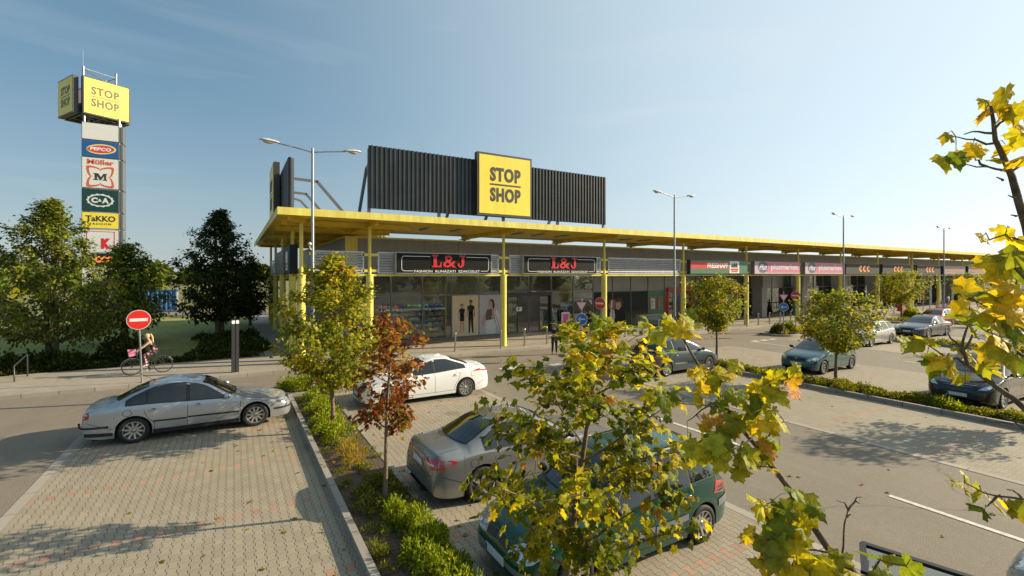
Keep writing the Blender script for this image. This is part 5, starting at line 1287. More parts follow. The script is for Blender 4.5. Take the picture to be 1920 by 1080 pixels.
c.plate('f', .42); tailgate(c, (-1.92, 1.42), (-2.75, 1.78), .66, 'paint_red')
# near corner: dark car with raised tailgate, nose toward the planted strip
S = dict(L=3.45, W=1.66, wb=2.25, fo=.62, r=.29, top=[(0,.50),(.04,.62),(.12,.74),(.4,.86),(.8,.96),(.95,1.02),(1.6,1.36),(1.9,1.42),(2.4,1.43),(3.0,1.40),(3.15,1.34),(3.28,1.05),(3.36,.92),(3.42,.75),(3.45,.45)],
  belt=[(0,.46),(.1,.60),(.4,.72),(1.0,.86),(2.3,.92),(3.1,.95),(3.3,.86),(3.45,.4)], wsh=WSH(3.45), wr=[(0,.42),(.3,.60),(.9,.66),(1.7,.57),(2.8,.56),(3.2,.60),(3.45,.5)], bot=BOT(3.45, .2))
c = Car(S, 'dark navy small hatchback with its glass tailgate raised, cut off by the bottom edge', 'paint_navy', (4.33, 1.44, 0.004), math.pi+R(16))
c.windows([(1.3, 2.0), (2.08, 2.9)]); c.screen(.98, 1.62, .07); c.doors(1.05, 2.04, None); c.mirrors(1.3); c.wheels('cap', 7, 'alloy', .68); c.patch('boot_opening', 'well', 'b', [(-.58,.5),(.58,.5),(.52,1.28),(-.52,1.28)], .01)
tailgate(c, (-1.20, 1.42), (-1.74, 1.47), .62, 'trim_black')
S = dict(L=4.4, W=1.78, wb=2.6, fo=.87, r=.31, top=[(0,.52),(.04,.66),(.12,.76),(.5,.88),(1.0,.97),(1.2,1.02),(1.9,1.35),(2.3,1.43),(2.8,1.44),(3.3,1.36),(3.9,1.1),(4.1,1.05),(4.3,1.0),(4.37,.8),(4.4,.5)],
  belt=[(0,.48),(.1,.64),(.4,.76),(1.2,.9),(2.5,.94),(3.6,.98),(4.2,.92),(4.4,.45)], wsh=WSH(4.4), wr=[(0,.42),(.3,.62),(1.2,.72),(2.0,.6),(3.2,.58),(3.9,.66),(4.4,.5)], bot=BOT(4.4, .19))
c = Car(S, 'light silver car in the lane, only its bonnet corner showing at the bottom right', 'paint_lightsilver', (9.2, -.12, 0), math.pi/2)
c.windows([(1.5, 2.4), (2.5, 3.3)]); c.screen(1.22, 1.92, .07); c.doors(1.2, 2.45, 3.3); c.mirrors(1.5); c.wheels('spoke', 8, 'alloy', .72)
c.lamp('headlight', 'light_clear', 'f', [(.44,.58),(.48,.72),(.82,.76),(.82,.6)]); c.plate('f', .42)
# ------------------------------------------------------------------ vegetation
import numpy as np
RNG = np.random.default_rng(11)
def leaf_template(kind):
    if kind == 'maple':
        o = [(0,.04),(.10,-.04),(.26,-.12),(.33,-.02),(.50,.05),(.40,.15),(.42,.25),(.52,.31),(.63,.46),(.49,.46),(.45,.57),(.28,.54),(.24,.64),(.24,.79),(.11,.84),(0,1.05)]
        out = o+[(-x, y) for x, y in reversed(o[1:-1])]; c = (0, .36)
    elif kind == 'lobed':
        o = [(0,0),(.30,-.08),(.46,.10),(.34,.26),(.56,.46),(.30,.52),(.16,.78),(0,1)]
        out = o+[(-x, y) for x, y in reversed(o[1:-1])]; c = (0, .36)
    elif kind == 'oval':
        out = [(0,0),(.26,.25),(.30,.55),(0,1),(-.30,.55),(-.26,.25)]; c = None
    elif kind == 'blade':
        out = [(-.06,0),(.06,0),(.09,.5),(0,1),(-.09,.5)]; c = None
    v = list(out); f = []
    if c: v.append(c); n = len(out); f = [(i, (i+1) % n, n) for i in range(n)]
    else: f = [tuple(range(len(out)))]
    V = np.array([(x, y, -.20*y*y-.30*abs(x)**1.4+.05*math.sin(9*x+5*y)) for x, y in v]); return V, f
TEMPL = {k: leaf_template(k) for k in ('maple', 'lobed', 'oval', 'blade')}
def leaves(name, parent, P, size, nrm, tip, colr, kind, off=(0, 0, 0), m='leaf', tipcol=None, curl=1.0):
    V, F = TEMPL[kind]; N = len(P)
    nrm = nrm/np.linalg.norm(nrm, axis=1, keepdims=True)
    tip = tip-nrm*(tip*nrm).sum(1, keepdims=True); tip /= np.linalg.norm(tip, axis=1, keepdims=True)+1e-9
    xx = np.cross(tip, nrm)
    k = RNG.uniform(.1, 2.4, N)[:, None, None]*curl
    W = P[:, None, :]+size[:, None, None]*(xx[:, None, :]*V[None, :, :1]+tip[:, None, :]*V[None, :, 1:2]+nrm[:, None, :]*V[None, :, 2:3]*k)
    nv = len(V); W = W.reshape(-1, 3)-np.array(off)
    loops = np.concatenate([np.array(f) for f in F]); cnt = np.array([len(f) for f in F])
    L = (loops[None, :]+np.arange(N)[:, None]*nv).ravel().astype(np.int32)
    tot = np.tile(cnt, N); st = np.concatenate([[0], np.cumsum(tot)[:-1]]).astype(np.int32)
    me = bpy.data.meshes.new(name); me.vertices.add(len(W)); me.vertices.foreach_set('co', W.astype(np.float32).ravel())
    me.loops.add(len(L)); me.loops.foreach_set('vertex_index', L); me.polygons.add(len(tot)); me.polygons.foreach_set('loop_start', st); me.polygons.foreach_set('loop_total', tot.astype(np.int32))
    me.update(); me.validate()
    a = me.color_attributes.new('leafcol', 'FLOAT_COLOR', 'POINT')
    C = np.ones((N, nv, 4)); C[:, :, :3] = colr[:, None, :]
    if tipcol is not None:
        wgt = np.clip((np.linalg.norm(V[:, :2]-np.array([0, .36]), axis=1)-.25)/.45, 0, 1)[None, :, None]*tipcol[1][:, None, None]
        C[:, :, :3] = C[:, :, :3]*(1-wgt)+tipcol[0][None, None, :]*wgt
    a.data.foreach_set('color', C.astype(np.float32).ravel())
    me.materials.append(MATS[m]); me.shade_smooth()
    o = bpy.data.objects.new(name, me); COL.objects.link(o)
    if parent is not None: o.parent = parent
    return o
def pal(N, cols, wts, jit=.18, clump=None):
    cols = np.array(cols); wts = np.array(wts)/sum(wts)
    idx = RNG.choice(len(cols), N, p=wts)
    if clump is not None:
        ci = RNG.choice(len(cols), clump.max()+1, p=wts); use = RNG.random(N) < .55; idx = np.where(use, ci[clump], idx)
    c = cols[idx]*RNG.uniform(1-jit, 1+jit, (N, 1))*RNG.uniform(1-jit*.4, 1+jit*.4, (N, 3)); return np.clip(c, 0, 1)
PALS = {
 'lawn_tree': ([(.105,.149,.025),(.193,.236,.032),(.350,.350,.038),(.061,.096,.018),(.40,.37,.045)], [4,3.8,1.2,2.8,.2]),
 'olive': ([(.18,.21,.012),(.32,.31,.015),(.09,.12,.010),(.50,.42,.018),(.42,.24,.03)], [4,3.4,3.6,2.2,.35]),
 'yellowgreen': ([(.19,.24,.020),(.30,.32,.024),(.46,.40,.028),(.10,.15,.018),(.42,.20,.03)], [4,4,2.6,2.5,.5]),
 'yellow': ([(.60,.50,.028),(.40,.40,.025),(.20,.26,.022),(.50,.27,.04),(.12,.17,.02)], [4,4,3,.8,1.5]),
 'orange': ([(.33,.19,.025),(.28,.26,.02),(.42,.31,.03),(.16,.17,.018),(.36,.12,.04)], [2,4,3,3,.8]),
 'brown': ([(.229,.068,.023),(.312,.125,.023),(.374,.229,.026),(.114,.037,.018),(.125,.114,.018)], [4,4,2.2,3,1]),
 'green': ([(.075,.105,.016),(.12,.155,.020),(.045,.070,.012),(.21,.21,.025)], [4,3,3,1.2]),
 'darkgreen': ([(.041,.061,.014),(.065,.089,.018),(.027,.043,.012),(.121,.121,.024)], [4,3,3,.4]),
 'mid': ([(.10,.16,.018),(.17,.22,.022),(.28,.28,.026),(.06,.10,.014)], [4,4,2,2]),
}
def tree(name, label, x, y, H, z0, rx, palette, nb=26, sub=5, per=14, leaf=.10, kind='lobed', tr=.05, seed=1, shape='round', lean=(0, 0), group=None, trunks=1, zb=.07, spread=.12, bark='bark_young', cat='tree', top_pal=None):
    global RNG
    RNG = np.random.default_rng(seed); rnd = random.Random(seed)
    t = thing(name, label, cat, (x, y, zb), 0, group)
    B_ = MB(); pts = []; dirs = []; clump = []; ci = 0
    def env(u):
        if shape == 'round': return math.sqrt(max(0, 1-(2*u-.85)**2/1.35)) if u < 1 else 0
        if shape == 'cone': return max(.10, (1-u)**.62)*(1 if u > .12 else .6+3.3*u)
        if shape == 'broad': return (.8+.2*min(1, u/.2))*(1-max(0, u-.18)/.82)**.85+.04
        if shape == 'crown': return (.55+.45*min(1, u/.3))*(1-max(0, u-.3)/.7)**.75 if u < .97 else .1
        if shape == 'globe': return math.sqrt(max(.02, 1-(2*u-1)**2))
        if shape == 'dense': return max(.08, 1-u**2.2)*(.72+.28*min(1, u/.25))
        if shape == 'open': return .5+.5*math.sin(math.pi*min(1, u*1.05))
    def trunkpos(z): f = z/H; return Vector((lean[0]*f+.03*math.sin(z*1.7+seed), lean[1]*f+.03*math.cos(z*1.3+seed), z))
    tops = []
    for k in range(trunks):
        a = 2*math.pi*k/max(1, trunks)+seed; q = .0 if trunks == 1 else .16
        tp = [trunkpos(H*.94*i/9)+Vector((math.cos(a)*q*(1+i*.25), math.sin(a)*q*(1+i*.25), 0)) for i in range(10)]
        B_.tube(tp, [tr*(1.25 if i == 0 else 1)*(1-.85*i/9)+.006 for i in range(10)], 9, cap=False)
    ga = seed*1.3
    for i in range(nb):
        f = (i+.5)/nb; u = f*1.0; zc = z0+(H-z0)*u
        ga += 2.399+rnd.uniform(-.3, .3)
        r = rx*env(u)*rnd.uniform(.72, 1.12)
        zs = max(z0*.75, zc-r*rnd.uniform(.35, .7)); p0 = trunkpos(zs); tipz = min(H, zc+r*rnd.uniform(.0, .22))
        p3 = Vector((math.cos(ga)*r, math.sin(ga)*r, 0))+trunkpos(tipz); p3.z = tipz
        mid = p0.lerp(p3, .5)+Vector((rnd.uniform(-.1, .1)*r, rnd.uniform(-.1, .1)*r, .06*r))
        bp = [p0, p0.lerp(mid, .5)+Vector((0, 0, -.02)), mid, mid.lerp(p3, .5)+Vector((0, 0, .02*r)), p3]
        br = tr*.42*(1-.6*u); B_.tube(bp, [br, br*.8, br*.6, br*.4, br*.15+.002], 5, cap=False)
        L = [(bp[a].lerp(bp[a+1], q)) for a in range(1, 4) for q in (.15, .5, .85)]+[p3]
        for s in range(sub):
            b0 = L[rnd.randrange(0, len(L))]; d = Vector((rnd.gauss(0, 1), rnd.gauss(0, 1), rnd.gauss(.25, .6))).normalized(); ln = rnd.uniform(.12, .42)*max(.35, r)*.8
            b1 = b0+d*ln; B_.tube([b0, b0.lerp(b1, .5)+Vector((0, 0, -.02*ln)), b1], [br*.3+.002, br*.2+.002, .002], 4, cap=False)
            for q in range(per):
                w_ = rnd.random()**.7; p = b0.lerp(b1, w_); pts.append(p); dirs.append(d); clump.append(ci)
            ci += 1
        for q in range(per):
            p = L[rnd.randrange(3, len(L))]; pts.append(p); dirs.append((p3-p0).normalized()); clump.append(ci)
        ci += 1
    N = len(pts); P = np.array([tuple(p) for p in pts])+RNG.normal(0, spread, (N, 3))*np.array([1, 1, .8])
    D = np.array([tuple(d) for d in dirs]); cen = np.array([lean[0]*.7, lean[1]*.7, z0+(H-z0)*.4])
    out = P-cen; out /= np.linalg.norm(out, axis=1, keepdims=True)+1e-6
    nrm = out*.5+np.array([0, 0, .75])+RNG.normal(0, .55, (N, 3)); tip = out*.6+D*.3+np.array([0, 0, -.55])+RNG.normal(0, .5, (N, 3))
    cols = pal(N, *PALS[palette], clump=np.array(clump))
    if top_pal:
        zz = (P[:, 2]-z0)/(H-z0)+RNG.normal(0, .15, N); alt = pal(N, *PALS[top_pal], clump=np.array(clump)); cols = np.where((zz > .72)[:, None], alt, cols)
    B_.build('trunk', bark, t, smooth=60); leaves('crown', t, P, leaf*RNG.uniform(.6, 1.25, N), nrm, tip, cols, kind)
    return t
# young trees in the planted strips
tree('young_tree', 'yellow green young tree with orange tips beside the nearest lamp post', 2.40, 13.95, 4.75, 1.35, 1.78, 'yellowgreen', 50, 9, 20, .090, 'lobed', .055, 3, 'crown', spread=.11, top_pal='yellow')
tree('young_tree', 'small young tree with brown and rust coloured leaves and a forked top', 2.38, 8.76, 3.5, 1.45, .72, 'brown', 18, 6, 11, .088, 'lobed', .040, 8, 'open', lean=(.16, -.08), spread=.085)
tree('young_tree', 'large yellow leaved tree in front of the dark green family car', 2.50, 3.62, 3.82, 1.72, 1.10, 'olive', 30, 6, 13, .078, 'maple', .045, 21, 'round', lean=(.42, -.26), spread=.07, top_pal='yellow')
t1 = tree('young_tree', 'round topped young tree nearest the teal hatchback', 20.7, 9.75, 3.55, 1.45, 1.55, 'yellowgreen', 34, 7, 18, .105, 'lobed', .06, 31, 'globe', spread=.13, group='young trees in the planted strips', top_pal='yellowgreen')
tree('young_tree', 'round yellow green young tree with thin bare trunk beside the blue grey car', 20.7, 15.2, 4.1, 1.75, 1.35, 'yellowgreen', 40, 7, 17, .095, 'lobed', .06, 45, 'globe', spread=.13, group='young trees in the planted strips')
tree('young_tree', 'small round young tree in front of the black signs', 54.3, 20.0, 4.5, 1.9, 2.4, 'yellowgreen', 34, 7, 18, .15, 'oval', .08, 52, 'globe', spread=.22, group='young trees in the planted strips', top_pal='yellowgreen')
tree('young_tree', 'young tree at the right edge, standing in the strip before the black family car', 20.6, 3.6, 3.5, 1.4, 1.45, 'yellow', 28, 6, 14, .10, 'lobed', .055, 61, 'globe', spread=.13, group='young trees in the planted strips')
for i, (x, y, lab) in enumerate(((55.6, 14.0, 'yellow young tree far to the right, before the last signs'), (55.6, 8.5, 'yellow young tree far to the right, in the fourth planted strip'), (38.1, 8.2, 'small yellow young tree in the third planted strip'), (71.6, 20, 'distant green young tree by the far columns'))):
    tree('young_tree', lab, x, y, 4.4 if i != 2 else 2.9, 1.6 if i != 2 else .9, 1.8 if i != 2 else 1.0, 'yellow' if i < 3 else 'mid', 22, 5, 14, .16, 'oval', .07, 70+i, 'globe', spread=.2, group='young trees in the planted strips')
# big trees on the lawn
tree('broad_tree', 'large dense tree with yellow tinged leaves at the left edge', -7.45, 30.4, 7.75, 1.35, 3.1, 'lawn_tree', 66, 9, 22, .165, 'oval', .13, 81, 'broad', trunks=2, zb=.06, spread=.15, bark='bark')
tree('broad_tree', 'smaller green tree directly right of the sign pylon', -5.8, 37.6, 6.1, 1.3, 2.7, 'lawn_tree', 44, 8, 20, .21, 'oval', .13, 83, 'cone', zb=.06, spread=.24, bark='bark')
tree('broad_tree', 'dark pointed tree on the lawn next to the shaded side of the shopping centre', -.9, 40.4, 8.9, 1.2, 3.05, 'darkgreen', 74, 9, 22, .20, 'oval', .14, 86, 'dense', trunks=3, zb=.06, spread=.18, bark='bark')
tree('broad_tree', 'low dark tree between the pointed tree and the yellow side columns', 1.2, 46.5, 5.3, 1.0, 2.0, 'darkgreen', 36, 7, 18, .22, 'oval', .11, 88, 'globe', zb=.06, spread=.25, bark='bark')
# ------------------------------------------------------------------ shrubs and ground cover
def cover(name, spots, palette, leaf=.07, kind='blade', dens=420, label=None, parent=None, zb=.07, upb=.8):
    """spots: (x, y, radius, height)"""
    P = []; Cn = []
    for i, (x, y, r, h) in enumerate(spots):
        n = int(dens*r*r*4+dens*.25*h); a = RNG.uniform(0, 2*math.pi, n); q = np.sqrt(RNG.random(n))
        u = np.cos(RNG.uniform(0, math.pi/2, n))
        zz = h*np.sqrt(np.clip(1-q*q, .02, 1))*RNG.uniform(.35, 1.05, n)*(1+.25*np.sin(3*a+i))
        P.append(np.stack([x+r*q*np.cos(a)*(1+.2*np.sin(2*a+i)), y+r*q*np.sin(a), zb+zz*.95], 1)); Cn.append(np.stack([np.full(n, x), np.full(n, y), np.full(n, zb)], 1))
    P = np.concatenate(P); Cn = np.concatenate(Cn); N = len(P); out = P-Cn; out /= np.linalg.norm(out, axis=1, keepdims=True)+1e-6
    tip = out*.8+np.array([0, 0, upb])+RNG.normal(0, .5, (N, 3)); nrm = np.cross(tip, RNG.normal(0, 1, (N, 3)))
    return leaves(name, parent, P, leaf*RNG.uniform(.6, 1.4, N), nrm, tip, pal(N, *PALS[palette], jit=.25), kind, curl=.6)
PALS['cover_bright'] = ([(.28,.34,.02),(.18,.26,.02),(.42,.42,.03),(.10,.16,.015)], [4,4,1.6,2])
PALS['cover_dull'] = ([(.13,.17,.022),(.22,.21,.03),(.30,.24,.04),(.075,.10,.016)], [4,3,1.5,2.5])
PALS['cover_orange'] = ([(.42,.27,.03),(.30,.28,.03),(.20,.20,.02),(.34,.16,.03)], [3,3,3,1.5])
PALS['hedge_dark'] = ([(.045,.067,.016),(.072,.096,.021),(.029,.045,.013),(.104,.120,.026)], [4,3,3,1])
PALS['weed'] = ([(.16,.20,.03),(.26,.25,.05),(.10,.13,.02)], [3,2,2])
rnd = random.Random(5); RNG = np.random.default_rng(5)
sp = [(rnd.uniform(2.35, 2.8), 4.0+.24*k+rnd.uniform(-.1, .1), rnd.uniform(.22, .34), rnd.uniform(.24, .44)) for k in range(18)]
tag(cover('ground_cover', sp, 'cover_bright', .045, 'oval', 1500, upb=.6), kind='stuff')
tag(cover('ground_cover', [(a, b_, c_*.9, d_*1.05) for a, b_, c_, d_ in sp], 'cover_bright', .075, 'blade', 900, upb=1.1), kind='stuff', label='bright yellow green feathery ground cover in the near part of the planted strip')
sp = [(rnd.uniform(2.1, 2.75), 8.3+.26*k, rnd.uniform(.20, .30), rnd.uniform(.14, .28)) for k in range(7)]
tag(cover('ground_cover', sp, 'cover_dull', .045, 'oval', 1700, upb=.7), kind='stuff', label='dull green ground cover round the brown leaved tree')
sp = [(2.3, 10.9, .22, .28), (2.42, 11.3, .26, .32), (2.3, 11.8, .22, .30), (2.5, 12.2, .2, .22)]
tag(cover('ground_cover', sp, 'cover_orange', .07, 'blade', 1200), kind='stuff', label='orange tinted low bush in the planted strip')
sp = [(rnd.uniform(2.1, 2.6), 12.9+.33*k, rnd.uniform(.22, .36), rnd.uniform(.28, .42)) for k in range(16)]+[(rnd.uniform(1.5, 4.4), rnd.uniform(18.8, 20.2), rnd.uniform(.3, .45), rnd.uniform(.35, .5)) for k in range(26)]
tag(cover('ground_cover', sp, 'cover_bright', .055, 'oval', 900, upb=.6), kind='stuff', label='yellow green bushes round the lamp post at the end of the planted strip')
sp = [(rnd.uniform(1.85, 2.95), rnd.uniform(4, 18), rnd.uniform(.07, .16), rnd.uniform(.05, .14)) for k in range(80)]
tag(cover('weeds', sp, 'weed', .06, 'blade', 1800), kind='stuff')
for x0, x1, d in ((19.35, 20.3, 560), (37.5, 38.7, 140), (55.2, 56.4, 90)):
    sp = []; y = -6.0
    while y < 17.5: sp.append((rnd.uniform(x0+.2, x1-.1), y, rnd.uniform(.3, .5), rnd.uniform(.14, .30))); y += .34
    tag(cover('ground_cover', sp, 'cover_dull', .06 if d > 400 else .11, 'oval', d*1.5), kind='stuff')
    sp = [(rnd.uniform(x0+.15, x1-.2), rnd.uniform(-5, 17.5), rnd.uniform(.22, .36), rnd.uniform(.2, .32)) for k in range(18)]
    tag(cover('ground_cover', sp, 'cover_bright', .06 if d > 400 else .11, 'oval', d*1.5), kind='stuff')
for i, (x0, x1, y0, y1) in enumerate(CAPS[1:]):
    sp = [(rnd.uniform(x0+.7, x1-.7), rnd.uniform(y0+.5, y1-.6), rnd.uniform(.3, .5), rnd.uniform(.25, .45)) for k in range(24)]
    tag(cover('ground_cover', sp, ('cover_dull', 'cover_orange')[i % 2], .11 if i == 0 else .15, 'blade', (300, 180, 100, 80)[i]), kind='stuff')
def shrub(x, y, r, h, lab, palette='mid', zb=.07, leaf=.06, dens=900, kind='oval'):
    t = thing('shrub', lab, 'shrub', (x, y, zb)); cover('foliage', [(0, 0, r, h), (r*.3, -r*.2, r*.8, h*.9), (-r*.3, r*.2, r*.8, h*.85)], palette, leaf, kind, dens, parent=t, zb=0)
    b = MB()
    for k in range(5): a = k*1.26; b.tube([(0, 0, 0), (r*.4*math.cos(a), r*.4*math.sin(a), h*.6)], [.015, .004], 5)
    b.build('stem', 'bark', t)
shrub(34.3, 20.0, .5, .75, 'small dark round shrub beside the blue arrow sign near the plus signs', 'green', leaf=.09)
shrub(35.3, 19.9, .55, .8, 'rounded green shrub next to the second no entry sign', 'mid', leaf=.09)
shrub(56.5, 20.0, .7, 1.0, 'bright shrub beside the far round tree', 'cover_bright', leaf=.12, dens=500)
# dark hedge and bushes along the sidewalk by the lawn
for i, (x, y, rx, h, n, lab, p_) in enumerate(((-9.4, 28.75, .8, .75, 9, 'dark leafy hedge at the left edge behind the handrail', 'hedge_dark'), (-7.0, 28.9, .8, .8, 7, 'dark hedge under the large dense tree', 'hedge_dark'), (-5.0, 29.2, 1.0, 1.5, 5, 'tall spreading dark bush behind the cyclist', 'darkgreen'))):
    t = thing('hedge', lab, 'hedge', (x, y, .06)); hw_ = 1.5 if n > 6 else .6; sp = [(rnd.uniform(-hw_, hw_), rnd.uniform(-.4, .6), rnd.uniform(.4, .75), h*rnd.uniform(.7, 1.1)) for k in range(n)]
    cover('foliage', sp, p_, .15, 'oval', 420, parent=t, zb=0, upb=.5)
    b = MB()
    for k in range(9): a = rnd.uniform(-1.4, 1.4); b.tube([(a, .1, 0), (a+rnd.uniform(-.4, .4), .1, h*.7)], [.02, .006], 5)
    b.build('stem', 'bark', t)
t = thing('hedge', 'low dark hedge on the lawn in front of the yellow side columns', 'hedge', (.2, 32, .06))
sp = [(rnd.uniform(-2.0, 1.05), rnd.uniform(-3.6, 6.5), rnd.uniform(.4, .7), rnd.uniform(.25, .5)) for k in range(46)]
cover('foliage', sp, 'hedge_dark', .13, 'oval', 260, parent=t, zb=0, upb=.5)
sp = [(rnd.uniform(-9, 1), 28.25+rnd.uniform(0, .2), rnd.uniform(.2, .34), rnd.uniform(.14, .3)) for k in range(50)]
tag(cover('ivy', sp, 'hedge_dark', .09, 'oval', 500, zb=.06), kind='stuff')
# flower bed far left
sp = [(rnd.uniform(-27, -21.5), rnd.uniform(40, 46), .5, .35) for k in range(40)]
PALS['flower'] = ([(.45,.30,.26),(.35,.28,.12),(.12,.16,.03),(.5,.42,.3)], [2,2,3,1])
tag(cover('flower_bed', sp, 'flower', .14, 'oval', 200), kind='stuff')
# far woods on the horizon (one mass) - north of the lawn, and south behind the car park
def wood(x0, x1, y0, y1, n, h, seed, palette='green', lf=1.1):
    global RNG
    RNG = np.random.default_rng(seed); P = []; r_ = random.Random(seed)
    for k in range(n):
        x, y, hh = r_.uniform(x0, x1), r_.uniform(y0, y1), h*r_.uniform(.45, 1.05); rr = hh*.42; m_ = 170
        v = RNG.normal(0, 1, (m_, 3)); v /= np.linalg.norm(v, axis=1, keepdims=True); v *= RNG.uniform(.75, 1.08, (m_, 1))
        P.append(np.array([x, y, hh*.52])+v*np.array([rr, rr, hh*.5]))
    P = np.concatenate(P); N = len(P); nrm = RNG.normal(0, .6, (N, 3))+np.array([0, -.2, .7])
    o = leaves('far_wood', None, P, lf*RNG.uniform(.6, 1.3, N), nrm, RNG.normal(0, 1, (N, 3)), pal(N, *PALS[palette]), 'oval'); o['kind'] = 'stuff'
wood(-330, -10, 210, 330, 110, 10, 1, 'green', 2.2); wood(-420, 60, 400, 520, 90, 14, 2, 'green', 3.2); wood(-45, -12, 120, 175, 12, 6.5, 3, 'mid', 1.5)
wood(-60, 160, -75, -55, 60, 9, 4, 'green', 1.5)
# trees showing above the roof
tree('broad_tree', 'treetop showing through the gap between roof and canopy', 13.4, 54, 9.9, 3, 2.6, 'mid', 26, 6, 16, .28, 'oval', .14, 93, 'globe', zb=0, spread=.3, bark='bark')

# ------------------------------------------------------------------ foreground maple: limbs reach into the picture close to the lens
def at(px, py, d):
    xc = (px-960)/889*d; return Vector((.8625*xc+.506*d, -.506*xc+.8625*d, 4.35+(516-py)/889*d))
rnd = random.Random(17); RNG = np.random.default_rng(17)
t = thing('maple_tree', 'maple with big yellow leaves whose branches reach across the right foreground', 'tree', (2.0, .25, .06), world=True)
b = MB(); fork = Vector((2.46, .42, 2.35))
def limb(pts, r0, r1, n=8):
    P = [Vector(p) if len(p) == 3 and not isinstance(p, tuple) else at(*p) for p in pts]
    Q = []                                             # smooth a little
    for i in range(len(P)-1):
        a, c_ = P[i], P[i+1]; Q += [a, a.lerp(c_, .5)+Vector((rnd.gauss(0, .004), rnd.gauss(0, .004), rnd.gauss(0, .004)))]
    Q.append(P[-1]); k = len(Q); b.tube(Q, [r0+(r1-r0)*i/(k-1) for i in range(k)], n, cap=True); return Q
b.tube([(2.0, .25, 0), (2.12, .28, .8), (2.3, .35, 1.6), fork], [.055, .045, .04, .036], 10)
A = limb([Vector((2.46, .42, 2.35)), Vector((2.28, .62, 2.85)), (1640, 1130, 1.75), (1590, 1062, 1.85), (1558, 1035, 1.9), (1502, 955, 1.95), (1447, 873, 2.0), (1400, 815, 2.1), (1345, 738, 2.2), (1310, 685, 2.3), (1284, 640, 2.36), (1264, 588, 2.42)], .021, .0035)
D_ = limb([Vector((2.46, .42, 2.35)), Vector((2.34, .40, 3.2)), Vector((2.27, .40, 3.9)), (1962, 520, 1.5), (1925, 425, 1.48), (1897, 330, 1.46), (1866, 262, 1.45), (1858, 200, 1.45)], .022, .004)
C_ = limb([Vector((2.34, .40, 3.2)), (2050, 900, 1.35), (1960, 800, 1.33), (1920, 765, 1.34), (1870, 727, 1.36), (1815, 685, 1.38), (1800, 655, 1.4)], .012, .004)
twigs = [[(1810, 684, 1.38), (1775, 672, 1.4), (1745, 650, 1.42)], [(1803, 660, 1.4), (1822, 632, 1.4), (1832, 618, 1.4)], [(1803, 660, 1.4), (1812, 618, 1.4), (1818, 610, 1.4)], [(1812, 672, 1.38), (1790, 640, 1.4), (1778, 625, 1.4)],
 [(1868, 727, 1.36), (1850, 700, 1.36), (1845, 690, 1.36)], [(1855, 715, 1.37), (1820, 716, 1.39), (1800, 700, 1.4)],
 [(1863, 250, 1.45), (1835, 247, 1.46), (1807, 252, 1.47)], [(1868, 268, 1.45), (1830, 262, 1.46), (1792, 256, 1.47)], [(1887, 320, 1.46), (1850, 312, 1.47), (1812, 308, 1.48)], [(1850, 312, 1.47), (1835, 300, 1.47), (1828, 296, 1.47)], [(1862, 245, 1.45), (1885, 225, 1.42), (1915, 208, 1.4)], [(1895, 322, 1.46), (1925, 300, 1.42)], [(1880, 338, 1.46), (1868, 332, 1.46)], [(1904, 370, 1.46), (1890, 366, 1.46)], [(1905, 405, 1.46), (1895, 403, 1.46)],
 [(1375, 772, 2.14), (1320, 760, 2.1), (1270, 755, 2.05), (1235, 742, 2.02)], [(1330, 760, 2.1), (1305, 778, 2.1), (1288, 790, 2.1)], [(1350, 745, 2.2), (1352, 715, 2.2), (1362, 700, 2.2)], [(1352, 715, 2.2), (1335, 700, 2.2), (1322, 690, 2.2)], [(1390, 800, 2.1), (1420, 745, 2.08), (1450, 715, 2.05), (1480, 712, 2.03)], [(1420, 838, 2.05), (1455, 800, 2.0), (1470, 790, 1.98)], [(1410, 822, 2.08), (1360, 850, 2.02), (1330, 860, 2.0)], [(1449, 876, 2.0), (1425, 875, 1.98), (1400, 872, 1.96)],
 [(1512, 962, 1.95), (1480, 945, 1.93), (1440, 945, 1.9)], [(1530, 985, 1.93), (1528, 960, 1.92), (1520, 945, 1.9)], [(1560, 1038, 1.9), (1500, 1030, 1.88), (1455, 1012, 1.86), (1410, 1000, 1.84)], [(1580, 1052, 1.87), (1520, 1040, 1.84), (1440, 1045, 1.8)], [(1578, 1045, 1.86), (1582, 1000, 1.86), (1588, 965, 1.86), (1592, 952, 1.86)], [(1590, 958, 1.86), (1602, 942, 1.86), (1616, 932, 1.86)], [(1590, 955, 1.86), (1583, 942, 1.86), (1570, 938, 1.86)], [(1604, 940, 1.86), (1612, 944, 1.86)], [(1588, 970, 1.86), (1596, 964, 1.86)],
 [(1610, 1090, 1.8), (1650, 1050, 1.75), (1700, 1060, 1.7)], [(2000, 960, 1.4), (1920, 936, 1.42), (1870, 930, 1.45), (1840, 922, 1.48), (1810, 905, 1.5)], [(1870, 930, 1.45), (1850, 950, 1.45)], [(1918, 936, 1.42), (1900, 920, 1.42), (1888, 918, 1.42)],
 [(2000, 830, 1.5), (1920, 806, 1.55), (1870, 775, 1.6), (1860, 745, 1.62)], [(1900, 795, 1.56), (1868, 792, 1.58), (1840, 785, 1.6)],
 [(2000, 640, 1.2), (1920, 600, 1.2), (1870, 580, 1.22), (1820, 560, 1.25)], [(2000, 500, 1.2), (1930, 455, 1.22), (1885, 440, 1.25), (1855, 450, 1.27)], [(1950, 560, 1.15), (1900, 500, 1.2), (1870, 490, 1.22)], [(1920, 668, 1.15), (1880, 640, 1.2), (1850, 622, 1.22)]]
for tw in twigs: limb(tw, .0042, .0016, 5)
b.tube([D_[6], at(2000, 500, 1.2)], [.008, .005], 6); b.tube([C_[4], at(2000, 640, 1.2)], [.008, .005], 6); b.tube([C_[2], at(2000, 960, 1.4)], [.008, .005], 6); b.tube([C_[3], at(2000, 830, 1.5)], [.008, .004], 6)
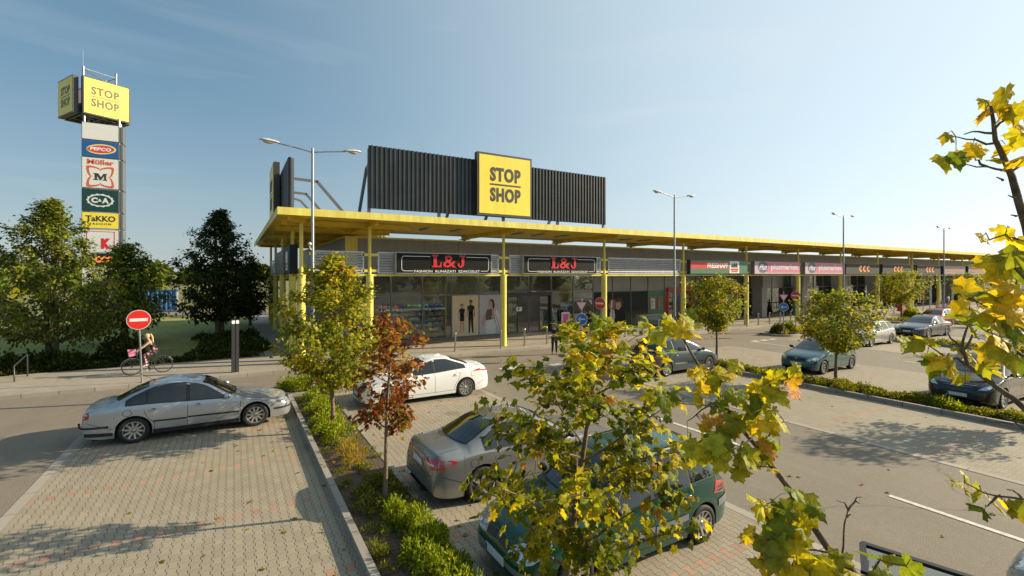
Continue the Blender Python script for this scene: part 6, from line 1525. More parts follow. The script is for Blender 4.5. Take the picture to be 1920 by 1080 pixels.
# leaf spots: px, py, distance, width in px, hue (0 yellow .. 1 green, 2 orange)
LS = [(1236,628,2.38,62,0),(1262,600,2.42,56,0),(1292,596,2.44,50,0),(1282,622,2.36,54,0),(1250,606,2.42,36,0),(1300,622,2.38,34,2),
 (1240,735,2.02,64,0),(1268,742,2.02,40,1),(1215,745,2.03,44,0),(1312,690,2.25,40,0),(1330,708,2.2,64,0),(1366,700,2.2,58,0),(1352,722,2.18,50,1),(1318,740,2.16,48,0),(1335,755,2.12,50,1),(1385,740,2.12,60,1),(1420,735,2.08,60,2),(1448,718,2.05,56,0),(1478,705,2.03,50,2),(1492,728,2.0,54,2),(1462,745,2.03,60,1),(1432,762,2.05,66,1),(1400,775,2.05,64,1),(1442,790,2.0,60,0),(1470,800,1.98,58,0),(1452,820,1.98,50,1),(1415,808,2.02,50,2),(1378,795,2.05,62,1),(1350,790,2.06,52,2),(1362,820,2.04,66,1),(1332,836,2.0,60,0),(1312,850,2.0,62,1),(1345,868,1.98,60,1),(1385,850,2.0,50,2),(1322,806,2.05,44,0),(1405,850,1.98,46,0),(1300,865,2.0,44,0),(1430,838,1.98,40,2),
 (1410,860,1.96,56,1),(1388,885,1.95,50,1),(1434,868,1.98,36,0),(1424,942,1.9,62,0),(1446,968,1.88,56,2),(1472,955,1.9,64,1),(1504,938,1.88,66,1),(1528,950,1.9,44,1),(1504,985,1.88,80,1),(1452,996,1.86,72,0),(1412,1004,1.84,50,0),(1440,1026,1.82,72,1),(1492,1028,1.84,76,1),(1462,1046,1.82,70,0),(1425,1050,1.82,50,2),(1480,1074,1.8,60,0),(1522,1062,1.8,70,1),(1568,1040,1.82,62,1),(1548,1070,1.78,80,1),(1595,1074,1.76,70,1),(1632,1040,1.74,56,1),(1668,1048,1.72,48,0),(1660,1074,1.7,60,1),(1706,1066,1.7,58,1),(1500,1085,1.78,60,0),
 (1882,190,1.44,62,0),(1858,202,1.44,60,0),(1834,214,1.45,44,0),(1900,206,1.42,56,0),(1872,214,1.43,50,1),(1915,200,1.4,50,0),(1846,190,1.45,36,0),(1780,250,1.48,30,0),(1790,288,1.48,54,0),(1772,306,1.48,50,2),(1808,294,1.47,56,0),(1830,286,1.47,48,0),(1798,302,1.48,44,1),(1912,264,1.42,56,0),(1896,282,1.43,52,2),(1882,298,1.44,42,0),(1918,290,1.42,50,0),(1928,240,1.42,50,0),
 (1880,442,1.25,44,2),(1850,450,1.27,34,0),(1868,488,1.24,70,0),(1892,474,1.22,64,1),(1908,455,1.22,50,0),(1850,502,1.26,50,0),(1915,500,1.2,64,0),
 (1812,546,1.25,66,0),(1850,552,1.22,80,0),(1885,566,1.2,84,0),(1908,540,1.2,76,0),(1800,572,1.26,60,0),(1832,590,1.24,96,1),(1872,600,1.2,96,1),(1908,612,1.18,90,1),(1822,618,1.26,60,0),(1900,580,1.18,80,0),(1905,655,1.18,90,1),(1880,640,1.2,70,0),(1862,560,1.2,50,0),(1915,690,1.18,60,1),
 (1712,640,1.42,64,0),(1738,632,1.42,48,0),(1700,648,1.44,50,0),(1802,655,1.4,44,0),(1780,676,1.4,60,0),(1760,688,1.4,56,1),(1796,690,1.38,56,0),(1800,706,1.38,44,0),(1822,676,1.38,40,1),(1850,672,1.36,66,0),(1866,694,1.36,56,0),(1845,690,1.36,50,1),(1880,672,1.35,44,0),(1752,668,1.42,44,0),
 (1808,908,1.5,44,0),(1836,922,1.48,50,0),(1836,955,1.46,46,0),(1870,952,1.46,52,2),(1905,948,1.42,56,0),(1915,960,1.42,50,0),(1822,898,1.5,34,0)]
P = []; S_ = []; C2 = []; NR = []; TP = []; TC = []
CB_ = {0: [(.62,.52,.022),(.50,.47,.025),(.42,.43,.03),(.66,.50,.03)], 1: [(.20,.26,.025),(.32,.35,.028),(.15,.21,.022),(.40,.40,.03)], 2: [(.62,.34,.05),(.55,.26,.10),(.50,.32,.05)]}
allb = A+D_+C_+[at(*q) for tw in twigs for q in tw]
for px, py, d, wp, hue in LS:
    wp = wp*(.80 if px < 1720 else .72 if 530 < py < 730 and px > 1790 else .84)
    for e in range(2 if 1290 < px < 1490 or (wp > 52 and px < 1720) else 1):
        p = at(px+rnd.uniform(-7, 7)*(1+2*e), py+rnd.uniform(-7, 7)*(1+2*e), d+rnd.uniform(-.04, .04)); s = wp/889*d/1.05*(1 if e == 0 else .75)
        back = at(px, py, d)-at(960, 516, 0)
        n_ = Vector((rnd.gauss(-.25, .5), rnd.gauss(-.45, .5), rnd.gauss(.75, .45))); tp = Vector((rnd.gauss(0, .8), rnd.gauss(0, .8), rnd.gauss(-.7, .4)))
        n_.normalize(); tp = (tp-n_*tp.dot(n_)).normalized(); p0 = p-tp*s*.45
        P.append(tuple(p0)); S_.append(s); NR.append(tuple(n_)); TP.append(tuple(tp)); C2.append(rnd.choice(CB_[(hue if hue < 2 or rnd.random() < .55 else 0) if rnd.random() < .75 else rnd.choice((0, 1))])); TC.append(rnd.choice((0, 0, .15, .5)) if hue != 1 else rnd.choice((0, 0, .25)))
        near = min(allb, key=lambda q: (q-p0).length)
        if (near-p0).length < .16: b.tube([near, near.lerp(p0, .6)+Vector((0, 0, .012)), p0], [.0016, .0012, .001], 4)
b.build('trunk', 'bark', t, smooth=60)
P = np.array(P); C2 = np.array(C2)*RNG.uniform(.85, 1.12, (len(P), 1))
leaves('crown', t, P, np.array(S_), np.array(NR), np.array(TP), C2, 'maple', off=(2.0, .25, .06), tipcol=(np.array([.34, .13, .03]), np.array(TC)), curl=1.2)
# ------------------------------------------------------------------ street furniture
def facing_cam(x, y, extra=0): return math.atan2(-x, y)+math.pi+extra+math.pi   # rz so that local -Y looks at the viewer
def rz_to(x, y, dx, dy): return math.atan2(dy, dx)+math.pi/2                    # local -Y toward (dx, dy)
def disc(b, r, z, y0, y1, mi, n=40, x=0):
    v = [(x+r*math.cos(2*math.pi*k/n), y, z+r*math.sin(2*math.pi*k/n)) for y in (y0, y1) for k in range(n)]
    b.add(v, [tuple(range(n)), tuple(range(2*n-1, n-1, -1))]+[(k, (k+1) % n, n+(k+1) % n, n+k) for k in range(n)], mi)
def post(t, h, lean=0): 
    b = MB(); b.tube([(0, 0, 0), (lean*.5, 0, h*.5), (lean, 0, h)], .032, 12); b.tube([(0, 0, 0), (0, 0, .04)], .06, 12); b.build('post', 'galv', t, smooth=50)
def no_entry(x, y, rz, lab, zc=2.5, r=.36, z0=.1, lean=0):
    t = thing('road_sign', lab, 'road sign', (x, y, z0), rz, 'no entry signs'); post(t, zc, lean)
    b = MB(); disc(b, r, zc, -.045, -.038, 0, x=lean); b.build('sign_back', 'galv', t)
    b = MB(); disc(b, r*.985, zc, -.052, -.0455, 0, x=lean); disc(b, r*.94, zc, -.055, -.0525, 1, x=lean); b.box(lean-r*.72, lean+r*.72, -.059, -.0555, zc-r*.15, zc+r*.15, 0); b.build('sign_face', ['sign_white', 'road_sign_red'], t)
no_entry(-3.12, 22.95+.55, rz_to(0, 0, 3.1, -23), 'large round red no entry sign on a leaning post left of the silver saloon', 2.48, .39, .12, -.10)
no_entry(17.75, 20.45, rz_to(0, 0, -.98, -.35), 'round red no entry sign seen at an angle near the centre of the shopfronts', 2.7, .34, .07)
no_entry(37.6, 20.6, rz_to(0, 0, -.85, -.5), 'distant round red no entry sign before the pink shop signs', 2.7, .33, .07)
def guide(x, y, rz, lab, z0=.07, back=False):
    t = thing('road_sign', lab, 'road sign', (x, y, z0), rz, 'give way and arrow signs'); post(t, 3.1)
    b = MB(); z = 2.62; s = .32
    for r_, y_, mi in ((1.0, -.05, 0), (.74, -.056, 1)):
        P_ = [(-s*r_, z+s*.95-(1-r_)*s*.56), (s*r_, z+s*.95-(1-r_)*s*.56), (0, z+s*.95-(1-r_)*s*.56-s*1.72*r_)]
        b.prism(P_, lambda u, v, y_=y_: (u, y_, v), (0, .005, 0), mi)
    b.build('give_way_plate', ['road_sign_red', 'sign_white'], t)
    b = MB(); z = 2.02; disc(b, .30, z, -.05, -.043, 0); disc(b, .275, z, -.054, -.0505, 1)
    for P_ in ([(-.08, .03), (.19, .03), (.19, -.03), (-.08, -.03)], [(-.19, 0), (-.06, .12), (-.03, .09), (-.115, 0)], [(-.19, 0), (-.06, -.12), (-.03, -.09), (-.115, 0)], [(-.16, .03), (-.08, .03), (-.08, -.03), (-.16, -.03)]):
        b.prism([(u, z+v) for u, v in P_], lambda u, v: (u, -.0575, v), (0, .003, 0), 0)
    b.build('arrow_plate', ['sign_white', 'road_sign_blue'], t)
guide(15.45, 19.25, rz_to(0, 0, -.75, -.66), 'give way triangle above a blue left arrow disc, on the kerbed island near the entrance')
guide(33.7, 19.3, rz_to(0, 0, -.8, -.6), 'distant give way triangle above a blue left arrow disc, before the pink shop signs')
def lamp(x, y, lab, z0=.07, H=8.95, cam_=False):
    t = thing('street_lamp', lab, 'street lamp', (x, y, z0), 0, 'double armed lamps in the car park')
    b = MB(); b.tube([(0, 0, 0), (0, 0, 4.2)], [.085, .075], 14); b.tube([(0, 0, 4.2), (0, 0, 4.3), (0, 0, H)], [.075, .058, .045], 14); b.tube([(0, 0, 0), (0, 0, .03)], .16, 14); b.box(-.06, .06, -.092, -.07, .7, 1.1)
    b.build('pole', 'galv', t, smooth=50)
    for s in (1, -1):
        b = MB(); b.tube([(0, 0, H-.15), (s*.5, 0, H-.06), (s*1.15, 0, H+.03)], .027, 8); a = b.build('arm', 'galv', t, smooth=60)
        b = MB(); prof = [(.0, .001, .001), (.04, .07, .04), (.15, .10, .06), (.35, .125, .085), (.52, .11, .07), (.63, .07, .04), (.68, .001, .001)]
        n = 14; vs = []
        for u, wy, wz in prof:
            for k in range(n):
                q = 2*math.pi*k/n; vs.append((s*(1.08+u), wy*math.cos(q), H+.04+.07*u+(wz*math.sin(q) if math.sin(q) > 0 else wz*.35*math.sin(q))))
        b.add(vs, [(i*n+k, i*n+(k+1) % n, (i+1)*n+(k+1) % n, (i+1)*n+k) for i in range(len(prof)-1) for k in range(n)]); b.build('lamp_head', 'lamp_shell', t, smooth=60)
        b = MB(); b.ell((s*1.45, 0, H+.035), (.18, .09, .075), 12, 6); b.build('lens', 'lamp_lens', t, smooth=60)
    if cam_:
        b = MB(); b.tube([(0, 0, 5.2), (-.10, -.10, 5.25), (-.12, -.14, 5.35)], .018, 6); b.ell((-.12, -.16, 5.42), (.07, .09, .06)); b.build('camera_bracket', 'sign_white', t, smooth=50)
    return t
mat('lamp_shell', (.50, .49, .46), .45, var=.12, scale=9); mat('lamp_lens', (.40, .40, .37), .12, var=.1, coat=1)
lamp(2.5, 18.75, 'tall grey double armed street lamp in front of the building corner, nearest one', cam_=True)
lamp(22.1, 19.0, 'double armed street lamp before the red portal, second nearest'); lamp(41.2, 18.9, 'double armed street lamp before the black signs, third from the camera')
lamp(60.8, 18.9, 'double armed street lamp near the last black sign, fourth from the camera'); lamp(81, 18.9, 'farthest double armed street lamp, partly behind yellow leaves')
# twin light column by the sidewalk
t = thing('light_column', 'dark grey twin slab light column standing on the sidewalk beyond the silver saloon', 'light column', (.05, 23.95, .12), R(10))
b = MB(); b.box(-.14, -.015, -.06, .06, .0, 2.3); b.box(.015, .14, -.06, .06, 0, 2.3); b.box(-.015, .015, -.03, .03, 0, 2.2); b.build('column', 'frame_dark', t)
b = MB(); b.box(-.135, -.02, -.064, -.058, 2.12, 2.26); b.build('lens', 'lettering_white', t); b = MB(); b.box(.02, .135, -.064, -.058, 2.12, 2.26); b.build('lens', 'lettering_white', t)
# handrail
t = thing('handrail', 'short dark metal handrail on the sidewalk at the left edge', 'handrail', (-7.5, 26.2, .12), 0)
b = MB(); b.tube([(0, 0, 0), (-.02, 0, .62), (.0, .4, .72), (.05, 1.15, .92), (.06, 1.15, 0)], .028, 8); b.build('rail', 'frame_dark', t, smooth=50)
# bollards
x = 8.9; k = 0; GB = 'steel bollards along the kerb'; first = None
BX_ = [(10.6, 24.3, 'steel bollard left of the second front column')]+[(13.35+1.62*i, 24.05, None) for i in range(9)]+[(30.6+1.62*i, 24.05, None) for i in range(0, 2)]+[(36.6+1.6*i, 24.0, None) for i in range(7)]+[(52+1.9*i, 24, None) for i in range(16)]
for i, (x, y, lab) in enumerate(BX_):
    ords = ('first', 'second', 'third', 'fourth', 'fifth', 'sixth', 'seventh', 'eighth', 'ninth')
    L_ = lab or ('%s steel bollard from the left in the kerb row before the shop entrance' % ords[i-1] if i <= 9 else 'left steel bollard of the pair at the kerb before the red portal' if i == 10 else 'right steel bollard of the pair at the kerb before the red portal' if i == 11 else '%s steel bollard from the left in the kerb row before the pink signs' % ords[i-12] if x < 50 else '%s distant steel bollard from the left, before the black signs' % ('first second third fourth fifth sixth seventh eighth ninth tenth eleventh twelfth thirteenth fourteenth fifteenth sixteenth'.split()[i-19]))
    if first is None:
        first = thing('bollard', L_, 'bollard', (x, y, .12), 0, GB); b = MB(); b.tube([(0, 0, 0), (0, 0, 1.0)], .05, 14); b.tube([(0, 0, 0), (0, 0, .02)], .09, 14); b.build('post', 'steel', first, smooth=50)
        b = MB(); b.tube([(0, 0, 1.0), (0, 0, 1.02)], [.052, .044], 14); b.build('cap', 'steel', first, smooth=50)
    else:
        o = copy_tree(first); o.location = (x, y, .12); o['label'] = L_
# bench
t = thing('bench', 'wooden bench on dark legs under the canopy beside the entrance', 'bench', (20.6, 26.3, .12), 0)
b = MB(); [b.box(-1.1, 1.1, -.25+.13*k, -.15+.13*k, .42, .46) for k in range(4)]; b.build('seat', 'wood', t)
for s in (-.9, .9): b = MB(); b.box(s-.12, s+.12, -.22, .22, 0, .42); b.build('leg', 'frame_dark', t)
# poster stand
t = thing('poster_stand', 'white poster stand with a pink sheet beside the shop entrance', 'poster stand', (21.2, 28.3, .12), 0)
b = MB(); b.box(-.36, .36, -.03, .03, .12, 1.5); b.box(-.3, -.24, -.2, .2, 0, .12); b.box(.24, .3, -.2, .2, 0, .12); b.build('frame', 'sign_white', t)
b = MB(); b.box(-.25, .25, -.036, -.031, .45, 1.36); b.build('sheet', 'cloth_pink', t)
# planters with plants
def planter(x, y, lab, cone=False):
    t = thing('planter', lab, 'planter', (x, y, .12)); b = MB(); b.lathe([(.001, 0), (.18, 0), (.25, .42), (.23, .42), (.20, .38), (.001, .38)], n=16); b.build('pot', 'terracotta' if not cone else 'frame_dark', t, smooth=40)
    sp = [(0, 0, .28, .45)] if not cone else [(0, 0, .30, .35), (0, 0, .24, .7), (0, 0, .16, 1.05), (0, 0, .08, 1.3)]
    cover('foliage', sp, 'cover_bright' if not cone else 'darkgreen', .09, 'oval', 1400, parent=t, zb=.4)
planter(22.75, 26.6, 'terracotta planter with a bright plant beside the bench'); planter(46.9, 28.3, 'dark pot with a clipped cone shrub, left one before the nearer pink sign shop', True); planter(49.7, 28.3, 'dark pot with a clipped cone shrub, right one before the nearer pink sign shop', True)
# litter bin
t = thing('litter_bin', 'dark red litter bin on a post near the farther round tree', 'litter bin', (58.6, 21.6, .12)); b = MB(); b.box(-.3, .3, -.22, .22, .55, 1.5); b.build('box', 'shop_red', t); b = MB(); b.tube([(0, 0, 0), (0, 0, .55)], .05, 8); b.build('post', 'frame_dark', t)
# nested trolleys
TR = None
for i in range(7):
    if TR is None:
        TR = thing('shopping_trolley', 'leftmost shopping trolley in the nested row of seven under the dog picture', 'shopping trolley', (28.3, 28.05, .12), 0, 'nested row of shopping trolleys')
        b = MB()
        for z, e in ((1.0, 0), (.55, .08)):
            for yy in (-.26+e, .26-e): b.tube([(0+e, yy, z), (.85, yy, z-.04 if z > .8 else z)], .012, 5)
            for xx in (0+e, .85): b.tube([(xx, -.26+e, z), (xx, .26-e, z)], .012, 5)
        for k in range(9):
            for yy in (-1, 1): b.tube([(.05+.1*k, yy*.25, .98), (.09+.095*k, yy*.18, .55)], .006, 4)
        for k in range(6): b.tube([(.85, -.22+.088*k, .96), (.85, -.17+.068*k, .55)], .006, 4)
        b.build('basket', 'galv_light', TR)
        b = MB()
        for yy in (-.24, .24): b.tube([(-.05, yy, 1.03), (0, yy, .95), (.02, yy, .25), (.02, yy, .12)], .014, 6); b.tube([(.02, yy, .2), (.85, yy*.7, .14)], .014, 6); b.tube([(.1, yy, .5), (.8, yy*.8, .5)], .012, 5)
        b.build('frame', 'galv', TR); b = MB(); b.tube([(-.06, -.26, 1.04), (-.06, .26, 1.04)], .018, 6); b.build('handle', 'shop_red', TR)
        for xx, yy in ((.03, .24), (.03, -.24), (.83, .17), (.83, -.17)): b = MB(); b.lathe([(.001, yy-.015), (.055, yy-.015), (.055, yy+.015), (.001, yy+.015)], c=(xx, 0, .055), axis='y', n=10); b.build('wheel', 'rubber', TR)
    else: o = copy_tree(TR); o.location.x = 28.3+.28*i; o['label'] = ('second', 'third', 'fourth', 'fifth', 'sixth', 'rightmost')[i-1]+' shopping trolley'+(' from the left' if i < 6 else '')+' in the nested row of seven'
# shelves of goods behind the corner shop window
rnd = random.Random(9)
for j, (x, lab) in enumerate(((8.6, 'left of three white display shelves behind the corner shop window'), (10.2, 'middle one of three white display shelves behind the corner shop window'), (11.75, 'right one of three white display shelves, behind the window left of the beige poster'))):
    t = thing('display_shelf', lab, 'display shelf', (x, 30.5, .1)); b = MB()
    for xx in (-.76, .73): b.box(xx, xx+.03, -.25, .25, 0, 2.05)
    for k in range(6): b.box(-.73, .73, -.25, .25, .12+.36*k, .14+.36*k)
    b.box(-.73, .73, .22, .25, .14, 2.05); b.build('rack', 'sign_white', t)
    b = MB()
    for k in range(5):
        xx = -.7
        while xx < .62:
            w_ = rnd.uniform(.08, .28); h = rnd.uniform(.12, .28); b.box(xx, xx+w_-.01, rnd.uniform(-.22, -.15), .2, .142+.36*k, .142+.36*k+h, rnd.randint(0, 5)); xx += w_
    for k in range(4): b.ell((-.55+.36*k, 0, 2.1+.06), (.17, .15, .13), 8, 5, rnd.choice((6, 7, 8, 9)))
    o = b.build('goods', ['cloth_white', 'cloth_teal', 'poster_beige', 'sign_grey', 'sign_lilac', 'wood', mat('bag_green%d' % j, (.15, .5, .05), .5, var=0), 'cloth_pink', 'sign_blue', 'cloth_teal'], t); o['kind'] = 'stuff'
for j, (x, lab) in enumerate(((17.4, 'dark clothes rail inside the shop entrance, left of the opening'), (23.0, 'dark clothes rail behind the window right of the entrance'))):
    t = thing('clothes_rail', lab, 'clothes rail', (x, 31.6, .1)); b = MB(); b.tube([(-.8, 0, 0), (-.8, 0, 1.5), (.8, 0, 1.5), (.8, 0, 0)], .02, 6); b.build('rail', 'steel', t); b = MB()
    for k in range(18): xx = -.72+.083*k; b.box(xx, xx+.05, -.22, .22, .55+rnd.uniform(-.1, .1), 1.42, rnd.randint(0, 4))
    o = b.build('clothes', ['cloth_black', 'cloth_red', 'cloth_grey', 'cloth_teal', 'cloth_white'], t); o['kind'] = 'stuff'
# blue container
t = thing('shipping_container', 'blue corrugated shipping container standing beyond the lawn', 'container', (-9, 70.5, .02), R(0)); b = MB()
corrugated(b, lambda u, d, z: (-3+u, -1.2-d+.04, z), 6, .15, 2.45, .42, .05); corrugated(b, lambda u, d, z: (3-.04+d, -1.2+u, z), 2.4, .15, 2.45, .4, .05); b.box(-2.95, 2.92, -1.12, 1.2, .15, 2.44); b.build('wall', 'container_blue', t)
b = MB()
for xx in (-3.05, 2.93):
    for yy in (-1.25, 1.13): b.box(xx, xx+.12, yy, yy+.12, 0, 2.6)
for z in (0, 2.48): b.box(-2.93, 2.93, -1.25, -1.15, z, z+.12); b.box(2.95, 3.04, -1.13, 1.13, z, z+.12)
b.box(-2.9, 2.9, -1.1, 1.1, 2.44, 2.5); b.build('frame', 'container_blue', t)
b = MB(); [b.tube([(3.07, yy, .15), (3.07, yy, 2.45)], .02, 6) for yy in (-.8, -.3, .3, .8)]; b.build('lock_bar', 'galv_light', t)
# boulders on the lawn, distant road sign
for i, (x, y, s) in enumerate(((-16.8, 34.6, .55), (-12.9, 36.6, .75))):
    b = MB(); b.ell((0, 0, 0), (s, s*.6, s*.28), 12, 7); o = b.build('boulder', 'rock', None, smooth=60, loc=(x, y, .12)); tag(o, ('pale flat boulder on the sunlit lawn at the left edge', 'longer pale flat boulder on the sunlit lawn')[i], 'boulder')
mat('manhole', (.09, .085, .08), .6, metal=.3, var=.3, scale=30, bump=.5)
# manhole covers and fallen leaves
for x, y, lab in ((10.2, 21.0, 'round manhole cover in the road before the entrance'), (9.3, 7.2, 'round manhole cover in the lane beside the dark green car')):
    b = MB(); b.lathe([(.001, .012), (.29, .012), (.30, .010), (.34, .010), (.345, .004)], n=28); o = b.build('manhole_cover', 'manhole', None, loc=(x, y, 0)); tag(o, lab, 'manhole cover')
RNG = np.random.default_rng(77); N = 420
cx = np.concatenate([RNG.normal(2.6, 1.6, 200), RNG.uniform(3.2, 13, 120), RNG.normal(20.4, 1.5, 100)]); cy = np.concatenate([RNG.uniform(2, 17, 200), RNG.uniform(1, 19, 120), RNG.uniform(2, 17, 100)])
P = np.stack([cx, cy, np.full(N, .018)+RNG.uniform(0, .01, N)], 1); P[:, 2] += np.where((cx > 1.65) & (cx < 3.1), .14, 0)
lf = leaves('fallen_leaves', None, P, RNG.uniform(.05, .10, N), np.tile([0, 0, 1.0], (N, 1))+RNG.normal(0, .2, (N, 3)), RNG.normal(0, 1, (N, 3)), pal(N, *PALS['orange']), 'maple'); lf['kind'] = 'stuff'

# ------------------------------------------------------------------ people
def skin(name, m, parent, V, E, sub=2, label=None):
    """V: (x, y, z, r[, r2]); grows a smooth tapering surface over the joints"""
    me = bpy.data.meshes.new(name); me.from_pydata([v[:3] for v in V], E, []); o = bpy.data.objects.new(name, me); COL.objects.link(o)
    o.modifiers.new('s', 'SKIN'); me = o.data
    if not me.skin_vertices: bpy.context.view_layer.update()
    for i, v in enumerate(V): me.skin_vertices[0].data[i].radius = (v[3], v[4] if len(v) > 4 else v[3]); me.skin_vertices[0].data[i].use_root = (i == 0)
    ss = o.modifiers.new('u', 'SUBSURF'); ss.levels = sub; ss.render_levels = sub
    bpy.context.view_layer.update()
    nm = bpy.data.meshes.new_from_object(o.evaluated_get(bpy.context.evaluated_depsgraph_get())); nm.materials.clear(); nm.materials.append(MATS[m]); nm.shade_smooth()
    o.modifiers.clear(); o.data = nm; o.parent = parent; return o
def hand(V, E, w, d, up, grip=.6):
    """palm and five bent fingers from wrist index w, pointing along d"""
    d = Vector(d).normalized(); up = Vector(up).normalized(); s = d.cross(up).normalized(); p = Vector(V[w][:3])
    V.append((*(p+d*.045), .024, .016)); a = len(V)-1; E.append((w, a)); V.append((*(p+d*.085), .030, .013)); c_ = len(V)-1; E.append((a, c_))
    for k, ln in enumerate((.062, .072, .066, .052)):
        q = p+d*.095+s*(-.027+.018*k); q1 = q+d*ln*.5-up*ln*.18*grip; q2 = q1+(d*(1-grip)-up*grip).normalized()*ln*.55
        for j, (pt, r) in enumerate(((q, .0085), (q1, .008), (q2, .0065))): V.append((*pt, r)); E.append((c_ if j == 0 else len(V)-2, len(V)-1))
    q = p+d*.04-s*.03; q1 = q+d*.03-s*.02-up*.01
    V.append((*q, .010)); E.append((a, len(V)-1)); V.append((*q1, .008)); E.append((len(V)-2, len(V)-1)); V.append((*(q1+d*.025-up*.012), .007)); E.append((len(V)-2, len(V)-1))
def person(lab, loc, rz, J, top='cloth_black', legs_='cloth_black', skin_m='skin', hair='hair_brown', shoes='cloth_black', sleeves='short', pony=False, cap=False, group=None, shades=False, sc=1.0):
    """J: joints in metres, facing +x, y left"""
    t = thing('person', lab, 'person', loc, rz, group); g = lambda k: J[k]
    pel, che, nek, hd = map(Vector, (g('pelvis'), g('chest'), g('neck'), g('head')))
    V = [(*pel, .115, .085)]; E = []
    def add(p, r, frm, r2=None): V.append((*p, r, r2 or r)); E.append((frm, len(V)-1)); return len(V)-1
    w = add(pel.lerp(che, .45), .095, 0, .075); c1 = add(che, .125, w, .085); n1 = add(nek, .045, c1); n2 = add(nek.lerp(hd, .45), .048, n1); up = (hd-nek).normalized(); fw = Vector(J.get('face', (1, 0, 0)))
    h0 = add(hd-up*.05+fw*.012, .066, n2, .058); h1 = add(hd+up*.01, .082, h0, .072); add(hd+up*.075, .060, h1, .055)
    ends = {}
    for s in ('l', 'r'):
        sh = add(g('sh'+s), .052, c1); el = add(g('el'+s), .036, sh); m_ = add(Vector(g('el'+s)).lerp(Vector(g('wr'+s)), .4), .034, el); wr = add(g('wr'+s), .022, m_)
        dd = Vector(g('wr'+s))-Vector(g('el'+s)); hand(V, E, wr, dd, J.get('up', (0, 0, 1)), .7)
        hp = add(g('hip'+s), .082, 0); kn = add(g('kn'+s), .053, hp); cf = add(Vector(g('kn'+s)).lerp(Vector(g('an'+s)), .35), .052, kn); an = add(g('an'+s), .032, cf)
        toe = Vector(g('an'+s))+Vector(J.get('toe', (1, 0, 0)))*.15+Vector((0, 0, -.05)); add(toe, .026, an, .03)
    skin('body', skin_m, t, V, E, 2)
    def garment(name, m, keys, rr, sub=2):
        V2 = []; E2 = []
        for i, (p, r, f, *r2) in enumerate(keys): V2.append((*p, r, r2[0] if r2 else r)); 
        for i, k in enumerate(keys):
            if k[2] is not None: E2.append((k[2], i))
        return skin(name, m, t, V2, E2, sub)
    K = [(pel+Vector((0, 0, .05)), .138, None, .108), (pel.lerp(che, .45), .128, 0, .105), (che, .158, 1, .118), (che.lerp(nek, .5), .105, 2, .085)]
    if sleeves != 'none':
        for s in ('l', 'r'):
            i = len(K); K.append((Vector(g('sh'+s)), .066, 2)); K.append((Vector(g('sh'+s)).lerp(Vector(g('el'+s)), .7 if sleeves == 'short' else 1), .055 if sleeves == 'short' else .048, i))
            if sleeves == 'long': K.append((Vector(g('wr'+s)), .036, i+1))
    garment('top', top, K, 0)
    K = [(pel, .136, None, .108)]
    for s in ('l', 'r'):
        i = len(K); K += [(Vector(g('hip'+s)), .105, 0), (Vector(g('kn'+s)), .072, i), (Vector(g('kn'+s)).lerp(Vector(g('an'+s)), .4), .062, i+1), (Vector(g('an'+s))+Vector((0, 0, .02)), .045, i+2)]
    garment('trousers', legs_, K, 0)
    for s in ('l', 'r'):
        an = Vector(g('an'+s)); tv = Vector(J.get('toe', (1, 0, 0))); skin('shoe', shoes, t, [(*(an-tv*.03+Vector((0, 0, -.03))), .042), (*(an+tv*.06+Vector((0, 0, -.045))), .042, .036), (*(an+tv*.16+Vector((0, 0, -.055))), .036, .028)], [(0, 1), (1, 2)], 1)
    b = MB(); bk = hd-fw*.018+up*.028; b.ell((bk.x, bk.y, bk.z), (.098, .090, .105), 14, 9)
    if cap: b = MB(); b.ell((hd.x, hd.y, hd.z+.06), (.10, .095, .075), 14, 8); q = hd+fw*.11+Vector((0, 0, .055)); b.ell((q.x, q.y, q.z), (.07, .07, .012))
    if pony:
        q = hd-fw*.10+up*.08; P_ = [q, q-fw*.06+Vector((0, 0, .02)), q-fw*.11+Vector((0, 0, -.10)), q-fw*.13+Vector((0, 0, -.30)), q-fw*.15+Vector((0, 0, -.46))]; b.tube(P_, [.028, .034, .04, .034, .008], 8)
    b.build('cap' if cap else 'hair', hair, t, smooth=60)
    sd = up.cross(fw).normalized(); b = MB()
    q = hd+fw*.083+up*-.012; b.ell(tuple(q+fw*.008-up*.012), (.014, .012, .02), 8, 5, 0)
    for s in (1, -1): q = hd+fw*.072+sd*s*.03+up*.012; b.ell(tuple(q), (.012, .016, .009), 8, 5, 1)
    q = hd+fw*.07-up*.05; b.ell(tuple(q), (.012, .022, .006), 8, 4, 2)
    for s in (1, -1): q = hd+sd*s*.082-up*.005; b.ell(tuple(q), (.02, .010, .03), 8, 5, 0)
    b.build('face', [skin_m, 'cloth_black', 'cloth_red'], t, smooth=60)
    if shades: 
        b = MB(); q = hd+fw*.088+up*.014; b.ell(tuple(q), (.012, .065, .019), 12, 5); b.build('sunglasses', 'black_gloss', t, smooth=50)
    return t
STAND = dict(pelvis=(0, 0, .95), chest=(0, 0, 1.30), neck=(0, 0, 1.47), head=(.02, 0, 1.62), shl=(0, .19, 1.40), shr=(0, -.19, 1.40), ell=(-.03, .24, 1.12), elr=(-.03, -.24, 1.12), wrl=(.04, .24, .88), wrr=(.04, -.24, .88),
  hipl=(0, .09, .90), hipr=(0, -.09, .90), knl=(.02, .10, .50), knr=(.02, -.10, .50), anl=(-.01, .11, .09), anr=(-.01, -.12, .09), up=(0, 1, 0))
J = dict(STAND); J.update(ell=(.02, .25, 1.13), elr=(.02, -.25, 1.13), wrl=(.22, .10, 1.10), wrr=(.22, -.10, 1.12), head=(.05, 0, 1.61), up=(0, 0, 1), face=(.93, 0, -.35))
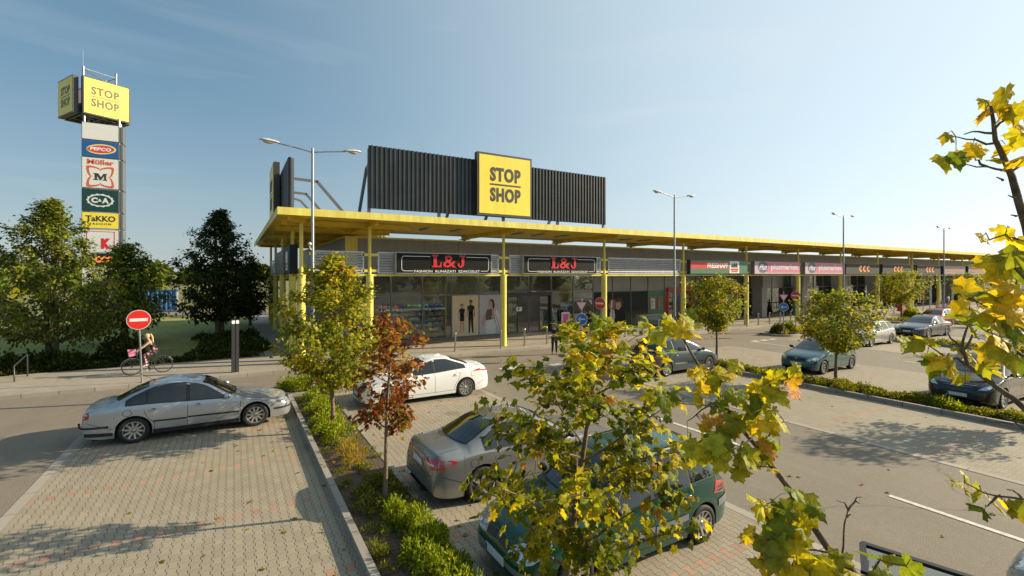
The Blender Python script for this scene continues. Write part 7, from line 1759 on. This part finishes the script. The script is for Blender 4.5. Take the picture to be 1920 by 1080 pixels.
person('man in dark t-shirt and trousers standing in the road, holding something in both hands', (15.2, 21.3, .004), R(-120), J, 'cloth_black', 'cloth_black', 'skin', 'cloth_grey', cap=True)
person('person in black standing under the canopy beside the terracotta planter', (22.9, 27.6, .12), R(-100), STAND, 'cloth_black', 'cloth_black', 'skin', 'hair_brown', sleeves='long')
J2 = dict(STAND); J2.update(knl=(.10, .10, .52), anl=(.12, .11, .10), anr=(-.2, -.12, .12), wrl=(.12, .24, .92), wrr=(-.10, -.24, .9))
person('distant pedestrian in a pale shirt walking at the kerb before the far shops', (80.5, 24.6, .12), R(-90), J2, 'cloth_white', 'cloth_grey', 'skin_dark', 'hair_brown')
# floral leggings
m, tt, p = base_mat('leggings'); g = G(tt); co = g.n("TexCoord").outputs['Object']; v = g.n("TexVoronoi"); v.inputs['Scale'].default_value = 16; g.link(co, v.inputs['Vector'])
rp = g.n("ValToRGB"); rp.color_ramp.interpolation = 'CONSTANT'; e = rp.color_ramp.elements; e[0].color = (.02, .02, .05, 1); e[1].position = .3; e[1].color = (.04, .28, .42, 1)
for q_, cc in ((.5, (.62, .10, .07, 1)), (.66, (.02, .02, .04, 1)), (.8, (.55, .32, .28, 1))): n_ = e.new(q_); n_.color = cc
s_ = g.n("SeparateColor"); g.link(v.outputs['Color'], s_.inputs[0]); g.link(s_.outputs[0], rp.inputs[0]); g.link(rp.outputs[0], p.inputs['Base Color'])
CL = (-3.18, 25.45, .12); CR = math.pi-R(-8)
RID = dict(pelvis=(-.24, 0, .98), chest=(-.12, 0, 1.28), neck=(-.03, 0, 1.44), head=(.03, 0, 1.60), shl=(-.05, .16, 1.38), shr=(-.05, -.16, 1.38), ell=(.14, .22, 1.20), elr=(.14, -.22, 1.20), wrl=(.32, .25, 1.07), wrr=(.32, -.25, 1.07),
  hipl=(-.22, .09, .95), hipr=(-.22, -.09, .95), knl=(.16, .11, .80), knr=(.08, -.11, .62), anl=(.04, .12, .42), anr=(-.06, -.12, .20), up=(0, 0, 1), toe=(1, 0, -.1))
person('blonde woman with ponytail, dark top and colourful leggings riding a bicycle', CL, CR, RID, 'cloth_black', 'leggings', 'skin', 'hair_blonde', 'cloth_white', 'none', pony=True, shades=True)
t = thing('bicycle', 'dark city bicycle with a rear basket, ridden along the sidewalk', 'bicycle', CL, CR)
for x in (-.54, .54):
    w_ = bpy.data.objects.new('wheel', None); COL.objects.link(w_); w_.parent = t; w_.location = (x, 0, .345)
    b = MB(); n = 36; m_ = 8; vs = [((.325+.02*math.cos(2*math.pi*j/m_))*math.cos(2*math.pi*i/n), .02*math.sin(2*math.pi*j/m_), (.325+.02*math.cos(2*math.pi*j/m_))*math.sin(2*math.pi*i/n)) for i in range(n) for j in range(m_)]
    b.add(vs, [(i*m_+j, i*m_+(j+1) % m_, ((i+1) % n)*m_+(j+1) % m_, ((i+1) % n)*m_+j) for i in range(n) for j in range(m_)]); b.build('tyre', 'rubber', w_, smooth=60)
    b = MB(); b.lathe([(.305, -.014), (.312, -.014), (.312, .014), (.305, .014), (.305, -.014)], axis='y', n=36)
    for k in range(18): a = 2*math.pi*k/18; b.tube([(.02*math.cos(a+.6), .02*(-1)**k, .02*math.sin(a+.6)), (.306*math.cos(a), 0, .306*math.sin(a))], .0022, 3)
    b.tube([(0, -.04, 0), (0, .04, 0)], .02, 8); b.build('rim', 'steel', w_, smooth=40)
    b = MB(); P_ = [(x+.37*math.cos(R(a)), 0, .345+.37*math.sin(R(a))) for a in range(10 if x > 0 else 25, 165 if x < 0 else 150, 10)]; b.tube(P_, .016, 6); b.build('mudguard', 'steel', t, smooth=60)
b = MB()
for a, c_, r in (((-.54, 0, .345), (-.08, 0, .29), .013), ((-.08, 0, .29), (.38, 0, .62), .02), ((-.08, 0, .29), (-.22, 0, .80), .016), ((-.22, 0, .78), (-.54, 0, .345), .011), ((-.12, 0, .5), (.36, 0, .74), .018), ((.35, 0, .86), (.41, 0, .55), .02), ((.41, .05, .55), (.54, .05, .345), .012), ((.41, -.05, .55), (.54, -.05, .345), .012)): b.tube([a, c_], r, 7)
b.tube([(-.54, .03, .345), (-.52, .03, .70), (-.75, .03, .70)], .008, 5); b.build('frame', 'frame_dark', t, smooth=50)
b = MB(); b.tube([(.35, 0, .86), (.33, 0, 1.0)], .014, 7); b.tube([(.26, -.29, 1.04), (.34, -.2, 1.05), (.35, 0, 1.0), (.34, .2, 1.05), (.26, .29, 1.04)], .013, 7); b.build('handlebar', 'steel', t, smooth=50)
b = MB(); b.ell((-.26, 0, .90), (.13, .075, .035)); b.tube([(-.22, 0, .78), (-.24, 0, .88)], .013, 6); b.build('saddle', 'trim_black', t, smooth=60)
b = MB(); b.lathe([(.07, .03), (.09, .03), (.09, .035), (.07, .035)], c=(-.08, 0, .29), axis='y', n=20); b.tube([(-.08, .05, .29), (.04, .09, .36)], .01, 5); b.tube([(-.08, -.05, .29), (-.06, -.09, .14)], .01, 5); b.box(0, .10, .09, .16, .35, .37); b.box(-.11, 0, -.16, -.09, .13, .15); b.build('pedals', 'frame_dark', t)
b = MB()
for z in (.74, .84, .94, 1.0):
    e_ = (z-.74)*.12; b.tube([(-.85-e_, -.16-e_, z), (-.47+e_, -.16-e_, z), (-.47+e_, .16+e_, z), (-.85-e_, .16+e_, z), (-.85-e_, -.16-e_, z)], .006, 4)
for k in range(7):
    for yy in (-1, 1): b.tube([(-.83+.06*k, yy*.16, .74), (-.85+.066*k, yy*.19, 1.0)], .005, 4)
for k in range(5):
    for xx in (-.85, -.47): b.tube([(xx, -.12+.06*k, .74), (xx-.03*(1 if xx < -.6 else -1), -.13+.065*k, 1.0)], .005, 4)
b.build('basket', 'trim_black', t)
b = MB(); vs = [(-.12, -.06, 0), (.12, -.06, 0), (.12, .06, 0), (-.12, .06, 0), (-.15, -.05, .27), (.13, -.05, .30), (.13, .05, .30), (-.15, .05, .27)]
b.add(vs, [(0,3,2,1),(4,5,6,7),(0,1,5,4),(1,2,6,5),(2,3,7,6),(3,0,4,7)]); mat('bag_pink', (.70,.22,.36), .6); o = b.build('bag', 'bag_pink', None); o.location = (CL[0]-.52, CL[1]+.02, .92); o.rotation_euler = (0, R(8), CR); tag(o, 'pink carrier bag hanging from the bicycle handlebar', 'bag')
